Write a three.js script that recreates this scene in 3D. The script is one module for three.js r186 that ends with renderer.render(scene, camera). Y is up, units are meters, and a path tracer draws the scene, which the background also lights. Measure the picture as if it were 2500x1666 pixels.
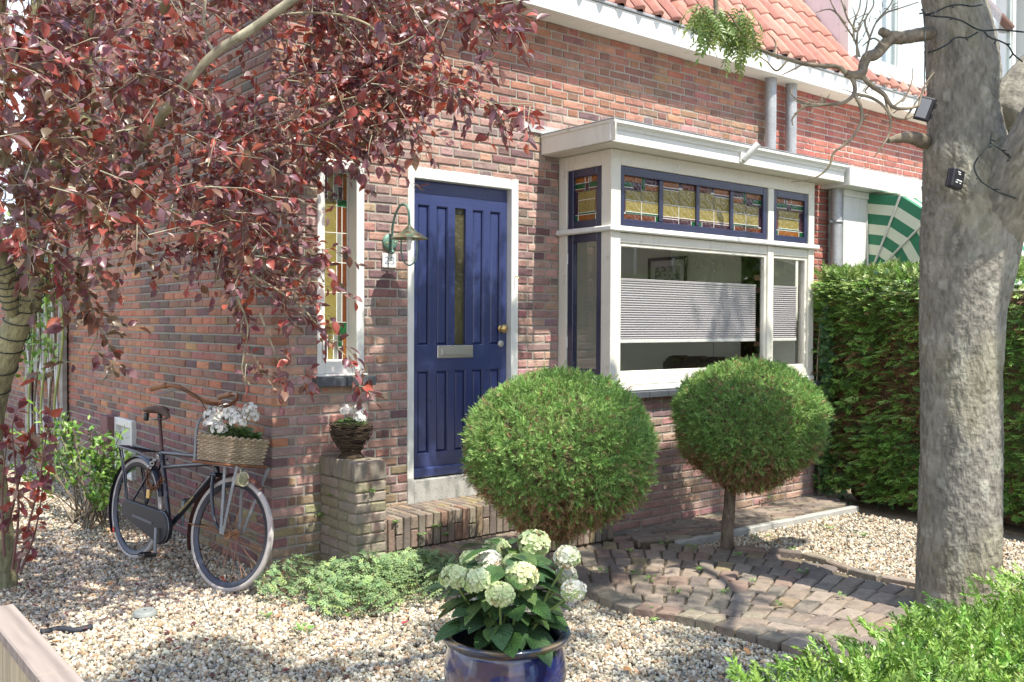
import * as THREE from 'three';
import { mergeGeometries } from 'three/addons/utils/BufferGeometryUtils.js';

// ---------- camera, sky, sun, exposure ----------
const scene = new THREE.Scene();
const camera = new THREE.PerspectiveCamera(39.99, 1024 / 682, 0.1, 400);
camera.rotation.order = 'YXZ';
camera.position.set(-2.3775, 1.5243, 5.1829);
camera.rotation.set(-0.0184, -0.6812, 0.0044);
camera.updateMatrixWorld(true);
const SKY = 0.96;                                                  // brightness of the sky
const SUN = new THREE.Vector3(0.17, 1.85, 1).normalize();
{ // hazy summer sky with thin broken cloud, the same all the way round
  const W = 1024, H = 512, d = new Float32Array(W * H * 4);
  const h2 = (x, y, s) => { let h = Math.imul(x, 374761393) + Math.imul(y, 668265263) + Math.imul(s, 974634541); h = Math.imul(h ^ h >>> 13, 1274126177); return ((h ^ h >>> 16) >>> 0) / 4294967296; };
  const nz = (x, y, z, s) => { const f = (q) => q * q * (3 - 2 * q), X = Math.floor(x), Y = Math.floor(y), Z = Math.floor(z), u = f(x - X), v = f(y - Y), w = f(z - Z); let r = 0; for (let k = 0; k < 8; k++) { const a = k & 1, b = k >> 1 & 1, c = k >> 2; r += (a ? u : 1 - u) * (b ? v : 1 - v) * (c ? w : 1 - w) * h2(X + a, Y + b + 57 * (Z + c), s); } return r; };
  for (let j = 0; j < H; j++) for (let i = 0; i < W; i++) {
    const el = (j + 0.5) / H * Math.PI - Math.PI / 2, az = i / W * Math.PI * 2, y = Math.sin(el), c = Math.cos(el), k = 4 * (j * W + i);
    const t = Math.pow(Math.max(0, y), 0.55), base = [0.80 + (0.30 - 0.80) * t, 0.86 + (0.46 - 0.86) * t, 0.92 + (0.78 - 0.92) * t];
    const X = c * Math.cos(az) / (0.25 + Math.max(0, y)) + 20, Z = c * Math.sin(az) / (0.25 + Math.max(0, y)) + 20;
    let n = 0, a = 0.5, q = 1.3; for (let o = 0; o < 5; o++) { n += a * nz(X * q, Z * q, 3.3, 5 + o); a *= 0.5; q *= 2.1; }
    const cl = Math.min(1, Math.max(0, (n - 0.42) / 0.25)) * 0.85;
    for (let e = 0; e < 3; e++) d[k + e] = (y < 0 ? 0.3 : base[e] + ([1.06, 1.05, 1.03][e] - base[e]) * cl) * SKY; d[k + 3] = 1;
  }
  const t = new THREE.DataTexture(d, W, H, THREE.RGBAFormat, THREE.FloatType); t.mapping = THREE.EquirectangularReflectionMapping; t.magFilter = THREE.LinearFilter; t.minFilter = THREE.LinearFilter; t.needsUpdate = true;
  scene.background = t; scene.environment = t;
}
const sun = new THREE.DirectionalLight(new THREE.Color(1, 0.95, 0.84), 4.0);
sun.position.copy(SUN).multiplyScalar(40);
sun.target.position.set(1.5, 1, 0);
sun.castShadow = true;
sun.shadow.mapSize.set(4096, 4096);
Object.assign(sun.shadow.camera, { left: -14, right: 14, top: 14, bottom: -14, near: 1, far: 90 });
scene.add(sun, sun.target);
const renderer = new THREE.WebGLRenderer({ antialias: true });
renderer.setSize(1024, 682);
renderer.toneMapping = THREE.LinearToneMapping;
renderer.toneMappingExposure = 2.25;
renderer.shadowMap.enabled = true;

// ---------- helpers ----------
function rng(seed) { let a = seed >>> 0; return () => { a |= 0; a = a + 0x6D2B79F5 | 0; let t = Math.imul(a ^ a >>> 15, 1 | a); t = t + Math.imul(t ^ t >>> 7, 61 | t) ^ t; return ((t ^ t >>> 14) >>> 0) / 4294967296; }; }
const V = (x, y, z) => new THREE.Vector3(x, y, z);
const lerp = (a, b, t) => a + (b - a) * t;
const clamp = (x, a = 0, b = 1) => Math.min(b, Math.max(a, x));
const smooth = (a, b, x) => { const t = clamp((x - a) / (b - a)); return t * t * (3 - 2 * t); };
function hash(x, y, s) { let h = Math.imul(x, 374761393) + Math.imul(y, 668265263) + Math.imul(s, 974634541); h = Math.imul(h ^ h >>> 13, 1274126177); return ((h ^ h >>> 16) >>> 0) / 4294967296; }
function vn(x, y, p, s) {                                            // periodic value noise
  const xi = Math.floor(x), yi = Math.floor(y), fx = x - xi, fy = y - yi, u = fx * fx * (3 - 2 * fx), v = fy * fy * (3 - 2 * fy);
  const P = p.length ? p : [p, p], m = (k, q) => ((k % q) + q) % q, x0 = m(xi, P[0]), x1 = m(xi + 1, P[0]), y0 = m(yi, P[1]), y1 = m(yi + 1, P[1]), a = hash(x0, y0, s), b = hash(x1, y0, s), c = hash(x0, y1, s), d = hash(x1, y1, s);
  return lerp(lerp(a, b, u), lerp(c, d, u), v);
}
function fbm(x, y, p, o, s) { let a = 0, k = 0.5, t = 0; for (let i = 0; i < o; i++) { a += k * vn(x, y, p, s + i); t += k; k *= 0.5; x *= 2; y *= 2; p = p.length ? [p[0] * 2, p[1] * 2] : p * 2; } return a / t; }
function n3(x, y, z, s = 7) { return (vn(x + z * 0.73, y - z * 0.41, 65536, s) + vn(y + x * 0.37 + 40, z + x * 0.21, 65536, s + 5)) / 2; }
const enc = (c) => 255 * clamp(c <= 0.0031308 ? 12.92 * c : 1.055 * Math.pow(c, 1 / 2.4) - 0.055);
function tex(size, fn, color = true, rep = 1) {                      // fn(u, v) -> [r, g, b] (linear) or a number
  const d = new Uint8Array(size * size * 4);
  for (let j = 0; j < size; j++) for (let i = 0; i < size; i++) {
    const r = fn(i / size, j / size), k = 4 * (j * size + i), a = typeof r === 'number' ? [r, r, r] : r;
    for (let q = 0; q < 3; q++) d[k + q] = color ? enc(a[q]) : 255 * clamp(a[q]);
    d[k + 3] = 255;
  }
  const t = new THREE.DataTexture(d, size, size, THREE.RGBAFormat);
  t.wrapS = t.wrapT = THREE.RepeatWrapping; t.magFilter = THREE.LinearFilter; t.minFilter = THREE.LinearMipmapLinearFilter; t.generateMipmaps = true;
  t.repeat.set(rep, rep);
  if (color) t.colorSpace = THREE.SRGBColorSpace;
  t.needsUpdate = true; return t;
}
function mat(color, roughness = 0.8, o = {}) {
  const physical = ['clearcoat', 'sheen', 'transmission', 'anisotropy', 'ior', 'thickness', 'specularIntensity'].some((k) => k in o);
  const m = new (physical ? THREE.MeshPhysicalMaterial : THREE.MeshStandardMaterial)({ roughness, metalness: 0, ...o });
  m.color.setRGB(...color); return m;
}
// pixel of the 2500 x 1666 photograph -> point; d is the depth along the view axis
const PX = 2289;
const rayDir = (u, v) => V((u - 1250) / PX, -(v - 833) / PX, -1).applyQuaternion(camera.quaternion);
const at = (u, v, d) => camera.position.clone().addScaledVector(rayDir(u, v), d);
function on(u, v, ax, val) { const r = rayDir(u, v); return camera.position.clone().addScaledVector(r, (val - camera.position[ax]) / r[ax]); }
const camInv = camera.matrixWorld.clone().invert();
function px(p) { const q = p.clone().applyMatrix4(camInv), d = -q.z; return [1250 + PX * q.x / d, 833 - PX * q.y / d, d]; }
const inFrame = (p, m = 0) => { const [u, v, d] = px(p); return d > 0 && u > -m && u < 2500 + m && v > -m && v < 1666 + m; };

const taken = {};
const numbered = (n) => { taken[n] = (taken[n] ?? -1) + 1; return taken[n] ? `${n}_${String(taken[n]).padStart(3, '0')}` : n; };
function tag(o, label, category, group, kind) {
  o.userData = { ...o.userData, label };
  if (category) o.userData.category = category;
  if (group) o.userData.group = group;
  if (kind) o.userData.kind = kind;
  return o;
}
function thing(name, label, category, p = [0, 0, 0], group) {
  const g = new THREE.Group(); g.name = numbered(name); g.position.set(...p); scene.add(g); return tag(g, label, category, group);
}
function put(o, parent, name) { o.name = parent === scene ? numbered(name) : name; o.castShadow = o.receiveShadow = true; parent.add(o); return o; }
const structure = (o, label) => { o.userData = { kind: 'structure', label }; return o; };

function boxUV(g) {                                                  // uv in metres, by the dominant direction of each face
  const p = g.attributes.position, n = g.attributes.normal, uv = new Float32Array(p.count * 2);
  for (let i = 0; i < p.count; i += 3) {
    let a = 0, b = 0, c = 0;
    for (let k = i; k < i + 3; k++) { a += n.getX(k); b += n.getY(k); c += n.getZ(k); }
    a = Math.abs(a); b = Math.abs(b); c = Math.abs(c);
    for (let k = i; k < i + 3; k++) {
      const x = p.getX(k), y = p.getY(k), z = p.getZ(k);
      if (b >= a && b >= c) { uv[2 * k] = x; uv[2 * k + 1] = z; } else if (a >= c) { uv[2 * k] = z; uv[2 * k + 1] = y; } else { uv[2 * k] = x; uv[2 * k + 1] = y; }
    }
  }
  g.setAttribute('uv', new THREE.BufferAttribute(uv, 2)); return g;
}
function chamferBox(w, h, d, c) {
  c = Math.min(c, w * 0.45, h * 0.45, d * 0.45);
  const H = [w / 2, h / 2, d / 2], tri = [];
  const P = (s, ax) => { const q = [0, 1, 2].map((i) => s[i] * (i === ax ? H[i] : H[i] - c)); return V(...q); };
  const face = (...q) => { const m = q.reduce((a, b) => a.add(b), V(0, 0, 0)); const n = q[1].clone().sub(q[0]).cross(q[2].clone().sub(q[0])); if (n.dot(m) < 0) q.reverse(); for (let i = 2; i < q.length; i++) tri.push(q[0], q[i - 1], q[i]); };
  const S = [-1, 1];
  for (let ax = 0; ax < 3; ax++) for (const s of S) {
    const b = (ax + 1) % 3, e = (ax + 2) % 3, mk = (x, y) => { const t = [0, 0, 0]; t[ax] = s; t[b] = x; t[e] = y; return P(t, ax); };
    face(mk(-1, -1), mk(1, -1), mk(1, 1), mk(-1, 1));
    for (const t of S) { const mk2 = (x, a2) => { const q = [0, 0, 0]; q[ax] = s; q[b] = t; q[e] = x; return P(q, a2); }; face(mk2(-1, ax), mk2(1, ax), mk2(1, b), mk2(-1, b)); }
  }
  for (const x of S) for (const y of S) for (const z of S) face(P([x, y, z], 0), P([x, y, z], 1), P([x, y, z], 2));
  const g = new THREE.BufferGeometry().setFromPoints(tri); g.computeVertexNormals(); return boxUV(g);
}
function loft(pts, radii, seg = 8, caps = true, wob = null) {        // tube through points with a radius at each
  const n = pts.length, pos = [], uv = [], idx = [];
  let t0 = pts[1].clone().sub(pts[0]).normalize(), nrm = Math.abs(t0.y) < 0.9 ? V(0, 1, 0) : V(1, 0, 0); nrm.sub(t0.clone().multiplyScalar(nrm.dot(t0))).normalize();
  let len = 0;
  const R = (i) => (Array.isArray(radii) ? radii[Math.min(i, radii.length - 1)] : typeof radii === 'function' ? radii(i / (n - 1)) : radii);
  for (let i = 0; i < n; i++) {
    const t = (i === 0 ? pts[1].clone().sub(pts[0]) : i === n - 1 ? pts[i].clone().sub(pts[i - 1]) : pts[i + 1].clone().sub(pts[i - 1])).normalize();
    nrm.sub(t.clone().multiplyScalar(nrm.dot(t))).normalize(); const b = t.clone().cross(nrm);
    if (i) len += pts[i].distanceTo(pts[i - 1]);
    for (let k = 0; k <= seg; k++) { const a = k / seg * Math.PI * 2; let r = R(i); if (wob) r *= wob(i / (n - 1), (k % seg) / seg * Math.PI * 2, len); const q = pts[i].clone().addScaledVector(nrm, Math.cos(a) * r).addScaledVector(b, Math.sin(a) * r); pos.push(q.x, q.y, q.z); uv.push(k / seg * Math.max(0.02, 2 * Math.PI * R(0)), len); }
  }
  for (let i = 0; i < n - 1; i++) for (let k = 0; k < seg; k++) { const a = i * (seg + 1) + k, c = a + seg + 1; idx.push(a, a + 1, c, a + 1, c + 1, c); }
  if (caps) for (const e of [0, n - 1]) { const c = pos.length / 3; pos.push(pts[e].x, pts[e].y, pts[e].z); uv.push(0, 0); for (let k = 0; k < seg; k++) { const a = e * (seg + 1) + k; e ? idx.push(c, a, a + 1) : idx.push(c, a + 1, a); } }
  const g = new THREE.BufferGeometry(); g.setAttribute('position', new THREE.Float32BufferAttribute(pos, 3)); g.setAttribute('uv', new THREE.Float32BufferAttribute(uv, 2)); g.setIndex(idx); g.computeVertexNormals();
  const nn = g.attributes.normal;                                    // weld the seam's normals
  for (let i = 0; i < n; i++) { const a = i * (seg + 1), b = a + seg, q = V(nn.getX(a) + nn.getX(b), nn.getY(a) + nn.getY(b), nn.getZ(a) + nn.getZ(b)).normalize(); nn.setXYZ(a, q.x, q.y, q.z); nn.setXYZ(b, q.x, q.y, q.z); }
  return g;
}
const curve = (pts, n = 20, closed = false) => new THREE.CatmullRomCurve3(pts.map((p) => (p.isVector3 ? p : V(...p))), closed, 'centripetal').getPoints(n);
function swapUV(o) { const uv = o.geometry.attributes.uv; for (let i = 0; i < uv.count; i++) uv.setXY(i, uv.getY(i) * 2.5, uv.getX(i) * 2.5); return o; }
class GB {                                                           // collects shapes; mesh() joins them into one
  constructor() { this.g = []; }
  add(g, m, col) {
    g = g.index ? g.toNonIndexed() : g.clone();
    for (const k of Object.keys(g.attributes)) if (!['position', 'normal', 'uv'].includes(k)) g.deleteAttribute(k);
    if (!g.attributes.uv) boxUV(g);
    if (m) g.applyMatrix4(m);
    if (col) { const n = g.attributes.position.count, a = new Float32Array(n * 3); for (let i = 0; i < n; i++) a.set(col, 3 * i); g.setAttribute('color', new THREE.BufferAttribute(a, 3)); }
    this.g.push(g); return this;
  }
  box(x0, y0, z0, x1, y1, z1, c = 0.003) {
    const g = chamferBox(Math.abs(x1 - x0), Math.abs(y1 - y0), Math.abs(z1 - z0), c); g.translate((x0 + x1) / 2, (y0 + y1) / 2, (z0 + z1) / 2); boxUV(g); this.g.push(g); return this;
  }
  tube(pts, r, seg = 8, wob) { return this.add(loft(pts.map((p) => (p.isVector3 ? p : V(...p))), r, seg, true, wob)); }
  lathe(prof, seg = 32, m) { const g = new THREE.LatheGeometry(prof.map((p) => new THREE.Vector2(...p)), seg); return this.add(g, m); }
  geo() { return mergeGeometries(this.g, false); }
  mesh(name, m, parent) { return put(new THREE.Mesh(this.geo(), m), parent, name); }
}
const M4 = (x, y, z, rx = 0, ry = 0, rz = 0, sx = 1, sy = sx, sz = sx) => new THREE.Matrix4().compose(V(x, y, z), new THREE.Quaternion().setFromEuler(new THREE.Euler(rx, ry, rz, 'YXZ')), V(sx, sy, sz));
const box = (name, m, parent, ...a) => new GB().box(...a).mesh(name, m, parent);
function slab(shape, depth, bevel = 0) { const g = new THREE.ExtrudeGeometry(shape, { depth, bevelEnabled: bevel > 0, bevelSize: bevel, bevelThickness: bevel, bevelSegments: 1, curveSegments: 20 }); const q = g.toNonIndexed ? (g.index ? g.toNonIndexed() : g) : g; return boxUV(q); }
const rect = (x0, y0, x1, y1, S = THREE.Shape) => { const s = new S(); s.moveTo(x0, y0); s.lineTo(x1, y0); s.lineTo(x1, y1); s.lineTo(x0, y1); s.closePath(); return s; };
function inst(name, geo, m, list, parent, label) {                   // list of [Matrix4, [r, g, b]?]
  const o = new THREE.InstancedMesh(geo, m, list.length); const c = new THREE.Color();
  list.forEach(([mm, col], i) => { o.setMatrixAt(i, mm); if (col) o.setColorAt(i, c.setRGB(...col)); });
  put(o, parent, name); o.userData.kind = 'stuff'; if (label) o.userData.label = label; return o;
}
const vary = (c, r, k = 0.15, h = 0.06) => { const b = 1 + (r() - 0.5) * 2 * k; return c.map((x) => Math.max(0.002, x * b * (1 + (r() - 0.5) * 2 * h))); };
const pick = (a, r) => a[Math.floor(r() * a.length) % a.length];

// ---------- textures ----------
const T = {};
T.brick = tex(512, (u, v) => { const a = fbm(u * 8, v * 8, 8, 5, 3), b = fbm(u * 40, v * 40, 40, 3, 9), d = smooth(0.62, 0.8, fbm(u * 5, v * 5, 5, 4, 21)), e = smooth(0.7, 0.86, vn(u * 90, v * 90, 90, 4)); const k = 0.5 + 0.34 * a + 0.22 * (b - 0.3) - 0.22 * d + 0.15 * e; return [k, k * (0.98 + 0.04 * b), k * (0.96 + 0.1 * b)]; }, true, 3);
T.brickBump = tex(512, (u, v) => 0.5 * fbm(u * 22, v * 22, 22, 4, 33) + 0.5 * smooth(0.25, 0.75, fbm(u * 9, v * 9, 9, 4, 3)), false, 3);
T.mortar = tex(256, (u, v) => { const a = fbm(u * 16, v * 16, 16, 4, 5), b = vn(u * 128, v * 128, 128, 6); const k = 0.5 + 0.3 * a + 0.25 * (b - 0.3); return [k, k * 0.99, k * 0.96]; }, true, 2);
T.concrete = tex(512, (u, v) => { const a = fbm(u * 6, v * 6, 6, 5, 41), b = vn(u * 160, v * 160, 160, 42), c = smooth(0.75, 0.9, vn(u * 110, v * 110, 110, 43)); return 0.55 + 0.35 * a + 0.2 * (b - 0.5) - 0.3 * c; }, true, 2);
T.bump = tex(256, (u, v) => 0.6 * fbm(u * 20, v * 20, 20, 4, 51) + 0.4 * vn(u * 128, v * 128, 128, 52), false, 2);
T.paint = tex(256, (u, v) => { const a = fbm(u * 4, v * 9, [4, 9], 4, 61), s = smooth(0.72, 0.85, fbm(u * 12, v * 12, 12, 4, 62)); const g = smooth(0.6, 0.8, fbm(u * 40, v * 5, [40, 5], 3, 63)) * 0.07; return [0.9 + 0.1 * a - 0.14 * s - g, 0.9 + 0.1 * a - 0.155 * s - g, 0.9 + 0.09 * a - 0.2 * s - g]; }, true, 1.3);
T.paintBump = tex(256, (u, v) => 0.7 * vn(u * 5, v * 90, [5, 90], 71) * 0.6 + 0.4 * fbm(u * 14, v * 14, 14, 4, 72), false, 2);
T.bark = tex(1024, (u, v) => { const a = fbm(u * 14, v * 5, [14, 5], 5, 81), f = fbm(u * 60, v * 26, [60, 26], 3, 82), w = vn(u * 7 + 1.5 * a, v * 16, [7, 16], 83), l = smooth(0.66, 0.72, fbm(u * 9, v * 9, 9, 4, 86)), y = smooth(0.55, 0.75, fbm(u * 3, v * 2, [3, 2], 4, 88)), k = 0.16 + 0.24 * a + 0.28 * (f - 0.35) + 0.1 * (w - 0.5); return [k * 1.0 + 0.11 * l + 0.025 * y, k * 0.95 + 0.12 * l + 0.022 * y, k * 0.84 + 0.105 * l - 0.015 * y].map((x) => Math.max(0.02, x)); }, true);
T.barkBump = tex(1024, (u, v) => { const a = fbm(u * 14, v * 5, [14, 5], 5, 81), f = fbm(u * 60, v * 26, [60, 26], 3, 82), w = fbm(u * 26 + 2 * a, v * 40, [26, 40], 3, 85); return 0.35 * a + 0.4 * f + 0.35 * w; }, false);
T.wood = tex(512, (u, v) => { const w = fbm(u * 2, v * 24, [2, 24], 4, 91), r = 0.5 + 0.5 * Math.sin(37.7 * (v + 0.12 * vn(u * 3, v * 3, 3, 92)) + 3 * w), k = 0.5 + 0.3 * w + 0.16 * r; return [k, k * 0.97, k * 0.93]; }, true);
T.ripple = tex(512, (u, v) => fbm(u * 14 + 1.2 * vn(u * 6, v * 6, 6, 101), v * 14, 14, 3, 102), false, 3);
T.soil = tex(512, (u, v) => { const a = fbm(u * 10, v * 10, 10, 5, 111), b = vn(u * 120, v * 120, 120, 112); const k = 0.35 + 0.4 * a + 0.5 * (b - 0.5); return [k, k * 0.93, k * 0.84]; }, true, 1);
T.tile = tex(512, (u, v) => { const a = fbm(u * 5, v * 5, 5, 5, 121), b = fbm(u * 50, v * 50, 50, 2, 122), s = smooth(0.6, 0.75, fbm(u * 9, v * 4, [9, 4], 4, 123)); const k = 0.6 + 0.3 * a + 0.2 * (b - 0.5); return [k, k * (1 - 0.05 * s), k * (1 - 0.04 * s)].map((x) => x - 0.12 * s * a); }, true, 2);

// ---------- common materials ----------
const bm = { bumpMap: T.bump };
const M = {
  white: mat([0.74, 0.74, 0.70], 0.42, { map: T.paint, bumpMap: T.paintBump, bumpScale: 0.0012 }),
  cream: mat([0.72, 0.69, 0.60], 0.45, { map: T.paint, bumpMap: T.paintBump, bumpScale: 0.0012 }),
  navy: mat([0.036, 0.050, 0.145], 0.24, { clearcoat: 0.5, clearcoatRoughness: 0.2, map: T.paint, bumpMap: T.paintBump, bumpScale: 0.0008 }),
  darkSash: mat([0.020, 0.024, 0.06], 0.3, { clearcoat: 0.4, clearcoatRoughness: 0.25, bumpMap: T.paintBump, bumpScale: 0.0012 }),
  mortar: mat([0.46, 0.43, 0.38], 0.95, { map: T.mortar, bumpMap: T.bump, bumpScale: 0.002 }),
  mortarDark: mat([0.36, 0.36, 0.32], 0.95, { map: T.mortar, bumpMap: T.bump, bumpScale: 0.002 }),
  mortarPale: mat([0.62, 0.57, 0.52], 0.95, { map: T.mortar, bumpMap: T.bump, bumpScale: 0.002 }),
  concrete: mat([0.52, 0.51, 0.47], 0.9, { map: T.concrete, bumpMap: T.bump, bumpScale: 0.002 }),
  slate: mat([0.10, 0.11, 0.125], 0.5, { map: T.concrete, bumpMap: T.bump, bumpScale: 0.001 }),
  zinc: mat([0.52, 0.53, 0.54], 0.5, { map: T.concrete, metalness: 0.35 }),
  lead: mat([0.62, 0.62, 0.60], 0.45, { metalness: 0.3 }),
  glass: mat([1, 1, 1], 0.01, { transmission: 1, thickness: 0, ior: 1.5, specularIntensity: 1 }),
  steel: mat([0.6, 0.59, 0.56], 0.3, { metalness: 0.9, bumpMap: T.bump, bumpScale: 0.0004 }),
  brass: mat([0.62, 0.44, 0.18], 0.32, { metalness: 0.85 }),
  black: mat([0.012, 0.012, 0.014], 0.35, { clearcoat: 0.4 }),
  plaster: mat([0.8, 0.8, 0.76], 0.9),
};
// ---------- bricks ----------
const BW = 0.208, HW = 0.098, JT = 0.0115, CH = 0.0602, BH = 0.0488;
function brickGeo(len, h, depth, seed, bev = 0.0045, rough = 1) {    // front face at z = 0, irregular bevelled rim
  const r = rng(seed), tri = [], j = (k) => (r() - 0.5) * k * rough, ring = [], rim = [], back = [];
  for (let i = 0; i < 8; i++) {
    const sx = [-1, 0, 1, 1, 1, 0, -1, -1][i], sy = [-1, -1, -1, 0, 1, 1, 1, 0][i], x = sx * len / 2, y = sy * h / 2, b = bev * (0.6 + r() * 0.9) * (sx && sy ? 1.25 : 1);
    const dx = j(0.003), dy = j(0.0035);
    rim.push(V(x + dx, y + dy, -bev * (0.8 + 0.5 * r()))); ring.push(V(x - sx * b + dx + j(0.002), y - sy * b + dy + j(0.002), j(0.0016))); back.push(V(x, y, -depth));
  }
  const c = V(j(0.01), j(0.006), j(0.0012));
  for (let i = 0; i < 8; i++) { const k = (i + 1) % 8; tri.push(c, ring[i], ring[k], ring[i], rim[i], rim[k], ring[i], rim[k], ring[k], rim[i], back[i], back[k], rim[i], back[k], rim[k]); }
  const g = new THREE.BufferGeometry().setFromPoints(tri); g.computeVertexNormals(); boxUV(g);
  const uv = g.attributes.uv, ou = r() * 7, ov = r() * 7; for (let i = 0; i < uv.count; i++) uv.setXY(i, uv.getX(i) + ou, uv.getY(i) + ov);
  return g;
}
const BG = { s: [], h: [] };
for (let i = 0; i < 6; i++) { BG.s.push(brickGeo(BW, BH, 0.1, 11 + i)); BG.h.push(brickGeo(HW, BH, 0.1, 31 + i)); }
const brickMats = new Map();
const brickMat = (c) => { const k = c.join(); if (!brickMats.has(k)) brickMats.set(k, mat(c, 0.88, { map: T.brick, bumpMap: T.brickBump, bumpScale: 0.004 })); return brickMats.get(k); };
const brickMass = mat([1, 1, 1], 0.88, { map: T.brick, bumpMap: T.brickBump, bumpScale: 0.004, vertexColors: true });
const PAL = {                                                        // linear albedos (the texture averages about 0.68)
  front: [[0.53, 0.315, 0.25], [0.49, 0.28, 0.22], [0.46, 0.27, 0.22], [0.57, 0.37, 0.30], [0.42, 0.255, 0.215], [0.36, 0.245, 0.22], [0.54, 0.345, 0.285], [0.29, 0.21, 0.195]],
  warm: [[0.46, 0.22, 0.15], [0.42, 0.195, 0.13], [0.40, 0.20, 0.145], [0.49, 0.25, 0.17], [0.35, 0.175, 0.13], [0.31, 0.165, 0.13]],
  orange: [[0.50, 0.22, 0.125], [0.46, 0.20, 0.12], [0.43, 0.195, 0.125], [0.54, 0.26, 0.155], [0.40, 0.19, 0.135]],
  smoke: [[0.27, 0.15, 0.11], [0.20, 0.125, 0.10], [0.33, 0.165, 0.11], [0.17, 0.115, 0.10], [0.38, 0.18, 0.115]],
  plinth: [[0.26, 0.13, 0.125], [0.22, 0.12, 0.12], [0.30, 0.15, 0.14], [0.20, 0.115, 0.12]],
  algae: [[0.34, 0.27, 0.15], [0.30, 0.22, 0.14], [0.38, 0.28, 0.19], [0.27, 0.21, 0.13], [0.33, 0.20, 0.14]],
  bay: [[0.48, 0.29, 0.235], [0.45, 0.265, 0.215], [0.43, 0.265, 0.225], [0.51, 0.32, 0.265]],
  neighbour: [[0.47, 0.16, 0.115], [0.43, 0.145, 0.105], [0.50, 0.185, 0.14], [0.38, 0.13, 0.105]],
  paver: [[0.29, 0.225, 0.17], [0.32, 0.25, 0.19], [0.25, 0.195, 0.16], [0.35, 0.28, 0.22], [0.29, 0.20, 0.155], [0.25, 0.21, 0.165], [0.32, 0.27, 0.195], [0.20, 0.16, 0.135]],
};
// lays courses of bricks on a plane: origin O, direction U along the wall, normal N; calls push(brick)
function layWall({ O, U, N, w0 = 0, w1, y0, y1, bond, holes = [], tone, seed, start, skip, clip0, tight = 0 }) {
  const r = rng(seed), out = [];
  for (let i = Math.round(y0 / CH); i * CH < y1 - 0.01; i++) {
    const yb = i * CH + (CH - BH) / 2, odd = ((i % 2) + 2) % 2;
    let u = start ? start(odd) : w0 - (bond === 'flemish' ? (odd ? 0.1637 : 0) : (odd ? (BW + JT) / 2 : 0)) - 0.0001, k = odd;
    while (u < w1) {
      const len = bond === 'flemish' ? (k % 2 ? HW : BW) : BW; k++;
      let parts = [[Math.max(u, clip0 ? clip0(odd) : w0), Math.min(u + len, w1)]];
      for (const [a, b, c, d] of holes) if (yb + BH * 0.6 > c && yb + BH * 0.4 < d) parts = parts.flatMap(([p, q]) => [[p, Math.min(q, a)], [Math.max(p, b), q]].filter(([x, y]) => y - x > 0.022));
      for (const [p, q] of parts) if (q - p > 0.022) {
        const x = (p + q) / 2, y = yb + BH / 2;
        if (!skip || !skip(x, y)) out.push({ x, y, len: q - p + tight, rel: len, c: O.clone().addScaledVector(U, x).add(V(0, y, 0)), U, N, col: tone(x, y, r), t: r() });
      }
      u += len + JT;
    }
  }
  return out;
}
function brickMatrix(b, r) {
  const base = new THREE.Matrix4().makeBasis(V(0, 1, 0).cross(b.N), V(0, 1, 0), b.N);
  base.multiply(new THREE.Matrix4().makeRotationFromEuler(new THREE.Euler((r() - 0.5) * 0.02, (r() - 0.5) * 0.02, (r() - 0.5) * 0.012)));
  const q = b.c.clone().addScaledVector(b.N, (r() - 0.5) * 0.004); q.y += (r() - 0.5) * 0.002;
  base.setPosition(q); base.scale(V(b.len / b.rel, 1, 1)); return base;
}
function wallBricks(groups, quota, seed) {                           // groups: [[bricks, parent]]; the bricks that show largest are meshes, the rest one mesh per wall
  const r = rng(seed), all = [];
  for (const [list, parent] of groups) for (const b of list) {
    const [, , d] = px(b.c), facing = Math.abs(camera.position.clone().sub(b.c).normalize().dot(b.N));
    all.push({ b, parent, s: inFrame(b.c, -15) ? (b.vis ? b.vis(b) : 1) * b.len * facing / (d * d) : 0 });
  }
  all.sort((a, c) => c.s - a.s);
  const rest = new Map();
  all.forEach(({ b, parent, s }, i) => {
    const g = pick(b.rel > 0.15 ? BG.s : BG.h, r), m = brickMatrix(b, r);
    if (i < quota && s > 0) { const o = new THREE.Mesh(g, brickMat(b.col)); m.decompose(o.position, o.quaternion, o.scale); put(o, parent, 'brick'); } else { if (!rest.has(parent)) rest.set(parent, new GB()); rest.get(parent).add(g, m, b.col.map((c) => c * (0.88 + 0.24 * r()))); }
  });
  for (const [parent, gb] of rest) gb.mesh('brickwork', brickMass, parent).userData.kind = 'stuff';
}
function wallShape(outline, holes) { const s = new THREE.Shape(outline.map((p) => new THREE.Vector2(...p))); for (const [a, b, c, d] of holes) s.holes.push(rect(a, c, b, d, THREE.Path)); return s; }

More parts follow.
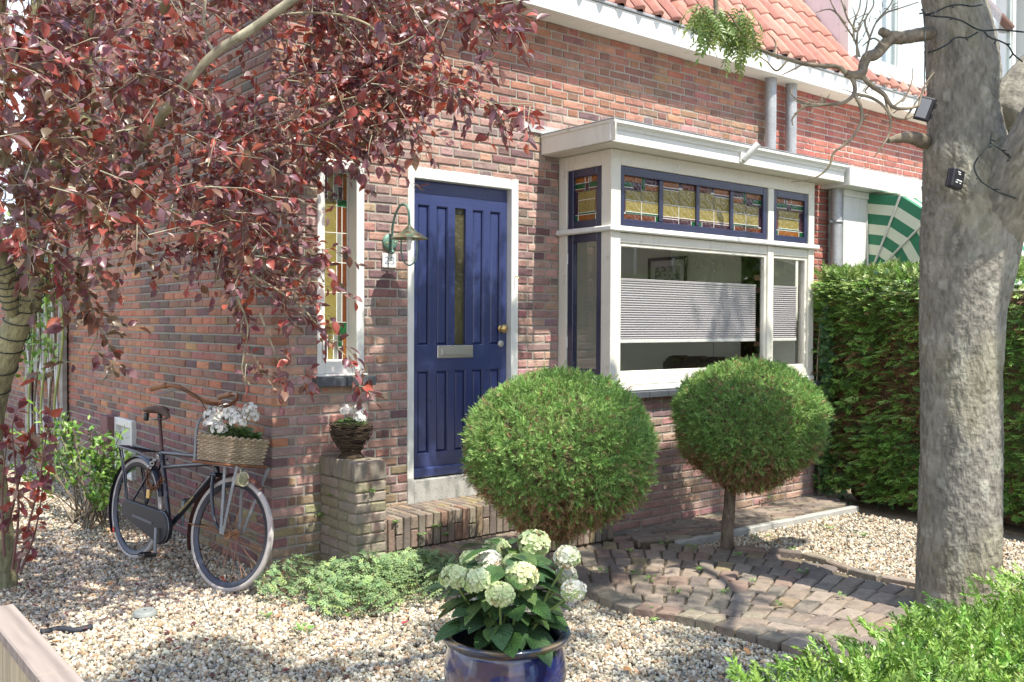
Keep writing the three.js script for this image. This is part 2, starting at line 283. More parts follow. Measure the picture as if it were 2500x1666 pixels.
// ---------- the house ----------
const house = thing('brick_house', 'red brick corner house with navy front door and white bay window', 'house');
const DOOR = [0.947, 1.879, 0.333, 2.552], WIN = [0.297, 0.622, 1.14, 2.535], BAY = [2.262, 4.76, 0.98, 2.86];
const fHoles = [DOOR, WIN, BAY];
const frontWall = put(new THREE.Mesh(slab(wallShape([[0.0075, -0.1], [4.9, -0.1], [4.9, 3.75], [0.0075, 3.75]], fHoles), 0.24), M.mortar), house, 'front_wall');
frontWall.position.set(0, 0, -0.2465);
const dark = (x, y, s) => fbm(x * 2.2 + 50, y * 2.2 + 50, 4096, 3, s);
const frontTone = (x, y, r) => {
  const low = smooth(0.72, 0.3, y + (r() - 0.5) * 0.3) * smooth(1.0, 0.75, x);
  if (r() < low * 0.85) return pick(PAL.algae, r);
  if (y > 3.05 + (r() - 0.5) * 0.3) return pick(PAL.warm, r);
  const d = dark(x, y, 5); if (d > 0.56 && r() < 0.3) return pick(PAL.plinth, r);
  return PAL.front[Math.min(7, Math.floor(Math.pow(r(), d > 0.55 ? 0.8 : 1.5) * 8))];
};
const frontBricks = layWall({ O: V(0, 0, 0), U: V(1, 0, 0), N: V(0, 0, 1), w0: 0, w1: 4.9, y0: -0.06, y1: 3.73, bond: 'flemish', holes: fHoles, tone: frontTone, seed: 5, start: (odd) => (odd ? 0.055 : 0), clip0: (odd) => (odd ? HW + JT : 0) });
const sHoles = [[2.52, 3.19, 0.25, 0.735], [5.22, 5.9, 0.98, 2.35]];
const gable = [[0.0085, -0.11], [9, -0.11], [9, 2.5], [5.95, 2.5], [5.95, 5.2], [1.3, 5.3], [0.0085, 3.74]];
const sideWall = put(new THREE.Mesh(slab(wallShape(gable, sHoles), 0.24), M.mortarDark), house, 'side_wall');
sideWall.rotation.y = Math.PI / 2; sideWall.position.set(0.0065, 0, 0); // local x runs along -z
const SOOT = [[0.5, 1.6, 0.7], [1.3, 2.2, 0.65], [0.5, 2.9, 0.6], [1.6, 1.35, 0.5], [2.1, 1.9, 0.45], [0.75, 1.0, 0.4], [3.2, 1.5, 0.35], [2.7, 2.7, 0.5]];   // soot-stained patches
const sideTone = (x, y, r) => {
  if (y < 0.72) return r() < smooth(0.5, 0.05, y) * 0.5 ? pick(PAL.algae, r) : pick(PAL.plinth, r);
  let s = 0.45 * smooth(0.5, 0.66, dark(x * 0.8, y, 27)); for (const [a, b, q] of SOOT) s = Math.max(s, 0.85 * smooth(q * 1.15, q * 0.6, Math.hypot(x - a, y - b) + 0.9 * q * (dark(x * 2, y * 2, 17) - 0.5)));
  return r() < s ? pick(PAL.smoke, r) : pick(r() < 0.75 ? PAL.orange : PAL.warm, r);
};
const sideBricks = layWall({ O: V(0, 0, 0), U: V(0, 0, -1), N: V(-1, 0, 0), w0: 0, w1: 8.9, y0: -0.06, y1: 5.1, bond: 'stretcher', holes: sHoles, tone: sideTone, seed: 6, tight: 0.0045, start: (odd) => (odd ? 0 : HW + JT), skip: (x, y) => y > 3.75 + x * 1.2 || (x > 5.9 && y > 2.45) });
// brick foot of the bay and the small pier at its right
const bayWall = put(new THREE.Mesh(slab(wallShape([[2.2615, -0.1], [4.76, -0.1], [4.76, 0.999], [2.2615, 0.999]], []), 0.2), M.mortar), house, 'bay_wall');
bayWall.position.set(0.0065, 0, 0.5435 - 0.2);
const bayTone = (x, y, r) => (r() < 0.12 ? pick(PAL.front, r) : pick(PAL.bay, r));
const bayFront = layWall({ O: V(0, 0, 0.55), U: V(1, 0, 0), N: V(0, 0, 1), w0: 2.26, w1: 4.76, y0: -0.06, y1: 1.0, bond: 'stretcher', tone: bayTone, seed: 8, start: (odd) => 2.26 + (odd ? HW + JT : 0) });
const bayCheek = put(new THREE.Mesh(slab(wallShape([[0, -0.11], [0.5425, -0.11], [0.5425, 0.998], [0, 0.998]], []), 0.2), M.mortar), house, 'bay_side_wall');
bayCheek.rotation.y = -Math.PI / 2; bayCheek.position.set(2.2665 + 0.2, 0, 0);
const bayLeft = layWall({ O: V(2.26, 0, 0), U: V(0, 0, 1), N: V(-1, 0, 0), w0: 0, w1: 0.55, y0: -0.06, y1: 1.0, bond: 'stretcher', tone: bayTone, seed: 9, start: (odd) => (odd ? 0.55 - 3 * BW - 2 * JT : 0.55 - HW - JT - 2 * BW - JT) }).filter((b) => !(b.x > 0.455));
// the bricks next to openings and where nothing grows in front show best
for (const b of frontBricks) b.vis = (q) => (q.x < 0.62 && q.y > 0.9 ? 0.2 : 1) * (q.y > 3.6 ? 0.5 : 1);
for (const b of bayFront) b.vis = (q) => (q.x < 3.35 && q.y > 0.3 ? 0.05 : 1);
for (const b of bayLeft) b.vis = () => 0.02;
for (const b of sideBricks) b.vis = (q) => (q.y > 2 ? 0.1 : 1);
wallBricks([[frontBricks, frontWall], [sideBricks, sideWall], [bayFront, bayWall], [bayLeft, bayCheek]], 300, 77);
for (const w of [frontWall, sideWall, bayWall, bayCheek]) { w.updateMatrix(); const inv = w.matrix.clone().invert(); for (const c of w.children) { c.updateMatrix(); c.applyMatrix4(inv); } }
// courses turn the corner: one solid corner brick end per course already shows both faces; fill behind them
// house body behind the walls: floor, ceiling, back and party walls close the rooms
new GB().box(0.24, 0.2, -5.85, 4.9, 0.3, -0.25).mesh('floor', mat([0.62, 0.5, 0.36], 0.5, { map: T.wood }), house);
new GB().box(2.27, 0.2, -0.25, 4.75, 0.3, 0.34).mesh('bay_floor', mat([0.62, 0.5, 0.36], 0.5, { map: T.wood }), house);
new GB().box(0.24, 2.95, -5.85, 4.9, 3.1, -0.25).mesh('ceiling', M.plaster, house);
new GB().box(2.28, 2.81, -0.25, 4.75, 2.9, 0.52).mesh('bay_ceiling', M.plaster, house);
const wallPaint = mat([0.83, 0.86, 0.77], 0.9);
new GB().box(4.84, 0.2, -5.85, 4.9, 3.7, -0.25).box(4.76, 0.2, -0.245, 4.85, 2.8, 0.34).mesh('party_wall', wallPaint, house);
new GB().box(2.05, 0.3, -5.85, 2.15, 2.95, -0.25).mesh('hall_partition', wallPaint, house);
{ const bw = put(new THREE.Mesh(slab(wallShape([[0.25, -0.1], [4.9, -0.1], [4.9, 5.2], [0.25, 5.2]], [[2.25, 4.75, 0.35, 2.85]]), 0.15), M.plaster), house, 'back_wall'); bw.position.z = -6; new GB().box(2.251, 0.351, -5.93, 4.749, 2.849, -5.925, 0.0005).mesh('added_rear_glass', M.glass, house); }  // unseen rear window, added to let daylight brighten the bay room
// ---------- eaves and roof ----------
const fasciaM = M.cream;
new GB().box(-0.12, 3.73, -0.02, 4.9, 3.745, 0.2, 0.002).mesh('soffit', fasciaM, house);
for (const [a, b] of [[-0.12, 2.62], [2.624, 4.895]]) new GB().box(a, 3.722, 0.2, b, 3.875, 0.222, 0.002).mesh('fascia_board', M.white, house);
new GB().box(-0.12, 3.878, 0.16, 4.895, 3.9, 0.236, 0.004).mesh('gutter_lip', M.zinc, house);
const PITCH = THREE.MathUtils.degToRad(52), TW = 0.205, TE = 0.3, TL = 0.36;
function tileGeo(seed) {                                             // S-shaped clay tile; x across, y up the slope, z off the roof
  const r = rng(seed), n = 12, pos = [], idx = [], prof = (t) => (t < 0.4 ? 0.052 * Math.sin(t / 0.4 * Math.PI) : -0.016 * Math.sin((t - 0.4) / 0.6 * Math.PI)), rows = [[0, 0.012], [0.012, 0.027], [0.12, 0.024], [TL, 0.002]];
  const cols = [];
  for (let i = 0; i <= n; i++) cols.push([(i / n - 0.5) * TW * 1.12, prof(i / n)]);
  for (const [y, z] of rows) cols.forEach(([x, p], i) => pos.push(x + (r() - 0.5) * 0.0015, y - (y < 0.02 ? 0.035 * Math.sin(clamp(i / n / 0.45) * Math.PI) - 0.012 : 0), p + z + (r() - 0.5) * 0.001));
  for (let q = 0; q < rows.length - 1; q++) for (let i = 0; i < n; i++) { const a = q * (n + 1) + i, b = a + n + 1; idx.push(a, a + 1, b, a + 1, b + 1, b); }
  const s = pos.length / 3; cols.forEach(([x, p], i) => pos.push(x, 0.016 - 0.035 * Math.sin(clamp(i / n / 0.45) * Math.PI), p - 0.012));
  for (let i = 0; i < n; i++) idx.push(s + i, s + i + 1, i, s + i + 1, i + 1, i);
  const g0 = new THREE.BufferGeometry(); g0.setAttribute('position', new THREE.Float32BufferAttribute(pos, 3)); g0.setIndex(idx); g0.computeVertexNormals();
  const g = boxUV(g0.toNonIndexed()), uv = g.attributes.uv, o = r() * 5; for (let i = 0; i < uv.count; i++) uv.setXY(i, uv.getX(i) + o, uv.getY(i) + o * 2); return g;
}
const tileGeos = [1, 2, 3, 4].map(tileGeo);
const tileMats = [[0.60, 0.30, 0.22], [0.55, 0.26, 0.19], [0.50, 0.235, 0.18], [0.63, 0.33, 0.255], [0.46, 0.21, 0.165]].map((c) => mat(c, 0.8, { map: T.tile, bumpMap: T.bump, bumpScale: 0.0015, side: THREE.DoubleSide }));
const roofY0 = 3.905, roofZ0 = 0.19;
const roofPoint = (x, s, off = 0) => V(x, roofY0 + s * Math.sin(PITCH) + off * Math.cos(PITCH), roofZ0 - s * Math.cos(PITCH) + off * Math.sin(PITCH));
function tiledRoof(parent, x0, x1, rows, seed) {
  const r = rng(seed);
  const roof = put(new THREE.Mesh(chamferBox(x1 - x0, 0.06, 4, 0.002), mat([0.2, 0.12, 0.09], 0.9)), parent, 'roof');
  const c = roofPoint((x0 + x1) / 2, 2.0 - 0.02, -0.06); roof.position.copy(c); roof.rotation.x = PITCH; roof.updateMatrix();
  const inv = roof.matrix.clone().invert(), far = new GB();
  const n = Math.round((x1 - x0) / TW);
  for (let j = 0; j < rows; j++) for (let i = 0; i < n; i++) {
    const p = roofPoint(x1 - (i + 0.5) * TW, j * TE - 0.03, 0.02), seen = inFrame(p, 60);
    const o = new THREE.Mesh(pick(tileGeos, r), pick(tileMats, r)); o.position.copy(p); o.rotation.set(-(Math.PI / 2 - PITCH) + (r() - 0.5) * 0.012, 0, (r() - 0.5) * 0.015, 'XYZ');
    o.position.z += (r() - 0.5) * 0.003;
    o.updateMatrix(); o.applyMatrix4(inv);
    if (seen) put(o, roof, 'roof_tile'); else far.add(o.geometry, o.matrix);
  }
  if (far.g.length) far.mesh('roof_tiling', tileMats[1], roof).userData.kind = 'stuff';
  return roof;
}
tiledRoof(house, 0, 4.88, 8, 3);

// ---------- front door ----------
function frameBars(x0, x1, y0, y1, w, d0, d1, sides = 'lrtb', c = 0.004) {  // four bars butted end to end, in the plane z = d0..d1
  const g = new GB(), L = w.l ?? w, R = w.r ?? w, Tt = w.t ?? w, B = w.b ?? w;
  if (sides.includes('l')) g.box(x0, y0, d0, x0 + L, y1, d1, c);
  if (sides.includes('r')) g.box(x1 - R, y0, d0, x1, y1, d1, c);
  if (sides.includes('t')) g.box(x0 + L, y1 - Tt, d0 + 0.0005, x1 - R, y1, d1 - 0.0008, c);
  if (sides.includes('b')) g.box(x0 + L, y0, d0 + 0.0005, x1 - R, y0 + B, d1 - 0.0008, c);
  return g;
}
frameBars(DOOR[0], DOOR[1], 0.5, DOOR[3], { l: 0.05, r: 0.062, t: 0.075 }, -0.11, 0.002, 'lrt').mesh('door_frame', M.white, house);
for (const [a, b] of [[DOOR[0], DOOR[0] + 0.052], [DOOR[1] - 0.064, DOOR[1]]]) new GB().box(a, 0.333, -0.11, b, 0.4995, 0.004, 0.003).mesh('door_frame_foot', M.concrete, house);
new GB().box(DOOR[0] + 0.053, 0.333, -0.11, DOOR[1] - 0.065, 0.487, -0.004, 0.006).mesh('door_sill', M.concrete, house);
const doorZ = -0.052, dx0 = DOOR[0] + 0.052, dx1 = DOOR[1] - 0.064, dw = dx1 - dx0;
const door = put(new THREE.Group(), house, 'front_door'); door.position.set(dx0, 0.49, doorZ);
{
  const H = 1.984, pw = 0.094, gap = (dw - 5 * pw) / 6, up = [0.885, 1.825], lo = [0.16, 0.715], holes = [];
  for (let i = 0; i < 5; i++) { const a = gap + i * (pw + gap); holes.push([a, a + pw, ...up], [a, a + pw, ...lo]); }
  const leaf = put(new THREE.Mesh(slab(wallShape([[0.002, 0], [dw - 0.002, 0], [dw - 0.002, H], [0.002, H]], holes), 0.036, 0.002), M.navy), door, 'door_leaf'); leaf.position.z = -0.038;
  holes.forEach(([a, b, c, d], i) => {
    if (i === 4) return;
    const g = new GB().box(a - 0.004, c - 0.004, -0.034, b + 0.004, d + 0.004, -0.022, 0.002);
    // raised field with sloping margins
    const m = 0.02, s = new THREE.BufferGeometry(), P = [[a + 0.006, c + 0.006, -0.0215], [b - 0.006, c + 0.006, -0.0215], [b - 0.006, d - 0.006, -0.0215], [a + 0.006, d - 0.006, -0.0215], [a + m, c + m, -0.008], [b - m, c + m, -0.008], [b - m, d - m, -0.008], [a + m, d - m, -0.008]].map((q) => V(...q)), tri = [];
    for (let k = 0; k < 4; k++) { const n = (k + 1) % 4; tri.push(P[k], P[n], P[4 + n], P[k], P[4 + n], P[4 + k]); }
    tri.push(P[4], P[5], P[6], P[4], P[6], P[7]); s.setFromPoints(tri); s.computeVertexNormals(); g.add(boxUV(s));
    // moulding round the field
    g.box(a, c, -0.02, a + 0.007, d, -0.006, 0.002).box(b - 0.007, c, -0.02, b, d, -0.006, 0.002).box(a + 0.007, c, -0.02, b - 0.007, c + 0.007, -0.0065, 0.002).box(a + 0.007, d - 0.007, -0.02, b - 0.007, d, -0.0065, 0.002);
    g.mesh('door_panel', M.navy, door);
  });
  const [a, b, c, d] = holes[4];
  new GB().box(a - 0.004, c - 0.004, -0.03, b + 0.004, d + 0.004, -0.024, 0.001).mesh('door_glass', mat([0.40, 0.37, 0.2], 0.12, { transmission: 0.85, thickness: 0, bumpMap: T.ripple, bumpScale: 0.004, ior: 1.5 }), door);
  new GB().box(0.004, 0.004, 0.0005, dw - 0.004, 0.072, 0.026, 0.012).mesh('weather_bar', M.navy, door);
  const lb = new GB().box(0.215, 0.80, 0.0005, 0.515, 0.885, 0.009, 0.004).mesh('letter_slot', M.steel, door);
  lb.userData.label = 'brushed steel letter slot plate';
  new GB().box(0.245, 0.822, 0.0095, 0.485, 0.866, 0.016, 0.005).box(0.24, 0.816, 0.0095, 0.49, 0.8215, 0.026, 0.002).mesh('letter_flap', M.steel, door);
  new GB().lathe([[0, 0.058], [0.018, 0.056], [0.029, 0.045], [0.031, 0.034], [0.024, 0.022], [0.012, 0.015], [0.011, 0.006], [0.024, 0.004], [0.025, 0]], 28, M4(dw - 0.052, 1.0, 0.001, Math.PI / 2)).mesh('door_knob', M.brass, door);
  new GB().lathe([[0, 0.012], [0.02, 0.012], [0.024, 0.009], [0.026, 0]], 28, M4(dw - 0.056, 0.892, 0.001, Math.PI / 2)).add(new THREE.BoxGeometry(0.008, 0.022, 0.004), M4(dw - 0.056, 0.892, 0.0135)).mesh('door_lock', M.steel, door);
}
// hook on the door frame
const hook = thing('wall_hook', 'tiny brass hook screwed to the right of the door frame', 'hook');
new GB().tube(curve([[1.845, 1.86, 0.003], [1.845, 1.86, 0.03], [1.845, 1.845, 0.045], [1.845, 1.83, 0.04]], 10), 0.0035, 6).mesh('hook_stem', M.brass, hook);

// ---------- stained glass ----------
const G_ = (c, t = 0.72) => mat(c, 0.1, { transmission: t, thickness: 0, ior: 1.5, bumpMap: T.ripple, bumpScale: 0.006 });
const GL = { y: G_([0.62, 0.52, 0.17]), o: G_([0.62, 0.25, 0.03]), g: G_([0.03, 0.26, 0.07]), p: G_([0.16, 0.06, 0.08]), b: G_([0.36, 0.11, 0.03]), w: G_([0.6, 0.62, 0.55]) };
function glazing(parent, x0, y0, x1, y1, z, pieces, came = 0.006, lead = M.lead) {  // pieces: [u0, v0, u1, v1, colour] in the light's own 0..1, v upward
  const w = x1 - x0, h = y1 - y0, cm = new GB(), seen = new Set();
  const bar = (a, b, c, d) => { const k = [a, b, c, d].map((q) => q.toFixed(3)).join(); if (seen.has(k)) return; seen.add(k); const hz = Math.abs(d - b) < 1e-6, e = hz ? 0.0007 : 0; cm.box(x0 + a * w - (hz ? 0 : came / 2), y0 + b * h - (hz ? came / 2 : 0), z - came * 0.6 + e, x0 + c * w + (hz ? 0 : came / 2), y0 + d * h + (hz ? came / 2 : 0), z + came * 0.6 - e, 0.0015); };
  for (const [a, b, c, d, k] of pieces) {
    put(new THREE.Mesh(boxUV(new THREE.BoxGeometry((c - a) * w, (d - b) * h, 0.003).toNonIndexed()), GL[k]), parent, 'glass_piece').position.set(x0 + (a + c) / 2 * w, y0 + (b + d) / 2 * h, z);
    if (a > 0.001) bar(a, b, a, d); if (c < 0.999) bar(c, b, c, d); if (b > 0.001) bar(a, b, c, b); if (d < 0.999) bar(a, d, c, d);
  }
  cm.mesh('lead_came', lead, parent);
}
const L1 = [[0, 0.87, 0.53, 1, 'o'], [0, 0.74, 0.3, 0.87, 'g'], [0.3, 0.68, 0.53, 0.87, 'p'], [0, 0.68, 0.3, 0.74, 'p'], [0.53, 0.72, 0.62, 1, 'g'], [0.62, 0.86, 1, 1, 'p'], [0.62, 0.72, 1, 0.86, 'o'], [0, 0.14, 0.09, 0.68, 'p'], [0.09, 0.45, 0.53, 0.68, 'y'], [0.09, 0.18, 0.53, 0.45, 'y'], [0.53, 0.45, 1, 0.72, 'y'], [0.53, 0.18, 1, 0.45, 'y'], [0.09, 0.13, 0.53, 0.18, 'g'], [0.53, 0.13, 1, 0.18, 'g'], [0, 0, 0.53, 0.13, 'b'], [0.53, 0, 0.92, 0.13, 'b'], [0.92, 0, 1, 0.13, 'g']];
const L2 = [[0, 0.86, 0.5, 1, 'o'], [0.5, 0.88, 0.6, 1, 'p'], [0.6, 0.86, 1, 1, 'b'], [0, 0.8, 0.5, 0.86, 'p'], [0, 0.45, 0.5, 0.8, 'y'], [0.5, 0.45, 1, 0.86, 'y'], [0, 0.16, 0.5, 0.45, 'y'], [0.5, 0.16, 1, 0.45, 'y'], [0, 0.11, 0.5, 0.16, 'b'], [0.5, 0.11, 1, 0.16, 'b'], [0, 0, 0.5, 0.11, 'p'], [0.5, 0, 0.88, 0.11, 'p'], [0.88, 0, 1, 0.11, 'g']];
const mirror = (L) => L.map(([a, b, c, d, k]) => [1 - c, b, 1 - a, d, k]);
const LS = [[0, 0.87, 0.34, 1, 'o'], [0.34, 0.87, 0.42, 1, 'p'], [0.42, 0.87, 0.58, 1, 'o'], [0.58, 0.87, 1, 1, 'o'], [0, 0.74, 0.42, 0.87, 'g'], [0.42, 0.68, 0.58, 0.87, 'p'], [0.58, 0.74, 1, 0.87, 'g'], [0, 0.68, 0.42, 0.74, 'b'], [0.58, 0.68, 1, 0.74, 'b'], [0, 0.14, 0.13, 0.68, 'b'], [0.13, 0.48, 0.87, 0.68, 'y'], [0.13, 0.19, 0.87, 0.48, 'y'], [0.87, 0.14, 1, 0.68, 'p'], [0.13, 0.14, 0.87, 0.19, 'g'], [0, 0, 0.13, 0.14, 'g'], [0.13, 0, 0.87, 0.14, 'o'], [0.87, 0, 1, 0.14, 'g']];

// ---------- bay window ----------
const BX0 = 2.26, BX1 = 4.72, BZ = 0.55;
{
  // white frame of the bay: posts, rails, transom, head
  const f = new GB();
  f.box(BX0, 1.092, BZ - 0.1, 2.355, 2.745, BZ, 0.004);                                   // corner post
  f.box(4.07, 1.165, BZ - 0.07, 4.145, 2.17, BZ - 0.004, 0.004).box(4.07, 2.214, BZ - 0.07, 4.145, 2.64, BZ - 0.004, 0.004);   // mullion
  f.box(4.64, 1.092, BZ - 0.1, BX1, 2.745, BZ - 0.002, 0.004);                            // right post
  f.box(2.3555, 1.092, BZ - 0.07, 4.6395, 1.165, BZ - 0.003, 0.004);                      // bottom rail
  f.box(2.3555, 2.64, BZ - 0.07, 4.6395, 2.745, BZ - 0.003, 0.004);                       // head
  f.box(2.3555, 2.1, BZ - 0.07, 4.0695, 2.17, BZ - 0.012, 0.004).box(4.1455, 2.1, BZ - 0.07, 4.6395, 2.17, BZ - 0.012, 0.004);
  f.box(BX0 + 0.0015, 1.092, 0.003, BX0 + 0.07, 2.745, 0.09, 0.004);                      // post by the wall
  f.box(BX0 + 0.002, 2.64, 0.0905, BX0 + 0.07, 2.745, BZ - 0.1005, 0.004);
  f.box(BX0 + 0.002, 1.092, 0.0905, BX0 + 0.07, 1.145, BZ - 0.1005, 0.004);
  f.mesh('bay_frame', M.cream, house);
  const tr = new GB().box(BX0 - 0.03, 2.173, -0.001, BX0 - 0.0005, 2.212, BZ + 0.03, 0.008).box(BX0, 2.173, BZ + 0.0005, 4.76, 2.212, BZ + 0.03, 0.008).box(2.356, 2.1735, BZ - 0.07, 4.6395, 2.2115, BZ - 0.0005, 0.002).box(BX0 + 0.0005, 2.1735, 0.0905, BX0 + 0.07, 2.2115, BZ - 0.1005, 0.002);
  tr.mesh('transom', M.white, house);
  new GB().box(2.31, 1.05, BZ + 0.0005, 4.7, 1.0915, BZ + 0.025, 0.006).mesh('bay_bottom_board', M.white, house);
  // cornice: soffit, fascia, moulding
  const co = new GB().box(2.115, 2.748, 0.002, 4.9, 2.765, 0.705, 0.002);
  co.mesh('cornice_soffit', M.cream, house);
  const prof = [[0, 0], [0.012, 0], [0.012, 0.075], [0.02, 0.082], [0.026, 0.1], [0.04, 0.112], [0.052, 0.118], [0.052, 0.14], [0, 0.14]];
  const fs = new GB(), mk = (pts, dir, len) => { const s = new THREE.Shape(pts.map((p) => new THREE.Vector2(...p))); return slab(s, len); };
  fs.add(mk(prof, 0, 2.82), new THREE.Matrix4().makeBasis(V(0, 0, 1), V(0, 1, 0), V(-1, 0, 0)).setPosition(4.902, 2.753, 0.7)); // front run
  fs.mesh('cornice_fascia', M.white, house);
  const fe = new GB().add(mk([[0, 0], [0.012, 0], [0.012, 0.118], [0.02, 0.122], [0.02, 0.14], [0, 0.14]], 0, 0.75), new THREE.Matrix4().makeBasis(V(-1, 0, 0), V(0, 1, 0), V(0, 0, -1)).setPosition(2.1, 2.7525, 0.7535));
  fe.mesh('cornice_end_board', M.cream, house);
  new GB().box(2.075, 2.8935, 0.004, 4.905, 2.9005, 0.757, 0.003).mesh('cornice_zinc_top', M.zinc, house);
  // slate sill on the brick foot
  const sr = rng(4); for (let x = 2.2; x < 4.78; x += 0.2005) { const a = new GB().box(x, 1.0, BZ - 0.09, Math.min(x + 0.197, 4.79), 1.046 + sr() * 0.002, BZ + 0.062, 0.004).mesh('sill_tile', M.slate, house); a.rotation.x = 0; }
  // large upper sash with four lights
  const sash = frameBars(2.361, 4.064, 2.2155, 2.6385, { l: 0.042, r: 0.054, t: 0.062, b: 0.055 }, BZ - 0.06, BZ - 0.012).mesh('stained_glass_sash', M.darkSash, house);
  const lights = [[2.403, 2.776], [2.816, 3.19], [3.226, 3.597], [3.635, 4.01]];
  for (let i = 0; i < 3; i++) new GB().box(lights[i][1], 2.2705, BZ - 0.058, lights[i + 1][0], 2.5765, BZ - 0.016, 0.006).mesh('sash_bar', M.darkSash, sash);
  [L1, L2, mirror(L2), mirror(L1)].forEach((L, i) => glazing(sash, lights[i][0], 2.2705, lights[i][1], 2.5765, BZ - 0.036, L));
  const s2 = frameBars(4.15, 4.636, 2.2155, 2.6385, { l: 0.045, r: 0.045, t: 0.062, b: 0.055 }, BZ - 0.06, BZ - 0.012).mesh('stained_glass_sash', M.darkSash, house);
  glazing(s2, 4.195, 2.2705, 4.591, 2.5765, BZ - 0.036, LS);
  // side: upper light and casement, in the plane x = BX0 (built along x, then turned)
  const turn = (o) => { o.rotation.y = -Math.PI / 2; o.position.set(BX0 + 0.008, 0, 0); };   // local x -> +z, local +z -> -x
  const s3 = frameBars(0.094, 0.448, 2.215, 2.6385, 0.055, -0.05, -0.002).mesh('stained_glass_sash', M.darkSash, house); turn(s3);
  glazing(s3, 0.149, 2.27, 0.393, 2.5835, -0.026, mirror(LS));
  const cas = frameBars(0.094, 0.448, 1.147, 2.1715, 0.055, -0.05, -0.002).mesh('side_casement', M.darkSash, house); turn(cas);
  new GB().box(0.1492, 1.2022, -0.03, 0.3928, 2.1163, -0.026, 0.0005).mesh('glass_pane', M.glass, cas);
  for (const y of [1.35, 1.96]) new GB().box(0.086, y, -0.004, 0.1, y + 0.08, 0.006, 0.003).mesh('hinge', M.white, cas);
  // large panes with slim white stops
  const p1 = frameBars(2.356, 4.0695, 1.1655, 2.0995, 0.026, BZ - 0.06, BZ - 0.02).mesh('main_window', M.cream, house);
  new GB().box(2.3822, 1.1917, BZ - 0.045, 4.0433, 2.0733, BZ - 0.04, 0.0005).mesh('glass_pane', M.glass, p1);
  const p2 = frameBars(4.1455, 4.6395, 1.1655, 2.0995, 0.026, BZ - 0.06, BZ - 0.02).mesh('narrow_window', M.cream, house);
  new GB().box(4.1717, 1.1917, BZ - 0.045, 4.6133, 2.0733, BZ - 0.04, 0.0005).mesh('glass_pane', M.glass, p2);
}
new GB().box(1.95, 2.905, 0.004, 2.5, 2.962, 0.012, 0.002).mesh('lead_flashing', mat([0.55, 0.55, 0.54], 0.6, { map: T.concrete }), house);
// flag pole socket on the bay cornice
const fp = thing('flagpole_holder', 'short white slanted tube on the bay window cornice', 'flagpole holder');
{ const p = on(1813, 400, 'z', 0.722); new GB().box(p.x - 0.028, 2.757, 0.7125, p.x + 0.028, 2.85, 0.73, 0.003).mesh('backplate', M.white, fp); const a = V(p.x, 2.775, 0.733), b = V(p.x + 0.05, 2.895, 0.83); new GB().tube([a, a.clone().lerp(b, 0.5), b], 0.024, 16).mesh('socket_tube', M.white, fp); new GB().tube([b, b.clone().add(V(0.0015, 0.003, 0.003))], 0.018, 14).mesh('socket_mouth', mat([0.12, 0.11, 0.1], 0.9), fp); }

// ---------- tall stained glass window beside the door ----------
{
  const [x0, x1] = WIN, y0 = 1.21, y1 = 2.532;
  frameBars(x0, x1, y0, y1, { l: 0.05, r: 0.055, t: 0.055, b: 0.075 }, -0.16, 0.004).mesh('window_frame', M.white, house);
  new GB().box(x0 - 0.008, 1.196, -0.01, x1 + 0.012, 1.2095, 0.028, 0.003).mesh('window_drip_board', M.white, house);
  const gx0 = x0 + 0.05, gx1 = x1 - 0.055, rows = [0, 0.13, 0.2, 0.36, 0.52, 0.68, 0.82, 0.86, 1], L = [];
  for (let i = 0; i < rows.length - 1; i++) {
    const a = rows[i], b = rows[i + 1];
    if (i === 1 || i === 6) L.push([0, a, 0.2, b, 'g'], [0.2, a, 0.66, b, 'y'], [0.66, a, 1, b, 'g']);
    else if (i === 0 || i === 7) L.push([0, a, 0.18, b, 'g'], [0.18, a, 0.34, b, 'p'], [0.34, a, 0.55, b, 'y'], [0.55, a, 0.7, b, 'w'], [0.7, (a + b) / 2, 0.86, b, 'g'], [0.7, a, 0.86, (a + b) / 2, 'p'], [0.86, a, 1, b, 'o']);
    else L.push([0, a, 0.14, b, i % 3 ? 'b' : 'p'], [0.14, a, 0.66, b, 'y'], [0.66, a, 0.84, b, i % 2 ? 'b' : 'w'], [0.84, a, 1, b, 'b']);
  }
  const hold = frameBars(gx0 + 0.0005, gx1 - 0.0005, y0 + 0.076, y1 - 0.056, 0.008, -0.13, -0.1).mesh('stained_glass_window', M.white, house);
  glazing(hold, gx0 + 0.008, y0 + 0.084, gx1 - 0.008, y1 - 0.064, -0.115, L, 0.0055, M.white);
  for (const [a, b] of [[0.262, 0.465], [0.469, 0.672]]) new GB().box(a, 1.135, -0.1, b, 1.194, 0.066, 0.004).mesh('window_sill_tile', M.slate, house);
}
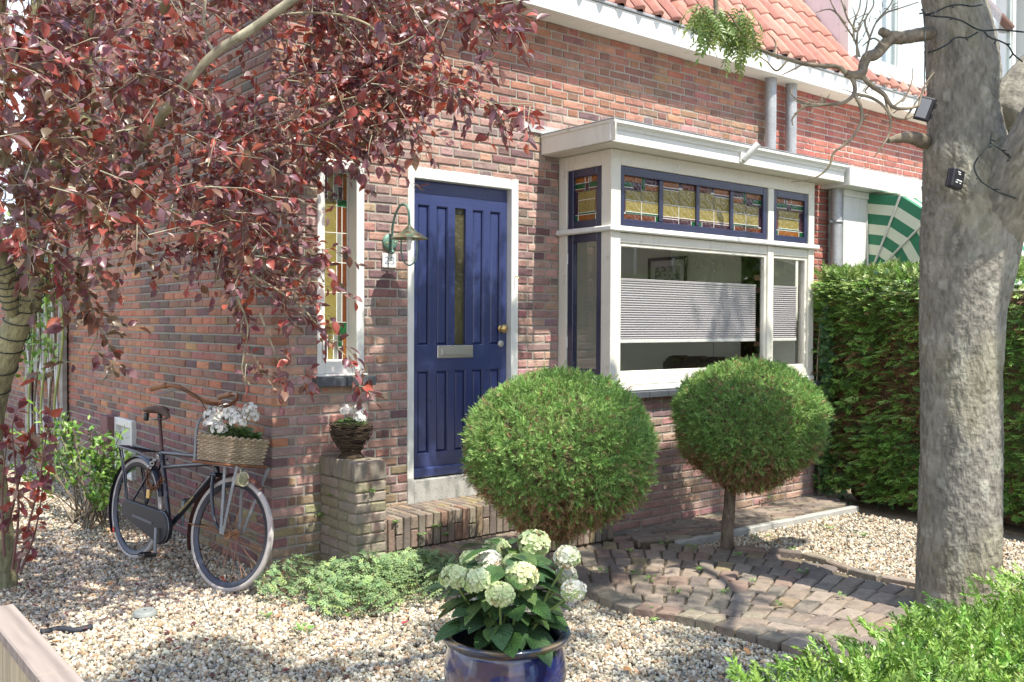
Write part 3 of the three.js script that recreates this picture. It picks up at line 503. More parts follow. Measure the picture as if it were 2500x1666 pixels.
// ---------- cellar window and far window of the side wall ----------
{
  const w = put(new THREE.Group(), house, 'cellar_window'); w.rotation.y = Math.PI / 2;   // local x along -z
  frameBars(2.525, 2.98, 0.255, 0.732, { l: 0.028, r: 0.028, t: 0.06, b: 0.035 }, 0.035, 0.13).mesh('window_frame', M.white, w);
  new GB().box(2.554, 0.291, 0.08, 2.951, 0.671, 0.086, 0.001).mesh('panel', mat([0.6, 0.63, 0.62], 0.4, { map: T.paint }), w);
  w.scale.z = -1; w.scale.z = 1; w.position.x = -0.07;
  const rev = new GB().box(2.985, 0.25, -0.03, 3.19, 0.735, 0.05).mesh('brick_reveal', brickMat(PAL.plinth[0]), w); rev.position.z = 0.01;
  const w2 = put(new THREE.Group(), house, 'side_window'); w2.rotation.y = Math.PI / 2;
  frameBars(5.23, 5.89, 0.99, 2.34, 0.07, 0.03, 0.1).mesh('window_frame', M.white, w2);
  new GB().box(5.3005, 1.0605, 0.06, 5.8195, 2.2695, 0.065, 0.0005).mesh('glass_pane', M.glass, w2);
  new GB().box(5.18, 0.93, -0.06, 5.94, 0.978, 0.09).mesh('window_sill', M.slate, w2); w2.position.x = -0.02;
}
// ---------- wall lamp, number plate ----------
{
  const lamp = thing('wall_lamp', 'green copper swan-neck wall lamp with cone shade beside the door', 'lamp', [0.808, 2.05, 0]);
  const cu = mat([0.20, 0.36, 0.29], 0.55, { map: T.concrete, metalness: 0.25 }), sh = mat([0.33, 0.38, 0.30], 0.55, { map: tex(256, (u, v) => { const s = smooth(0.5, 0.62, fbm(u * 6, v * 6, 6, 4, 301)); return [lerp(0.62, 0.85, s), lerp(0.75, 0.48, s), lerp(0.66, 0.36, s)]; }, true, 5), metalness: 0.25 });
  new GB().lathe([[0, 0.02], [0.035, 0.02], [0.052, 0.012], [0.055, 0]], 28, M4(0, -0.005, 0.001, Math.PI / 2)).mesh('backplate', cu, lamp);
  new GB().add(new THREE.SphereGeometry(0.006, 8, 6), M4(-0.03, -0.015, 0.02)).add(new THREE.SphereGeometry(0.006, 8, 6), M4(0.03, -0.005, 0.02)).mesh('screw', M.brass, lamp);
  new GB().tube(curve([[0, -0.065, 0.03], [0, 0.0, 0.03], [0, 0.12, 0.045], [0, 0.2, 0.1], [0, 0.225, 0.16], [0, 0.19, 0.22], [0, 0.1, 0.232], [0, 0.075, 0.232]], 26), 0.0075, 10).add(new THREE.SphereGeometry(0.016, 14, 10), M4(0, -0.07, 0.03)).tube([[0, -0.03, 0.015], [0, -0.03, 0.032]], 0.012, 10).mesh('swan_neck', cu, lamp);
  new GB().lathe([[0.012, 0.085], [0.014, 0.078], [0.05, 0.045], [0.115, 0.006], [0.117, 0], [0.113, 0.001], [0.048, 0.04], [0.01, 0.073]], 40, M4(0, 0, 0.232)).mesh('lamp_shade', sh, lamp);
  new GB().lathe([[0.048, 0.02], [0.05, -0.06], [0.049, -0.09], [0.042, -0.118], [0.024, -0.138], [0, -0.144]], 32, M4(0, 0, 0.232)).mesh('glass_jar', M.glass, lamp);
  new GB().tube(curve([[-0.056, 0.02, 0.232], [-0.058, -0.09, 0.232], [-0.04, -0.14, 0.232], [0, -0.165, 0.232], [0.04, -0.14, 0.232], [0.058, -0.09, 0.232], [0.056, 0.02, 0.232]], 24), 0.005, 8).mesh('guard_wire', cu, lamp);
  new GB().lathe([[0, 0.03], [0.017, 0.03], [0.017, -0.02], [0.012, -0.03], [0.013, -0.06], [0.0, -0.075]], 18, M4(0, 0, 0.232)).mesh('bulb', mat([0.8, 0.8, 0.78], 0.25), lamp);
  const c = document.createElement('canvas'); c.width = c.height = 256; const x = c.getContext('2d');
  x.fillStyle = '#e9e7e2'; x.fillRect(0, 0, 256, 256); x.fillStyle = '#8f97a6'; x.font = 'bold 190px sans-serif'; x.textAlign = 'center'; x.textBaseline = 'middle';
  x.save(); x.translate(126, 132); x.scale(1.02, 1.1); x.fillText('23', 0, 0); x.restore();
  const t = new THREE.CanvasTexture(c); t.colorSpace = THREE.SRGBColorSpace;
  const pl = thing('house_number_plate', 'white enamel house number plate reading 23 under the lamp', 'number plate', [0.8005, 1.926, 0.006]);
  new GB().box(-0.052, -0.046, 0, 0.052, 0.046, 0.006, 0.003).mesh('plate', mat([0.8, 0.79, 0.76], 0.25, { clearcoat: 0.5 }), pl);
  put(new THREE.Mesh(new THREE.PlaneGeometry(0.098, 0.086), mat([0.95, 0.95, 0.95], 0.3, { map: t })), pl, 'numerals').position.z = 0.0075;
  const sc = new GB(); for (const a of [-1, 1]) for (const b of [-1, 1]) sc.add(new THREE.SphereGeometry(0.0025, 6, 5), M4(a * 0.045, b * 0.039, 0.008)); sc.mesh('screw', M.steel, pl);
}
// ---------- ground ----------
const groundM = mat([0.42, 0.36, 0.28], 0.95, { map: T.soil, bumpMap: T.bump, bumpScale: 0.004 });
{
  const g = new THREE.PlaneGeometry(300, 300, 1, 1).rotateX(-Math.PI / 2); const uv = g.attributes.uv; for (let i = 0; i < uv.count; i++) uv.setXY(i, uv.getX(i) * 300, uv.getY(i) * 300);
  const o = put(new THREE.Mesh(g, groundM), scene, 'ground'); o.position.y = -0.012; structure(o, 'bare sandy soil under the gravel garden');
}
const inPoly = (x, z, P) => { let c = false; for (let i = 0, j = P.length - 1; i < P.length; j = i++) if ((P[i][1] > z) !== (P[j][1] > z) && x < (P[j][0] - P[i][0]) * (z - P[i][1]) / (P[j][1] - P[i][1]) + P[i][0]) c = !c; return c; };
// street side: pavement behind the camera
{
  const o = put(new THREE.Mesh(boxUV(chamferBox(60, 0.05, 5, 0.01)), M.concrete), scene, 'pavement'); o.position.set(0, -0.02, 7.2); structure(o, 'pale concrete pavement along the street');
  const s = put(new THREE.Mesh(boxUV(chamferBox(60, 0.05, 6, 0.01)), mat([0.16, 0.14, 0.13], 0.9, { map: T.concrete })), scene, 'street'); s.position.set(0, -0.04, 12.8); structure(s, 'dark street surface');
}
// ---------- paved path ----------
const pathPoly = [[0.80, 0.60], [0.95, 0.72], [1.30, 1.22], [1.27, 1.75], [1.36, 2.02], [1.40, 2.30], [1.43, 2.66], [1.6, 3.7], [2.9, 3.7], [2.80, 2.55], [2.72, 2.2], [2.86, 1.72], [2.66, 1.28], [2.50, 0.98], [2.2, 0.85], [2.27, 0.62], [2.27, 0.5], [0.8, 0.5]];
const stripPoly = [[2.3, 0.56], [4.75, 0.56], [4.62, 0.98], [2.56, 0.93], [2.3, 0.84]];
const path = put(new THREE.Mesh(slab(new THREE.Shape(pathPoly.map(([x, z]) => new THREE.Vector2(x, -z))), 0.02), mat([0.20, 0.17, 0.12], 0.95, { map: T.soil })), scene, 'garden_path');
path.rotation.x = -Math.PI / 2; path.position.y = -0.004; path.updateMatrix(); structure(path, 'brown clay brick path from the door step to the street');
const paverGeos = []; for (let i = 0; i < 8; i++) { const g = brickGeo(0.2, 0.096, 0.05, 200 + i, 0.007, 2.4); g.rotateX(-Math.PI / 2); paverGeos.push(g); }   // top face at y = 0
const paveM = new Map(), paverMat = (c) => { const k = c.join(); if (!paveM.has(k)) paveM.set(k, mat(c, 0.85, { map: T.brick, bumpMap: T.brickBump, bumpScale: 0.003 })); return paveM.get(k); };
function paveAll(list, parent, name, quota, r) {
  list.forEach((b) => { const [, , d] = px(b.p); b.s = inFrame(b.p, -5) ? 1 / d : 0; });
  list.sort((a, b) => b.s - a.s); parent.updateMatrix(); const inv = parent.matrix.clone().invert(), rest = new GB();
  list.forEach((b, i) => {
    const o = new THREE.Mesh(pick(paverGeos, r), paverMat(b.col)); o.position.copy(b.p); o.rotation.set((r() - 0.5) * 0.05, b.a + (r() - 0.5) * 0.04, (r() - 0.5) * 0.05, 'YXZ'); o.scale.set((b.len ?? 0.2) / 0.2, 1, (b.wid ?? 0.096) / 0.096);
    o.updateMatrix(); o.applyMatrix4(inv);
    if (i < quota && b.s > 0) put(o, parent, name); else { o.updateMatrix(); rest.add(o.geometry, o.matrix, b.col); }
  });
  if (rest.g.length) rest.mesh(name + '_rest', brickMass, parent).userData.kind = 'stuff';
}
{
  const r = rng(91), C0 = [0.2, 2.85], list = [];
  for (let R = 1.0; R < 3.6; R += R < 1.55 ? 0.106 : 0.209) {
    const head = R >= 1.55;
    let a = -Math.PI / 2 - 0.4 + r() * 0.1; const end = Math.PI * 0.35;
    while (a < end) {
      const len = head ? 0.1 + 0.02 * (r() - 0.5) : 0.2 * (r() < 0.3 ? 0.52 : 1), m = a + len / 2 / R, x = C0[0] + R * Math.cos(m), z = C0[1] + R * Math.sin(m); a += (len + 0.009) / R;
      if (!inPoly(x, z, pathPoly)) continue;
      const mossy = r() < 0.1;
      list.push({ p: V(x + (r() - 0.5) * 0.006, 0.032 + 0.016 * (n3(x * 2.5, 1, z * 2.5) - 0.5) + (r() - 0.5) * 0.008, z), a: -m - Math.PI / 2 + (r() - 0.5) * 0.05 + (head ? Math.PI / 2 : 0), len: head ? 0.196 + 0.012 * r() : len * (0.97 + 0.04 * r()), wid: head ? len * 0.97 : 0.092 + 0.009 * r(), col: mossy ? pick(PAL.algae, r) : pick(PAL.paver, r) });
    }
  }
  // raised edging bricks along the gravel
  const edge = curve([[1.16, 0, 1.08], [1.27, 0, 1.3], [1.22, 0, 1.75], [1.31, 0, 2.02], [1.35, 0, 2.3], [1.38, 0, 2.66], [1.5, 0, 3.5]], 200); let acc = 0;
  for (let i = 1; i < edge.length; i++) { acc += edge[i].distanceTo(edge[i - 1]); if (acc > 0.112) { acc = 0; const d = edge[i].clone().sub(edge[i - 1]); list.push({ p: V(edge[i].x, 0.05 + r() * 0.012, edge[i].z), a: Math.atan2(-d.z, d.x) + Math.PI / 2, len: 0.12, wid: 0.104, col: pick(PAL.paver, r) }); } }
  const edge2 = curve([[2.62, 0, 1.22], [2.9, 0, 1.7], [2.78, 0, 2.2], [2.86, 0, 2.6], [2.96, 0, 3.6]], 200); acc = 0;
  for (let i = 1; i < edge2.length; i++) { acc += edge2[i].distanceTo(edge2[i - 1]); if (acc > 0.207) { acc = 0; const d = edge2[i].clone().sub(edge2[i - 1]); list.push({ p: V(edge2[i].x, 0.045 + r() * 0.01, edge2[i].z), a: Math.atan2(-d.z, d.x), len: 0.2, wid: 0.06, col: pick(PAL.paver, r) }); } }
  paveAll(list, path, 'paving_brick', 300, r);
}
// paved strip in front of the bay, with its concrete edging
const strip = put(new THREE.Mesh(slab(new THREE.Shape(stripPoly.map(([x, z]) => new THREE.Vector2(x, -z))), 0.05), mat([0.22, 0.19, 0.14], 0.95, { map: T.soil })), scene, 'bay_paving');
strip.rotation.x = -Math.PI / 2; strip.position.y = -0.006; strip.updateMatrix(); structure(strip, 'strip of brown bricks laid on edge under the bay window');
{
  const r = rng(92), list = []; const dir = V(0.92, 0, 0.39), ang = Math.atan2(-dir.z, dir.x);
  for (let k = -50; k < 60; k++) { let s = -1 - r() * 0.2; while (s < 4) { const q = V(2.3, 0, 0.6).addScaledVector(dir, s + 0.1).addScaledVector(V(-0.39, 0, 0.92), k * 0.057); s += 0.207; if (inPoly(q.x, q.z, stripPoly)) list.push({ p: V(q.x, 0.062 + (r() - 0.5) * 0.006, q.z), a: ang, len: 0.2, wid: 0.05, col: pick(PAL.paver, r) }); } }
  paveAll(list, strip, 'edge_laid_brick', 300, r);
  const ed = thing('concrete_edging', 'thin concrete edging between gravel and bay paving', 'edging');
  for (const [a, b] of [[[2.50, 0.955], [3.5, 0.99]], [[3.505, 0.99], [4.62, 1.03]]]) { const L = Math.hypot(b[0] - a[0], b[1] - a[1]), o = put(new THREE.Mesh(chamferBox(L, 0.14, 0.055, 0.008), M.concrete), ed, 'edging_stone'); o.position.set((a[0] + b[0]) / 2, -0.018, (a[1] + b[1]) / 2); o.rotation.y = -Math.atan2(b[1] - a[1], b[0] - a[0]); }
}
// ---------- door steps, pedestal ----------
const edgeGeos = new Map();
function blockGeo(w, h, d, k) { const key = [w, h, d, k].map((x) => +x.toFixed(3)).join(); if (!edgeGeos.has(key)) { const g = chamferBox(w, h, d, 0.006), r = rng(k * 31 + 7), p = g.attributes.position, memo = {}; for (let i = 0; i < p.count; i++) { const q = [p.getX(i), p.getY(i), p.getZ(i)].map((x) => x.toFixed(4)).join(); memo[q] ??= [0, 1, 2].map(() => (r() - 0.5) * 0.004); p.setXYZ(i, p.getX(i) + memo[q][0], p.getY(i) + memo[q][1], p.getZ(i) + memo[q][2]); } g.computeVertexNormals(); const uv = g.attributes.uv, o = r() * 9; for (let i = 0; i < uv.count; i++) uv.setXY(i, uv.getX(i) + o, uv.getY(i) + o); edgeGeos.set(key, g); } return edgeGeos.get(key); }
const block = (parent, name, x, y, z, w, h, d, col, r) => { const o = put(new THREE.Mesh(blockGeo(w, h, d, Math.floor(r() * 4)), paverMat(col)), parent, name); o.position.set(x, y, z); o.rotation.set((r() - 0.5) * 0.02, (r() - 0.5) * 0.03, (r() - 0.5) * 0.02); return o; };
{
  const r = rng(93), st = thing('brick_door_step', 'weathered step of upright brown bricks below the front door', 'step');
  new GB().box(0.53, -0.05, 0.01, 2.25, 0.325, 0.345, 0.002).mesh('mortar_bed', mat([0.16, 0.14, 0.10], 0.95, { map: T.soil }), st);
  const c = (k) => (r() < 0.25 ? pick(PAL.algae, r) : pick(PAL.paver, r));
  let i = 0; for (let x = 0.552; x < 2.26; x += 0.0555, i++) {
    if (i % 2) block(st, 'upright_brick', x, 0.245, 0.30, 0.048, 0.2, 0.115, c(), r); else { const h = 0.1 + (r() - 0.5) * 0.03; block(st, 'upright_brick', x, 0.345 - h / 2, 0.30, 0.048, h - 0.006, 0.115, c(), r); block(st, 'upright_brick', x, 0.145 + (0.2 - h) / 2, 0.30, 0.048, 0.2 - h - 0.004, 0.112, c(), r); }
    block(st, 'tread_brick', x, 0.318, i % 2 ? 0.135 : 0.185, 0.048, 0.052, i % 2 ? 0.2 : 0.1, c(), r); block(st, 'tread_brick', x, 0.317, i % 2 ? 0.016 : 0.07, 0.048, 0.052, i % 2 ? 0.03 : 0.12, c(), r);
  }
  const lo = thing('low_brick_step', 'low kerb-like step of brown bricks in front of the door step', 'step');
  new GB().box(0.86, -0.05, 0.365, 2.25, 0.12, 0.6, 0.002).mesh('mortar_bed', mat([0.16, 0.14, 0.10], 0.95, { map: T.soil }), lo);
  for (let x = 0.84; x < 2.26; x += 0.057) { block(lo, 'tread_brick', x, 0.095, 0.52, 0.05, 0.105, 0.2, c(), r); block(lo, 'tread_brick', x, 0.097, 0.395, 0.05, 0.1, 0.045, c(), r); }
  const pd = thing('brick_pedestal', 'mossy square brick pedestal beside the door step', 'pedestal');
  new GB().box(0.325, -0.1, 0.0, 0.51, 0.6, 0.43, 0.002).mesh('mortar_core', mat([0.30, 0.27, 0.19], 0.95, { map: T.mortar }), pd);
  const A = [[0.34, 0.28, 0.225], [0.31, 0.265, 0.20], [0.37, 0.305, 0.25], [0.29, 0.25, 0.20], [0.36, 0.28, 0.23], [0.30, 0.265, 0.175]];
  for (let k = -1; k < 10; k++) {
    const y = 0.03 + k * 0.0605 - 0.005;
    if (k % 2) for (const z of [0.107, 0.331]) for (const x of [0.366, 0.469]) block(pd, 'brick', x, y, z, 0.099, 0.052, 0.214, pick(A, r), r); else for (const z of [0.054, 0.165, 0.276, 0.387]) block(pd, 'brick', 0.4175, y, z, 0.204, 0.052, 0.102, pick(A, r), r);
  }
  for (let z = 0.028; z < 0.44; z += 0.0548) block(pd, 'coping_brick', 0.4175, 0.66, z, 0.212, 0.11, 0.049, pick(A, r).map((q) => q * 0.9), r);
}
// ---------- gravel ----------
{
  const r = rng(95), g0 = new THREE.IcosahedronGeometry(1, 1), p = g0.attributes.position, memo = {};
  for (let i = 0; i < p.count; i++) { const k = [p.getX(i), p.getY(i), p.getZ(i)].map((x) => x.toFixed(3)).join(); memo[k] ??= 0.86 + 0.26 * r(); p.setXYZ(i, p.getX(i) * memo[k], p.getY(i) * memo[k], p.getZ(i) * memo[k]); }
  g0.computeVertexNormals();
  const PC = [[0.532, 0.481, 0.383], [0.475, 0.407, 0.296], [0.427, 0.342, 0.235], [0.598, 0.555, 0.461], [0.332, 0.264, 0.183], [0.399, 0.37, 0.313], [0.228, 0.185, 0.139], [0.162, 0.153, 0.135], [0.38, 0.25, 0.148], [0.503, 0.444, 0.348], [0.285, 0.222, 0.152]];
  const list = [], m = new THREE.Matrix4(), q = new THREE.Quaternion(), e = new THREE.Euler();
  const bad = (x, z) => inPoly(x, z, pathPoly) || inPoly(x, z, stripPoly) || (x > -0.005 && z < 0.02) || (x > 0.3 && x < 2.3 && z < 0.6 && z > -0.1 && !(x < 0.84 && z > 0.36)) || (x > 2.2 && z < 1.0) || (x > 4.55);
  let tries = 0;
  while (list.length < 175000 && tries++ < 560000) {
    const x = -3.4 + r() * 8.2, z = -6 + r() * 10; if (bad(x, z)) continue;
    const d = Math.hypot(x + 2.38, z - 5.18); if (r() > clamp(1.5 - d * 0.14, 0.25, 1)) continue;
    const P = V(x, 0, z), [u, v] = px(P); if (u < -120 || u > 2620 || v > 1820) continue;
    const s = 0.0052 + 0.0062 * r() * r() + 0.001 * d * 0.26, mound = 0.012 * (n3(x * 3, 2, z * 3) - 0.4);
    e.set(r() * 6.3, r() * 6.3, r() * 6.3); q.setFromEuler(e); m.compose(V(x, mound + s * (r() * 0.9 - 0.1), z), q, V(s * (1 + 0.6 * r()), s * (0.55 + 0.35 * r()), s * (0.8 + 0.3 * r())));
    list.push([m.clone(), vary(pick(PC, r), r, 0.14, 0.04)]);
  }
  const o = inst('gravel', g0, mat([1, 1, 1], 0.75), list, scene); tag(o, 'pale cream and tan pebble gravel covering the garden', 'gravel', null, 'stuff');
}
// ---------- neighbour ----------
const nextHouse = thing('neighbour_house', 'red brick terraced house with pale joints and white dormer next door', 'house');
{
  const nHoles = [[5.3, 8.2, 0.9, 2.72]];
  const w = put(new THREE.Mesh(slab(wallShape([[4.905, -0.1], [12, -0.1], [12, 3.75], [4.905, 3.75]], nHoles), 0.24), M.mortarPale), nextHouse, 'front_wall'); w.position.set(0, 0, -0.2465);
  const tone = (x, y, r) => pick(PAL.neighbour, r);
  const b = layWall({ O: V(0, 0, 0), U: V(1, 0, 0), N: V(0, 0, 1), w0: 4.905, w1: 9, y0: 1.8, y1: 3.73, bond: 'flemish', holes: nHoles, tone, seed: 15 });
  for (const q of b) { q.c.z += 0; q.vis = (k) => (k.y < 2.9 ? 0.05 : 1); }
  const pier = put(new THREE.Mesh(slab(wallShape([[4.815, -0.1], [5.05, -0.1], [5.05, 2.735], [4.815, 2.735]], []), 0.44), M.mortar), nextHouse, 'pier'); pier.position.set(0, 0, 0.02);
  const pb = layWall({ O: V(0, 0, 0.4665), U: V(1, 0, 0), N: V(0, 0, 1), w0: 4.805, w1: 5.055, y0: 0.9, y1: 2.735, bond: 'flemish', tone, seed: 16, start: (odd) => 4.805 - (odd ? 0.06 : 0.11) });
  const pl = layWall({ O: V(4.8085, 0, 0.02), U: V(0, 0, 1), N: V(-1, 0, 0), w0: 0, w1: 0.44, y0: 0.9, y1: 2.735, bond: 'stretcher', tone: (x, y, r) => pick(PAL.warm, r), seed: 17 });
  wallBricks([[b, w], [pb, pier], [pl, pier]], 300, 78);
  for (const k of [w, pier]) { k.updateMatrix(); const inv = k.matrix.clone().invert(); for (const c of k.children) { c.updateMatrix(); c.applyMatrix4(inv); } }
  new GB().box(4.905, 3.73, -0.02, 12, 3.745, 0.2, 0.002).mesh('soffit', M.cream, nextHouse);
  new GB().box(4.9, 3.722, 0.2, 12, 3.875, 0.224, 0.002).mesh('fascia_board', M.white, nextHouse);
  new GB().box(4.9, 3.878, 0.16, 12, 3.9, 0.236, 0.004).mesh('gutter_lip', M.zinc, nextHouse);
  tiledRoof(nextHouse, 4.88, 6.11, 8, 4);
  // body so that no light enters
  new GB().box(5.2, -0.1, -9, 12, 3.7, -8.8).box(11.8, -0.1, -8.8, 12, 3.7, -0.3).mesh('rear_walls', M.mortar, nextHouse);
  new GB().box(4.91, 2.76, -8.8, 11.8, 2.85, -0.26).mesh('ceiling', M.plaster, nextHouse);
  // bay of the neighbour: white canopy board, pale post, window
  new GB().box(4.93, 2.722, 0.005, 9.5, 2.885, 0.755, 0.006).mesh('bay_canopy', M.white, nextHouse);
  new GB().box(5.09, 0.5, 0.01, 5.5, 2.72, 0.6, 0.006).mesh('bay_post', mat([0.68, 0.67, 0.64], 0.5, { map: T.paint }), nextHouse);
  new GB().box(5.07, 2.66, 0.012, 5.52, 2.7205, 0.615, 0.004).mesh('bay_post_cap', M.white, nextHouse);
  new GB().box(5.505, 0.5, 0.05, 8.2, 2.72, 0.3, 0.006).mesh('bay_window', mat([0.05, 0.06, 0.06], 0.1, { clearcoat: 1 }), nextHouse);
  // dormer
  const D = put(new THREE.Group(), nextHouse, 'dormer');
  const lil = mat([0.72, 0.68, 0.70], 0.6, { map: T.paint });
  new GB().box(6.13, 4.1, -3.6, 6.16, 6.4, -0.03).mesh('cheek', lil, D);
  new GB().box(6.16, 6.3, -3.6, 10.5, 6.5, 0.02).mesh('dormer_roof', M.white, D);
  const fr = frameBars(6.125, 9.9, 4.165, 6.3, { l: 0.07, r: 0.07, t: 0.1, b: 0.085 }, -0.1, -0.005).box(7.09, 4.2505, -0.1, 7.16, 6.1995, -0.01).box(8.4, 4.2505, -0.1, 8.47, 6.1995, -0.01); fr.mesh('window_frame', M.white, D);
  new GB().box(6.16, 4.0, -3.6, 10.4, 4.06, -0.12).mesh('floor', M.plaster, D); new GB().box(10.4, 4.0, -3.6, 10.45, 6.3, -0.1).box(6.16, 4.0, -3.65, 10.4, 6.3, -3.6).mesh('room_walls', M.plaster, D);
  for (const [a, b2] of [[6.1955, 7.0895], [7.1605, 8.3995], [8.4705, 9.8295]]) { const s = frameBars(a, b2, 4.251, 6.199, 0.03, -0.07, -0.03).mesh('sash', mat([0.45, 0.5, 0.48], 0.4), D); new GB().box(a + 0.0305, 4.2815, -0.053, b2 - 0.0305, 6.1685, -0.049, 0.0005).mesh('glass_pane', M.glass, s); }
  const cu = []; for (let i = 0; i <= 120; i++) { const t = i / 120; cu.push(V(6.25 + t * 3.5, 0, -0.2 + 0.03 * Math.sin(t * 95) + 0.012 * Math.sin(t * 37))); }
  const cg = new THREE.BufferGeometry(), cp = []; for (let i = 0; i < 120; i++) { const a = cu[i], b2 = cu[i + 1]; for (const [q, y] of [[a, 4.1], [b2, 4.1], [b2, 6.25], [a, 4.1], [b2, 6.25], [a, 6.25]]) cp.push(V(q.x, y, q.z)); } cg.setFromPoints(cp); cg.computeVertexNormals(); boxUV(cg);
  put(new THREE.Mesh(cg, mat([0.68, 0.78, 0.80], 0.9, { transmission: 0.3, thickness: 0, side: THREE.DoubleSide })), D, 'curtain');
  const fl = new THREE.Mesh(chamferBox(4.2, 0.02, 0.26, 0.004), mat([0.66, 0.67, 0.68], 0.55, { map: T.concrete })); put(fl, D, 'lead_flashing'); fl.position.copy(roofPoint(8.25, 0.2, 0.075)); fl.rotation.x = PITCH;
  const r = rng(45); for (let i = 0; i < 14; i++) { const o = put(new THREE.Mesh(pick(tileGeos, r), pick(tileMats, r)), D, 'roof_tile'); o.position.copy(roofPoint(6.24 + i * TW, -0.03, 0.02)); o.rotation.x = -(Math.PI / 2 - PITCH); }
  // bargeboard end of the further roof
  const q = [at(2398, 2, 12), at(2450, 62, 12), at(2510, 62, 12.4), at(2510, -40, 12.4), at(2398, -40, 12)];
  new GB().tube([at(2385, -20, 11.6), at(2470, 72, 11.6)], 0.06, 6).mesh('verge_board', mat([0.14, 0.07, 0.05], 0.6), nextHouse);
  new GB().box(10.5, 3.9, -3, 10.6, 6.9, -0.2).mesh('dormer_end', lil, nextHouse);
}
// ---------- down pipes ----------
function pipe(label, x, z, y0, y1, r, clips = []) {
  const t = thing('down_pipe', label, 'pipe', [x, y0, z], 'zinc down pipes');
  new GB().tube([[0, 0, 0], [0, (y1 - y0) / 2, 0], [0, y1 - y0, 0]], r, 20).mesh('tube', M.zinc, t);
  for (const c of clips) new GB().tube([[0, c - y0 - 0.012, 0], [0, c - y0 + 0.012, 0]], r + 0.005, 20).box(-r - 0.05, c - y0 - 0.01, -0.012, -r - 0.002, c - y0 + 0.01, 0.0, 0.002).mesh('pipe_clip', M.zinc, t);
  return t;
}
pipe('grey down pipe under the eaves on the dark brick side of the party wall', 4.72, 0.09, 2.9, 3.73, 0.05);
pipe('grey down pipe under the eaves on the pale jointed neighbour wall', 5.03, 0.09, 2.9, 3.73, 0.05);
pipe('grey down pipe with clip between brick pier and pale post', 5.03, 0.565, 0.4, 2.74, 0.048, [2.43]);
const meter = thing('junction_box', 'small grey box between the two upper down pipes', 'box', [4.9, 2.98, 0.03]);
new GB().box(-0.035, -0.08, -0.02, 0.035, 0.08, 0.03, 0.006).mesh('box_lid', mat([0.35, 0.38, 0.42], 0.5), meter); new GB().tube([[0, 0.08, 0], [0, 0.14, 0]], 0.008, 8).mesh('conduit', M.zinc, meter);
// ---------- awning ----------
{
  const aw = thing('striped_awning', 'green and white striped hood awning over the neighbour window', 'awning', [5.47, 1.93, 0.62]);
  const gr = mat([0.03, 0.17, 0.085], 0.75, { side: THREE.DoubleSide }), wh = mat([0.72, 0.74, 0.58], 0.75, { side: THREE.DoubleSide, transmission: 0.25, thickness: 0 }), rib = mat([0.55, 0.53, 0.47], 0.5);
  const R = 0.79, A = [92, 68, 43, 18, -2].map((d) => d * Math.PI / 180), W = 0.092, P = (r, a, x) => V(x, r * Math.sin(a), r * Math.cos(a));
  const quad = (g, a, b, c, d) => { const q = new THREE.BufferGeometry().setFromPoints([a, b, c, a, c, d]); q.computeVertexNormals(); g.add(boxUV(q)); };
  for (const [x, nm] of [[0, 'end_panel'], [2.6, 'far_end_panel']]) { const g = new GB(), w = new GB(); let k = 0; for (let r1 = R; r1 > 0.02; r1 -= W, k++) { const r0 = Math.max(0.01, r1 - W); for (let i = 0; i < A.length - 1; i++) quad(k % 2 ? w : g, P(r0, A[i], x), P(r1, A[i], x), P(r1, A[i + 1], x), P(r0, A[i + 1], x)); } g.mesh(nm + '_green_stripes', gr, aw).userData.kind = 'stuff'; w.mesh(nm + '_white_stripes', wh, aw).userData.kind = 'stuff'; }
  for (let i = 0, k = 0; i < 2.6; i += W, k++) { const s = new GB(); for (let j = 0; j < A.length - 1; j++) quad(s, P(R, A[j], i), P(R, A[j], Math.min(2.6, i + W)), P(R, A[j + 1], Math.min(2.6, i + W)), P(R, A[j + 1], i)); s.mesh('canopy_stripe', k % 2 ? wh : gr, aw); }
  for (const a of A.slice(0)) new GB().tube([P(0.02, a, -0.008), P(R * 0.5, a, -0.008), P(R + 0.004, a, -0.008)], 0.011, 6).tube([P(R + 0.004, a, 0.0), P(R + 0.004, a, 2.6)], 0.008, 6).mesh('awning_rib', rib, aw);
}
// ---------- foliage kit ----------
function leafGeo(L, W, fold = 0.25, droop = 0.2, pts = [[0, 0.06], [0.22, 0.78], [0.5, 1], [0.78, 0.62], [1, 0]]) {   // lies along +x from its stalk, faces +y
  const pos = [], idx = [], uv = [];
  pts.forEach(([t, w], i) => { const y = -droop * L * t * t; for (const s of [-1, 0, 1]) { pos.push(t * L, y + (s ? fold * W / 2 * w : 0), s * w * W / 2); uv.push(t, s / 2 + 0.5); } });
  for (let i = 0; i < pts.length - 1; i++) for (const k of [0, 1]) { const a = i * 3 + k, b = a + 3; idx.push(a, a + 1, b, a + 1, b + 1, b); }
  const g = new THREE.BufferGeometry(); g.setAttribute('position', new THREE.Float32BufferAttribute(pos, 3)); g.setAttribute('uv', new THREE.Float32BufferAttribute(uv, 2)); g.setIndex(idx); g.computeVertexNormals(); return g;
}
const leafM = (o = {}) => mat(o.color ?? [1, 1, 1], o.rough ?? 0.5, { side: THREE.DoubleSide, transmission: o.t ?? 0.3, thickness: 0, ior: 1.4, ...(o.x ?? {}) });
const rv = (r) => { const z = r() * 2 - 1, a = r() * 6.2832, s = Math.sqrt(1 - z * z); return V(s * Math.cos(a), z, s * Math.sin(a)); };
const UPV = V(0, 1, 0);
function aim(p, dir, up, s, sy = s, sz = s) {                        // matrix: local +x along dir, +y near up
  const x = dir.clone().normalize(), z = x.clone().cross(up); if (z.lengthSq() < 1e-6) z.set(0, 0, 1); z.normalize(); const y = z.clone().cross(x);
  return new THREE.Matrix4().makeBasis(x.multiplyScalar(s), y.multiplyScalar(sy), z.multiplyScalar(sz)).setPosition(p);
}
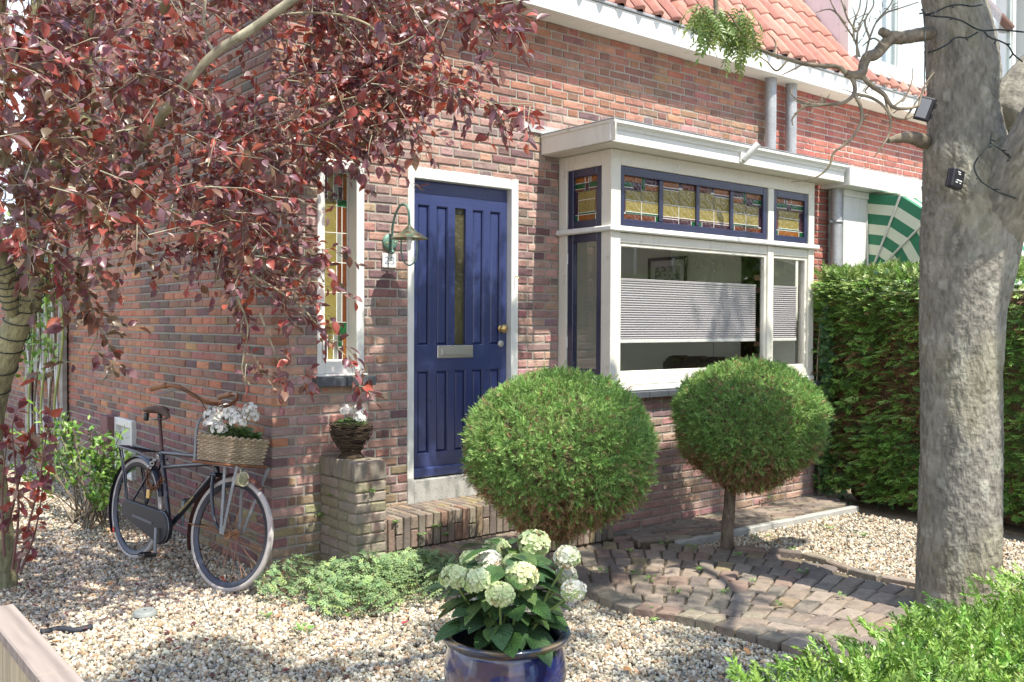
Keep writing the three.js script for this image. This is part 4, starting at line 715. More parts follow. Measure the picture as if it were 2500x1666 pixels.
function sprigGeo(n, L, nl, nw, spread, flat, seed) {                // twig tip with n narrow leaves; along +x
  const r = rng(seed), g = [];
  for (let i = 0; i < n; i++) {
    const t = (i + 0.5) / n, a = flat ? (i % 2 ? 0 : Math.PI) + (r() - 0.5) * 0.7 : r() * 6.283, sp = spread * (1 - 0.55 * t) * (0.8 + 0.4 * r()), d = V(Math.cos(sp), Math.sin(sp) * Math.sin(a), Math.sin(sp) * Math.cos(a)), p = V(t * L, 0, 0), l = nl * (0.75 + 0.5 * r()) * (1 - 0.25 * t), q = rv(r).cross(d).normalize().multiplyScalar(nw / 2);
    const e = p.clone().addScaledVector(d, l), m = p.clone().addScaledVector(d, l * 0.45).addScaledVector(V(0, 1, 0), 0.03 * l);
    const tri = [p, m.clone().add(q), m.clone().sub(q), m.clone().add(q), e, m.clone().sub(q)]; const b = new THREE.BufferGeometry().setFromPoints(tri); b.computeVertexNormals(); g.push(b);
  }
  return mergeGeometries(g);
}
const pickBy = (r, pal, w) => { let t = r() * w.reduce((a, b) => a + b, 0); for (let i = 0; i < pal.length; i++) { t -= w[i]; if (t < 0) return pal[i]; } return pal[0]; };

// ---------- the grey street tree ----------
const barkM = mat([0.62, 0.60, 0.56], 0.9, { map: T.bark, bumpMap: T.barkBump, bumpScale: 0.02 });
const tree = thing('garden_tree', 'stout grey-barked forked tree beside the brick path', 'tree');
const TD = 4.93;                                                     // depth of the trunk's axis
{
  const prof = [[1585, 2232, 2440], [1500, 2238, 2437], [1300, 2244, 2441], [1100, 2250, 2442], [900, 2252, 2443], [760, 2250, 2452], [680, 2250, 2468], [600, 2250, 2484], [520, 2254, 2492], [440, 2256, 2480], [380, 2258, 2462], [320, 2266, 2446], [260, 2270, 2434], [180, 2264, 2438], [100, 2262, 2428], [0, 2255, 2398], [-140, 2240, 2360], [-420, 2215, 2310], [-800, 2230, 2300]];
  const cs = prof.map(([v, a, b]) => at((a + b) / 2, v, TD)), rs = prof.map(([, a, b]) => (b - a) / 2 * TD / PX * 0.955);
  const N = 430, pc = new THREE.CatmullRomCurve3(cs, false, 'centripetal'), P = [], R = [];
  for (let i = 0; i <= N; i++) { const t = i / N; P.push(pc.getPoint(t)); const k = t * (rs.length - 1), a = Math.floor(Math.min(k, rs.length - 1.001)); R.push(lerp(rs[a], rs[a + 1], k - a)); }
  const wob = (t, a, len) => { const x = Math.cos(a), y = Math.sin(a), n = (f, g, s) => vn(x * f + 40 + y * f * 0.6, len * g + y * f + 60, 65536, s), ridge = (f, g, s) => 1 - Math.abs(2 * n(f, g, s) - 1); return 1 + 0.03 * (n(1.6, 1.7, 5) - 0.5) + 0.03 * (n(5, 7, 6) - 0.5) + 0.035 * (ridge(9, 26, 11) - 0.6) * smooth(0.35, 0.65, n(2, 2, 12)) + 0.028 * (ridge(16, 34, 13) - 0.6) + 0.018 * (n(24, 60, 14) - 0.5) + 0.03 * smooth(2.0, 2.4, len) * (ridge(3, 15, 8) - 0.5) + 0.22 * smooth(0.34, 0.0, len) * (0.4 + n(2.2, 1, 15)); };
  const g = new GB(); g.add(loft(P, R, 150, true, wob));
  // the right limb leaves the fork towards the street
  const lp = [[2395, 640, 4.93], [2425, 560, 4.86], [2470, 470, 4.74], [2530, 360, 4.62], [2600, 230, 4.5], [2680, 60, 4.4], [2760, -150, 4.3]].map((q) => at(...q));
  g.add(loft(new THREE.CatmullRomCurve3(lp).getPoints(120), (t) => lerp(0.16, 0.125, t), 90, true, (t, a, l) => lerp(1, wob(t, a, l + 1), 0.45)));
  const lp2 = [[2440, 300, 5.0], [2500, 200, 5.06], [2580, 120, 5.1], [2700, 0, 5.2]].map((q) => at(...q)); g.add(loft(new THREE.CatmullRomCurve3(lp2).getPoints(20), 0.10, 24, true, wob));
  // swollen collar under the fork and knots push the bark outwards
  const knots = [[2400, 590, 4.80, 0.13, 0.05], [2262, 372, 4.84, 0.075, 0.055], [2330, 330, 4.72, 0.05, 0.02], [2385, 700, 4.72, 0.12, 0.02], [2425, 240, 4.74, 0.05, 0.03], [2300, 120, 4.72, 0.06, 0.016], [2360, 470, 4.72, 0.09, 0.02]].map(([u, v, d, R, h]) => [at(u, v, d), R, h]);
  for (const q of g.g) { const p = q.attributes.position, n = q.attributes.normal; for (let i = 0; i < p.count; i++) { let k = 0; const x = V(p.getX(i), p.getY(i), p.getZ(i)); for (const [c, R, h] of knots) k += h * Math.exp(-x.distanceToSquared(c) / (R * R)); if (k > 0.0005) p.setXYZ(i, x.x + n.getX(i) * k, x.y + n.getY(i) * k, x.z + n.getZ(i) * k); } }
  g.mesh('trunk', barkM, tree);
}
const s6 = 700 / 1345, q6 = (a, b, d) => at(1800 + a * s6, b * s6, d), s3 = 900 / 2352, q3 = (a, b, d) => at(1600 + a * s3, b * s3, d);
const twigM = mat([0.55, 0.47, 0.38], 0.9, { map: T.bark, bumpMap: T.barkBump, bumpScale: 0.003 });
{
  const limb = (name, pts, r0, r1, seg = 8) => { const c = new THREE.CatmullRomCurve3(pts, false, 'centripetal').getPoints(pts.length * 7), r = rng(pts.length * 13 + Math.round(r0 * 1e4)); return new GB().add(loft(c, (t) => lerp(r0, r1, t) * (1 + 0.12 * (r() - 0.5)), seg)).mesh(name, twigM, tree); };
  const A = [[905, 155, 4.86], [840, 166, 4.78], [770, 178, 4.72], [725, 178, 4.68], [700, 200, 4.66], [650, 255, 4.62], [607, 272, 4.6], [592, 310, 4.6], [582, 345, 4.58], [540, 354, 4.57], [512, 345, 4.56]].map((q) => q6(...q));
  limb('branch', A, 0.036, 0.019, 12);
  limb('branch_stub', [q6(725, 180, 4.68), q6(700, 160, 4.66), q6(676, 146, 4.64)], 0.026, 0.02, 10);
  limb('branch', [[512, 345, 4.56], [478, 316, 4.55], [400, 309, 4.53], [320, 300, 4.52], [240, 278, 4.5], [170, 258, 4.5], [110, 232, 4.5], [60, 200, 4.5], [20, 150, 4.5], [-40, 60, 4.5]].map((q) => q6(...q)), 0.013, 0.005);
  limb('branch', [[-95, 90, 4.5], [-100, 30, 4.5], [-102, -40, 4.5], [-98, -160, 4.5]].map((q) => q6(...q)), 0.011, 0.013);
  limb('branch', [[60, 200, 4.5], [-30, 150, 4.5], [-95, 90, 4.5]].map((q) => q6(...q)), 0.006, 0.010);
  limb('branch', [[535, 362, 4.57], [551, 400, 4.56], [548, 440, 4.55], [500, 482, 4.52], [430, 490, 4.5], [370, 496, 4.5], [320, 500, 4.49], [270, 535, 4.48]].map((q) => q6(...q)), 0.012, 0.004);
  limb('branch', [[1272, 600, 4.55], [1310, 680, 4.53], [1318, 760, 4.52], [1270, 860, 4.51], [1200, 930, 4.5], [1140, 975, 4.5], [1110, 1060, 4.49], [1040, 1125, 4.48], [960, 1150, 4.47], [868, 1160, 4.46]].map((q) => q3(...q)), 0.0095, 0.003);
  limb('branch', [[580, 350, 4.58], [635, 405, 4.57], [690, 445, 4.56], [728, 500, 4.56], [790, 510, 4.57], [850, 498, 4.58]].map((q) => q6(...q)), 0.014, 0.006);
  limb('branch', [[1280, 600, 4.55], [1380, 625, 4.54], [1460, 680, 4.53], [1500, 760, 4.52], [1490, 860, 4.51], [1450, 930, 4.5], [1395, 1005, 4.5]].map((q) => q3(...q)), 0.0085, 0.003);
  limb('broken_stub', [q3(1720, 905, 4.9), q3(1640, 880, 4.82), q3(1560, 882, 4.78), q3(1484, 898, 4.76)], 0.042, 0.014, 9);
  for (const u of [[[575, 268], [552, 190], [500, 110], [455, 40], [420, -40]], [[600, 270], [622, 180], [655, 100], [720, 20], [740, -50]], [[562, 268], [566, 150], [605, 40], [612, -30]], [[548, 190], [548, 110], [575, 30], [580, -40]], [[560, 150], [520, 90], [495, 20], [470, -40]], [[622, 180], [600, 100], [640, 20], [628, -40]], [[655, 100], [700, 60], [760, 40], [850, 10]], [[690, 215], [640, 180], [588, 216]], [[790, 555], [840, 480], [880, 420], [918, 330]], [[735, 500], [790, 450], [820, 380], [825, 318]], [[850, 498], [880, 400], [925, 340]], [[310, 300], [255, 330], [210, 352]], [[240, 278], [185, 332], [140, 290], [92, 258]], [[175, 258], [180, 200], [140, 150]], [[400, 490], [300, 480], [255, 440], [262, 400]], [[280, 530], [258, 560], [262, 590]], [[690, 445], [720, 540], [790, 560], [830, 545]], [[510, 110], [440, 45], [370, 58]], [[620, 400], [600, 430], [612, 440]]])
    limb('twig', u.map(([a, b], i) => q6(a, b, 4.58 + i * 0.01)), 0.0058, 0.0022, 6);
  const r = rng(17); for (let i = 0; i < 46; i++) { const [a, b] = pick([[560, 200], [600, 120], [640, 60], [540, 90], [500, 60], [700, 40], [790, 480], [750, 520], [400, 490], [330, 500], [560, 460], [590, 560], [720, 550], [200, 300]], r), p = q6(a + (r() - 0.5) * 70, b + (r() - 0.5) * 60, 4.55 + r() * 0.06), d = rv(r).multiplyScalar(0.03 + 0.08 * r()); d.y = Math.abs(d.y) * 0.7; limb('twig', [p, p.clone().addScaledVector(d, 0.5).add(V(0, 0.004, 0)), p.clone().add(d)], 0.003, 0.0012, 5); }
}
// compound leaves: the sprig that hangs into view and the crown overhead
function compoundLeaf(seed) { const r = rng(seed), base = leafGeo(0.042, 0.015, 0.3, 0.15), g = []; for (let i = 0; i < 9; i++) { const t = 0.25 + 0.75 * Math.floor(i / 2) / 4, s = i === 8 ? 0 : i % 2 ? 1 : -1; const b = base.toNonIndexed(); b.applyMatrix4(aim(V(t * 0.13, -0.03 * t * t, 0), V(0.5 + (s ? 0 : 1), -0.15 - 0.2 * r(), s * 0.95), V(0, 1, 0.2 * (r() - 0.5)), 0.85 + 0.3 * r())); g.push(b); } g.push(boxUV(loft([V(0, 0, 0), V(0.07, -0.005, 0), V(0.135, -0.03, 0)], 0.001, 4).toNonIndexed())); return mergeGeometries(g); }
const cl = compoundLeaf(3), clM = leafM({ t: 0.35, rough: 0.45 }), GREEN = [[0.16, 0.24, 0.045], [0.20, 0.28, 0.06], [0.12, 0.20, 0.04], [0.24, 0.30, 0.08]];
{
  const r = rng(23), list = [];
  for (const [a, b, n] of [[-95, 60, 34], [-60, 110, 26], [20, 60, 14], [-160, 60, 20], [-10, 150, 16], [50, 90, 10], [-130, 130, 14], [40, 190, 14], [-190, 30, 10], [65, 150, 8], [-20, 230, 8]]) for (let i = 0; i < n; i++) { const p = q6(a + (r() - 0.5) * 90, b + (r() - 0.5) * 80, 4.4 + r() * 0.2); list.push([aim(p, V(r() - 0.5, -0.35 - 0.6 * r(), r() - 0.5), rv(r).add(UPV), 0.5 + 0.35 * r()), vary(pick(GREEN, r), r)]); }
  inst('leaf_spray', cl, clM, list, tree);
  const crown = [], cl2 = [];
  const blob = (cx, cy, cz, rx, ry, rz, n) => { for (let i = 0; i < n; i++) { const k = Math.floor(r() * n / 26), q = rng(k * 77 + Math.round(cx * 10) + 900), c = rv(q).multiplyScalar(Math.cbrt(q())), o = rv(r).multiplyScalar(0.28 * r()); const p = V(cx + c.x * rx + o.x, cy + c.y * ry + o.y, cz + c.z * rz + o.z); crown.push([aim(p, rv(r).add(V(0, -0.5, 0)), rv(r).add(UPV), 1.0 + 0.7 * r()), vary(pick(GREEN, r), r)]); } };
  blob(1.95, 5.2, 4.2, 0.8, 0.6, 0.75, 380); blob(1.6, 4.75, 1.95, 0.55, 0.35, 0.4, 430); blob(0.3, 5.3, 4.6, 0.9, 0.4, 0.35, 300); blob(0.9, 5.3, 5.6, 1.1, 0.4, 0.5, 620); blob(-0.5, 5.1, 5.3, 0.7, 0.4, 0.5, 260); blob(3.6, 6, 3.6, 1.2, 0.7, 0.8, 400); blob(-0.7, 5.0, 4.1, 0.6, 0.3, 0.5, 380); blob(1.1, 4.5, 1.75, 0.4, 0.2, 0.3, 150);
  inst('crown', cl, clM, crown, tree);
  const S = at(2265, -420, TD), limb = (pts, r0, r1) => new GB().add(loft(new THREE.CatmullRomCurve3([S, ...pts.map((p) => V(...p))]).getPoints(24), (t) => lerp(r0, r1, t), 8)).mesh('bough', twigM, tree);
  limb([[2.4, 4.6, 3.5], [1.95, 5.2, 4.2]], 0.09, 0.02); limb([[2.3, 4.5, 2.7], [1.6, 4.8, 1.95], [1.1, 4.55, 1.75]], 0.06, 0.008); limb([[1.8, 4.8, 3.9], [0.3, 5.3, 4.6], [-0.7, 5.05, 4.1]], 0.07, 0.008); limb([[2.2, 5.0, 4.6], [0.9, 5.3, 5.6]], 0.06, 0.01); limb([[3.2, 5.5, 3.3], [3.6, 6, 3.6]], 0.07, 0.02);
  // unseen great bough towards the street, laid so its shadow falls on the trunk
  const A = at(2340, 1000, TD), bq = (t) => V(A.x - 0.19 + 0.17 * t, 4.0 + 0.85 * t, A.z + 0.02 + t); new GB().add(loft([V(A.x - 0.05, 3.5, A.z - 0.02), bq(0), bq(0.8), bq(1.6), bq(2.4), bq(3.2), bq(4.2), bq(5)], [0.12, 0.115, 0.11, 0.105, 0.1, 0.095, 0.085, 0.06], 14)).mesh('bough', barkM, tree);
}
// ---------- fairy-light cable and its battery boxes on the trunk ----------
{
  const t = thing('fairy_light_cable', 'dark fairy light cable wound around the forked grey tree', 'light cable'), cm = mat([0.012, 0.018, 0.017], 0.5), g = new GB(), r = rng(61);
  const runs = [[[1700, 60], [1730, 90], [1800, 70], [1870, 40], [1940, 30], [2020, 40], [2085, 30]], [[1720, 95], [1800, 105], [1880, 112], [1960, 135], [2040, 180], [2090, 195], [2200, 190], [2352, 205]], [[1740, 335], [1790, 320], [1860, 285], [1920, 240], [1990, 240], [2060, 205]], [[2090, 195], [2140, 240], [2200, 262], [2250, 290], [2290, 350], [2345, 395]], [[2150, 840], [2135, 910], [2080, 980], [2035, 1060], [2075, 1150], [2130, 1190], [2200, 1230], [2300, 1265]], [[2135, 910], [2195, 945], [2230, 975], [2275, 1012], [2365, 1025]]];
  for (const [k, run] of runs.entries()) { const dd = (a) => (k >= 4 ? 4.585 : TD - 0.215 * Math.sqrt(Math.max(0.12, 1 - Math.pow((a - 1930) / 260, 2))) - 0.012), P = run.map(([a, b]) => q3(a, b, k === 1 && a > 2080 ? 4.72 : k === 3 ? 4.7 : dd(a))), c = new THREE.CatmullRomCurve3(P).getPoints(40); g.add(loft(c, 0.0042, 6)); for (let i = 4; i < 40; i += 9) { const d = rv(r); d.y = -Math.abs(d.y) * 0.6; const e = c[i].clone().addScaledVector(d.add(camera.position.clone().sub(c[i]).normalize().multiplyScalar(0.8)).normalize(), 0.026); g.add(loft([c[i], e], 0.004, 6)); } }
  g.mesh('cable', cm, t).userData.kind = 'stuff';
  const hang = [[1718, 100, 4.8], [1722, 300, 4.72], [1718, 480, 4.7], [1720, 600, 4.7]].map((q) => q3(...q)); new GB().add(loft(new THREE.CatmullRomCurve3(hang).getPoints(20), 0.003, 6)).mesh('hanging_cable', cm, t);
  const bx = mat([0.018, 0.018, 0.022], 0.4), lab = mat([0.30, 0.30, 0.32], 0.5), pale = mat([0.7, 0.7, 0.7], 0.6);
  const boxAt = (label, u, v, d, roll, yaw, w, h, dp, label2) => {
    const b = thing('battery_box', label, 'battery box'); b.position.copy(at(u, v, d)); b.quaternion.copy(camera.quaternion).multiply(new THREE.Quaternion().setFromEuler(new THREE.Euler(0.1, yaw, roll)));
    new GB().box(-w / 2, -h / 2, -dp / 2, w / 2, h / 2, dp / 2, 0.006).mesh('case', bx, b); new GB().box(-w / 2 - 0.002, -h / 2 - 0.002, -dp * 0.18, w / 2 + 0.002, h / 2 + 0.002, -dp * 0.1, 0.002).mesh('seam', bx, b);
    for (const k of [-1, 1]) new GB().box(w / 2 + 0.001, k * h * 0.22 - 0.014, -dp * 0.3, w / 2 + 0.01, k * h * 0.22 + 0.014, dp * 0.2, 0.003).mesh('clip', label2 ? bx : mat([0.2, 0.2, 0.22], 0.3), b);
    if (label2) { new GB().box(-w * 0.38, -h * 0.4, dp / 2 + 0.0005, w * 0.3, h * 0.4, dp / 2 + 0.002, 0.0005).mesh('sticker', lab, b); new GB().tube(curve([[-0.012, h / 2, 0], [-0.01, h / 2 + 0.018, 0], [0.01, h / 2 + 0.018, 0], [0.012, h / 2, 0]], 10), 0.0025, 6).mesh('hanger', bx, b); }
    else { const pr = new GB(); for (const [x, y, q] of [[-0.2, 0.3, 0.25], [-0.12, 0.2, 0.2], [-0.2, -0.12, 0.5], [-0.25, -0.24, 0.2], [0.12, -0.24, 0.12]]) pr.box(x * w, y * h, dp / 2 + 0.0003, (x + q) * w, (y + 0.05) * h, dp / 2 + 0.001, 0.0001); const m = pr.mesh('print', pale, b); m.userData.kind = 'stuff'; }
  };
  boxAt('black battery box with grey sticker hanging left of the trunk', 2258, 266, 4.7, -0.32, -0.55, 0.075, 0.115, 0.04, true);
  boxAt('black battery box with white print strapped below the fork', 2332, 437, 4.63, -0.22, 0.5, 0.085, 0.095, 0.045, false);
}
// ---------- purple-leaved plum ----------
const plum = thing('purple_plum_tree', 'purple leaved plum tree with mossy stems left of the house corner', 'tree');
{
  const q4 = (a, b, d) => at(a * s3, 550 + b * s3, d), q1 = (a, b, d) => at(a * s3, b * s3, d), moss = mat([0.78, 0.78, 0.50], 0.9, { map: T.bark, bumpMap: T.barkBump, bumpScale: 0.02 }), pale = mat([0.82, 0.78, 0.62], 0.9, { map: T.bark, bumpMap: T.barkBump, bumpScale: 0.004 });
  const limb = (name, m, pts, r0, r1, seg = 14) => new GB().add(loft(new THREE.CatmullRomCurve3(pts, false, 'centripetal').getPoints(pts.length * 8), (t) => lerp(r0, r1, t), seg, true, (t, a, l) => 1 + 0.12 * (vn(Math.cos(a) * 2 + 9, l * 7 + Math.sin(a) * 2, 65536, 5) - 0.5))).mesh(name, m, plum);
  const root = V(-1.27, -0.05, -0.82);
  limb('trunk', moss, [root, at(-6, 1300, 5.35), at(-30, 1100, 5.3), at(-14, 950, 5.25), q4(60, 760, 5.2), q4(140, 560, 5.15), q4(190, 380, 5.1), q4(200, 200, 5.05), q4(235, 60, 5.0)], 0.085, 0.062, 20);
  limb('stem', moss, [q4(120, 600, 5.15), q4(62, 470, 5.05), q4(55, 380, 5.0), q4(30, 260, 4.95), q4(-20, 150, 4.9), at(-40, 480, 4.85), at(-30, 200, 4.8), at(10, -80, 4.7)], 0.05, 0.035);
  limb('stem', moss, [q4(230, 80, 5.0), q1(190, 1350, 4.98), q1(215, 1000, 4.9), q1(235, 600, 4.85), q1(225, 250, 4.8), q1(240, -60, 4.75)], 0.05, 0.03);
  limb('stem', moss, [q4(240, 60, 5.0), q1(420, 1100, 5.0), q1(520, 900, 4.98), q1(565, 600, 4.95), q1(560, 250, 4.9), q1(590, -80, 4.85)], 0.036, 0.02);
  limb('branch', moss, [q1(330, 1060, 5.0), q1(470, 1030, 4.85), q1(640, 1040, 4.7), q1(760, 980, 4.6)], 0.028, 0.012);
  limb('branch', pale, [q1(800, 1060, 4.5), q1(990, 800, 4.22), q1(1150, 580, 4.16), q1(1370, 340, 4.12), q1(1600, 190, 4.1), q1(1850, 10, 4.1), q1(2050, -130, 4.1)], 0.022, 0.018);
  limb('branch', pale, [q1(1370, 340, 4.12), q1(1320, 260, 4.14), q1(1300, 150, 4.15), q1(1310, 0, 4.15)], 0.009, 0.006, 8);
  limb('branch', pale, [q1(440, 1210, 4.7), q1(680, 1290, 4.66), q1(900, 1350, 4.65), q1(1130, 1365, 4.66), q1(1320, 1440, 4.7), q4(1360, 70, 4.75), q4(1500, 190, 4.8), q4(1610, 320, 4.85), q4(1680, 420, 4.9)], 0.02, 0.005, 10);
  for (const L of [[[1520, 470], [1580, 650], [1555, 820], [1545, 940], [1600, 1030]], [[1660, 560], [1700, 680], [1750, 800], [1800, 930]], [[1620, 320], [1780, 420], [1900, 500], [2010, 620], [2090, 720], [2200, 830]], [[1400, 20], [1470, 120], [1520, 240], [1500, 440]], [[490, 170], [520, 350], [580, 520], [620, 680], [560, 820]], [[600, 60], [520, 160], [490, 330], [560, 470]]]) limb('hanging_twig', pale, L.map(([a, b], i) => q4(a, b, (a < 800 ? 4.3 : 4.75) + i * 0.02)), 0.006, 0.003, 6);
  limb('branch', pale, [q1(1700, 120, 4.72), q1(1900, 85, 4.66), q1(2160, 95, 4.6), q1(2352, 160, 4.55), at(960, 110, 4.5), at(1090, 30, 4.5)], 0.008, 0.004, 8);
  limb('branch', pale, [at(640, 330, 4.7), at(780, 260, 4.65), at(960, 215, 4.6), at(1040, 175, 4.58)].reverse(), 0.003, 0.008, 8);
  limb('branch', pale, [at(620, 360, 4.7), at(800, 300, 4.62), at(1000, 150, 4.6)], 0.008, 0.003, 8);
  limb('branch', pale, [at(1000, 150, 4.55), at(1090, 205, 4.52), at(1180, 245, 4.5), at(1300, 255, 4.48)], 0.006, 0.002, 8);
  // leaves
  const r = rng(71), lg = leafGeo(0.06, 0.037, 0.4, 0.3, [[0, 0.05], [0.16, 0.55], [0.36, 0.95], [0.58, 0.95], [0.8, 0.55], [1, 0]]), lg2 = leafGeo(0.062, 0.035, 0.9, -0.25, [[0, 0.05], [0.2, 0.7], [0.45, 1], [0.7, 0.75], [0.88, 0.35], [1, 0]]), lm = leafM({ t: 0.5, rough: 0.36 }), all = [], tw = new GB();
  const PL = [[0.26, 0.09, 0.10], [0.31, 0.085, 0.075], [0.24, 0.115, 0.135], [0.40, 0.095, 0.07], [0.31, 0.18, 0.185], [0.48, 0.125, 0.08], [0.24, 0.12, 0.14], [0.29, 0.15, 0.11]], PB = [[0.21, 0.135, 0.08], [0.18, 0.13, 0.08], [0.26, 0.125, 0.08]];
  const spray = (p, d, n, s = 1, mix = 0.1) => {
    const L = 0.04 + n * 0.019, e = p.clone().addScaledVector(d, L).add(V(0, -0.04 * L, 0)), m = p.clone().lerp(e, 0.5).add(V(0, 0.03, 0)); tw.add(loft([p, m, e], [0.0028, 0.002, 0.0012], 4, false));
    for (let i = 0; i < n; i++) { const t = (i + 1) / n, c = t < 0.5 ? p.clone().lerp(m, t * 2) : m.clone().lerp(e, t * 2 - 1), o = rv(r).addScaledVector(d, 0.7).add(V(0, -0.35, 0)).normalize(), up = rv(r).multiplyScalar(0.75).add(V(0.1, 1, 0.45)), k = s * (0.55 + 0.75 * r()); all.push({ m: aim(c.addScaledVector(o, 0.012), o, up, k, k, k * (0.85 + 0.3 * r())), c: vary(r() < mix ? pick(PB, r) : pick(PL, r), r, 0.2, 0.1), p: c }); }
  };
  const depth = (u) => lerp(4.35, 4.85, clamp(u / 700)) - 0.25 * clamp((u - 800) / 500);
  const regions = [                                                  // polygons of the crown in the photograph, sprays each, spread in depth
    [[[-100, -120], [420, -120], [430, 120], [560, 260], [560, 480], [330, 600], [120, 560], [-100, 640]], 320, 0.75],
    [[[420, -120], [800, -120], [760, 60], [640, 40], [430, 30]], 44, 0.5],
    [[[560, 260], [700, 170], [860, 190], [870, 310], [790, 390], [700, 420], [640, 520], [560, 560], [430, 590], [480, 420]], 96, 0.45],
    [[[760, -60], [1190, -60], [1230, 10], [1170, 60], [1060, 60], [940, 70], [820, 110], [740, 130]], 74, 0.3],
    [[[680, 90], [800, 120], [960, 150], [1040, 200], [1000, 250], [900, 270], [820, 250], [700, 190]], 56, 0.3],
    [[[800, 190], [960, 200], [980, 260], [930, 320], [880, 380], [800, 370]], 40, 0.3],
    [[[330, 580], [640, 540], [700, 570], [690, 630], [600, 670], [430, 640]], 34, 0.35],
    [[[560, 620], [710, 600], [740, 690], [700, 750], [640, 770], [590, 720]], 20, 0.3],
    [[[0, 520], [180, 560], [200, 650], [60, 640]], 14, 0.3],
  ];
  for (const [poly, n, sp] of regions) { const us = poly.map((q) => q[0]), vs = poly.map((q) => q[1]); for (let i = 0, k = 0; i < n && k < 5000; k++) { const u = lerp(Math.min(...us), Math.max(...us), r()), v = lerp(Math.min(...vs), Math.max(...vs), r()); if (!inPoly(u, v, poly)) continue; i++; spray(at(u, v, depth(u) + (r() - 0.5) * 2 * sp), V(0.8, -0.25, 0.3).multiplyScalar(0.6).add(rv(r).multiplyScalar(0.9)).normalize(), 11 + Math.floor(r() * 8), (u < 250 ? 1.08 : 0.9) * (0.85 + 0.3 * r()), u < 350 && v > 200 ? 0.45 : 0.08); } }
  const along = (pts, n, k, s, mix) => { const c = new THREE.CatmullRomCurve3(pts.map((q) => at(...q))); for (let i = 0; i < n; i++) spray(c.getPoint((i + r()) / n), rv(r).multiplyScalar(0.8).add(V(0.2, -0.7, 0.2)).normalize(), k, s, mix); };
  along([[600, 730, 4.75], [595, 860, 4.8], [606, 905, 4.8]], 3, 3, 0.85, 0.1); along([[610, 880, 4.8], [660, 935, 4.8]], 4, 5, 0.85, 0.05); along([[635, 770, 4.8], [700, 900, 4.85], [760, 950, 4.85]], 6, 6, 0.95, 0.05); along([[680, 720, 4.8], [770, 800, 4.85], [860, 880, 4.9], [880, 960, 4.9]], 10, 6, 1, 0.05); along([[700, 640, 4.7], [780, 610, 4.6], [840, 590, 4.55]], 4, 6, 1.1, 0.05); along([[690, 690, 4.75], [750, 740, 4.75], [800, 770, 4.7]], 4, 5, 1, 0.05);
  along([[190, 620, 4.3], [220, 740, 4.32], [240, 830, 4.35], [170, 900, 4.35]], 9, 7, 1.15, 0.75); along([[230, 620, 4.3], [250, 650, 4.3]], 3, 5, 1.1, 0.7); along([[100, 600, 4.4], [150, 640, 4.4], [140, 700, 4.4]], 4, 5, 1.15, 0.8);
  along([[1040, 190, 4.55], [1100, 215, 4.5], [1200, 245, 4.5], [1300, 262, 4.48]], 16, 8, 1.05, 0.02); along([[1060, 110, 4.5], [1100, 150, 4.5], [1160, 170, 4.5]], 6, 8, 1.05, 0); along([[1200, 275, 4.48], [1225, 290, 4.48]], 2, 4, 1, 0); along([[1090, 20, 4.5], [1180, 40, 4.5], [1240, 50, 4.5]], 12, 8, 1.1, 0); along([[900, 320, 4.5], [940, 370, 4.5]], 3, 6, 1, 0);
  for (let i = 0; i < 170; i++) spray(V(-2.1 + r() * 2.3, 3.35 + r() * 0.9, -0.4 + r() * 2.1), rv(r), 12, 1, 0.1);          // above and beside the frame
  for (let i = 0; i < 60; i++) spray(V(-2.9 + r() * 1.0, 1.9 + r() * 1.8, 0.2 + r() * 1.6), rv(r), 12, 1, 0.1);
  tw.mesh('twigs', pale, plum).userData.kind = 'stuff';
  for (const q of all) { const [, , d] = px(q.p); q.s = inFrame(q.p, -10) ? 1 / d + r() * 0.02 : 0; }
  all.sort((a, b) => b.s - a.s);
  const mats = PL.concat(PB).map((c) => leafM({ color: c, t: 0.5, rough: 0.36 }));
  all.slice(0, 300).forEach((q, i) => { const o = new THREE.Mesh(i % 3 ? lg : lg2, mats[i % mats.length]); q.m.decompose(o.position, o.quaternion, o.scale); put(o, plum, 'leaf'); });
  const rest = all.slice(300).map((q) => [q.m, q.c]); inst('foliage', lg, lm, rest.filter((q, i) => i % 3), plum); inst('curled_foliage', lg2, lm, rest.filter((q, i) => !(i % 3)), plum);
  const litter = []; for (let i = 0; i < 420; i++) { const x = -2.2 + 2.1 * r(), z = -1.4 + 3.6 * r(); litter.push([aim(V(x, 0.016 + 0.012 * r(), z), V(r() - 0.5, 0.1 * (r() - 0.5), r() - 0.5), UPV.clone().add(rv(r).multiplyScalar(0.4)), 0.25 + 0.4 * r()), vary(pick([[0.22, 0.07, 0.06], [0.30, 0.18, 0.10], [0.16, 0.06, 0.06], [0.36, 0.25, 0.15]], r), r)]); }
  tag(inst('leaf_litter', lg, lm, litter, scene), 'scattered dry plum leaf litter on the gravel under the purple tree', 'leaf litter', null, 'stuff');
  const cb = thing('fairy_light_cable', 'dark fairy light cable coiled round the mossy plum stems', 'light cable'), cm = mat([0.012, 0.018, 0.017], 0.5);
  for (const [pts, rad, turns] of [[[at(-14, 950, 5.25), q4(60, 760, 5.2), q4(140, 560, 5.15), q4(190, 380, 5.1), q4(200, 200, 5.05)], 0.08, 9], [[q4(90, 540, 5.1), q4(58, 430, 5.03), q4(45, 320, 4.97), q4(10, 220, 4.93)], 0.055, 8]]) { const c = new THREE.CatmullRomCurve3(pts), h = []; for (let i = 0; i <= turns * 14; i++) { const t = i / (turns * 14), p = c.getPoint(t), tn = c.getTangent(t), a = V(1, 0, 0).cross(tn).normalize(), b = tn.clone().cross(a), g = t * turns * 6.283 + 0.5 * Math.sin(t * 23); h.push(p.addScaledVector(a, Math.cos(g) * rad).addScaledVector(b, Math.sin(g) * rad)); } new GB().add(loft(h, 0.0035, 5)).mesh('cable_coil', cm, cb); }
}
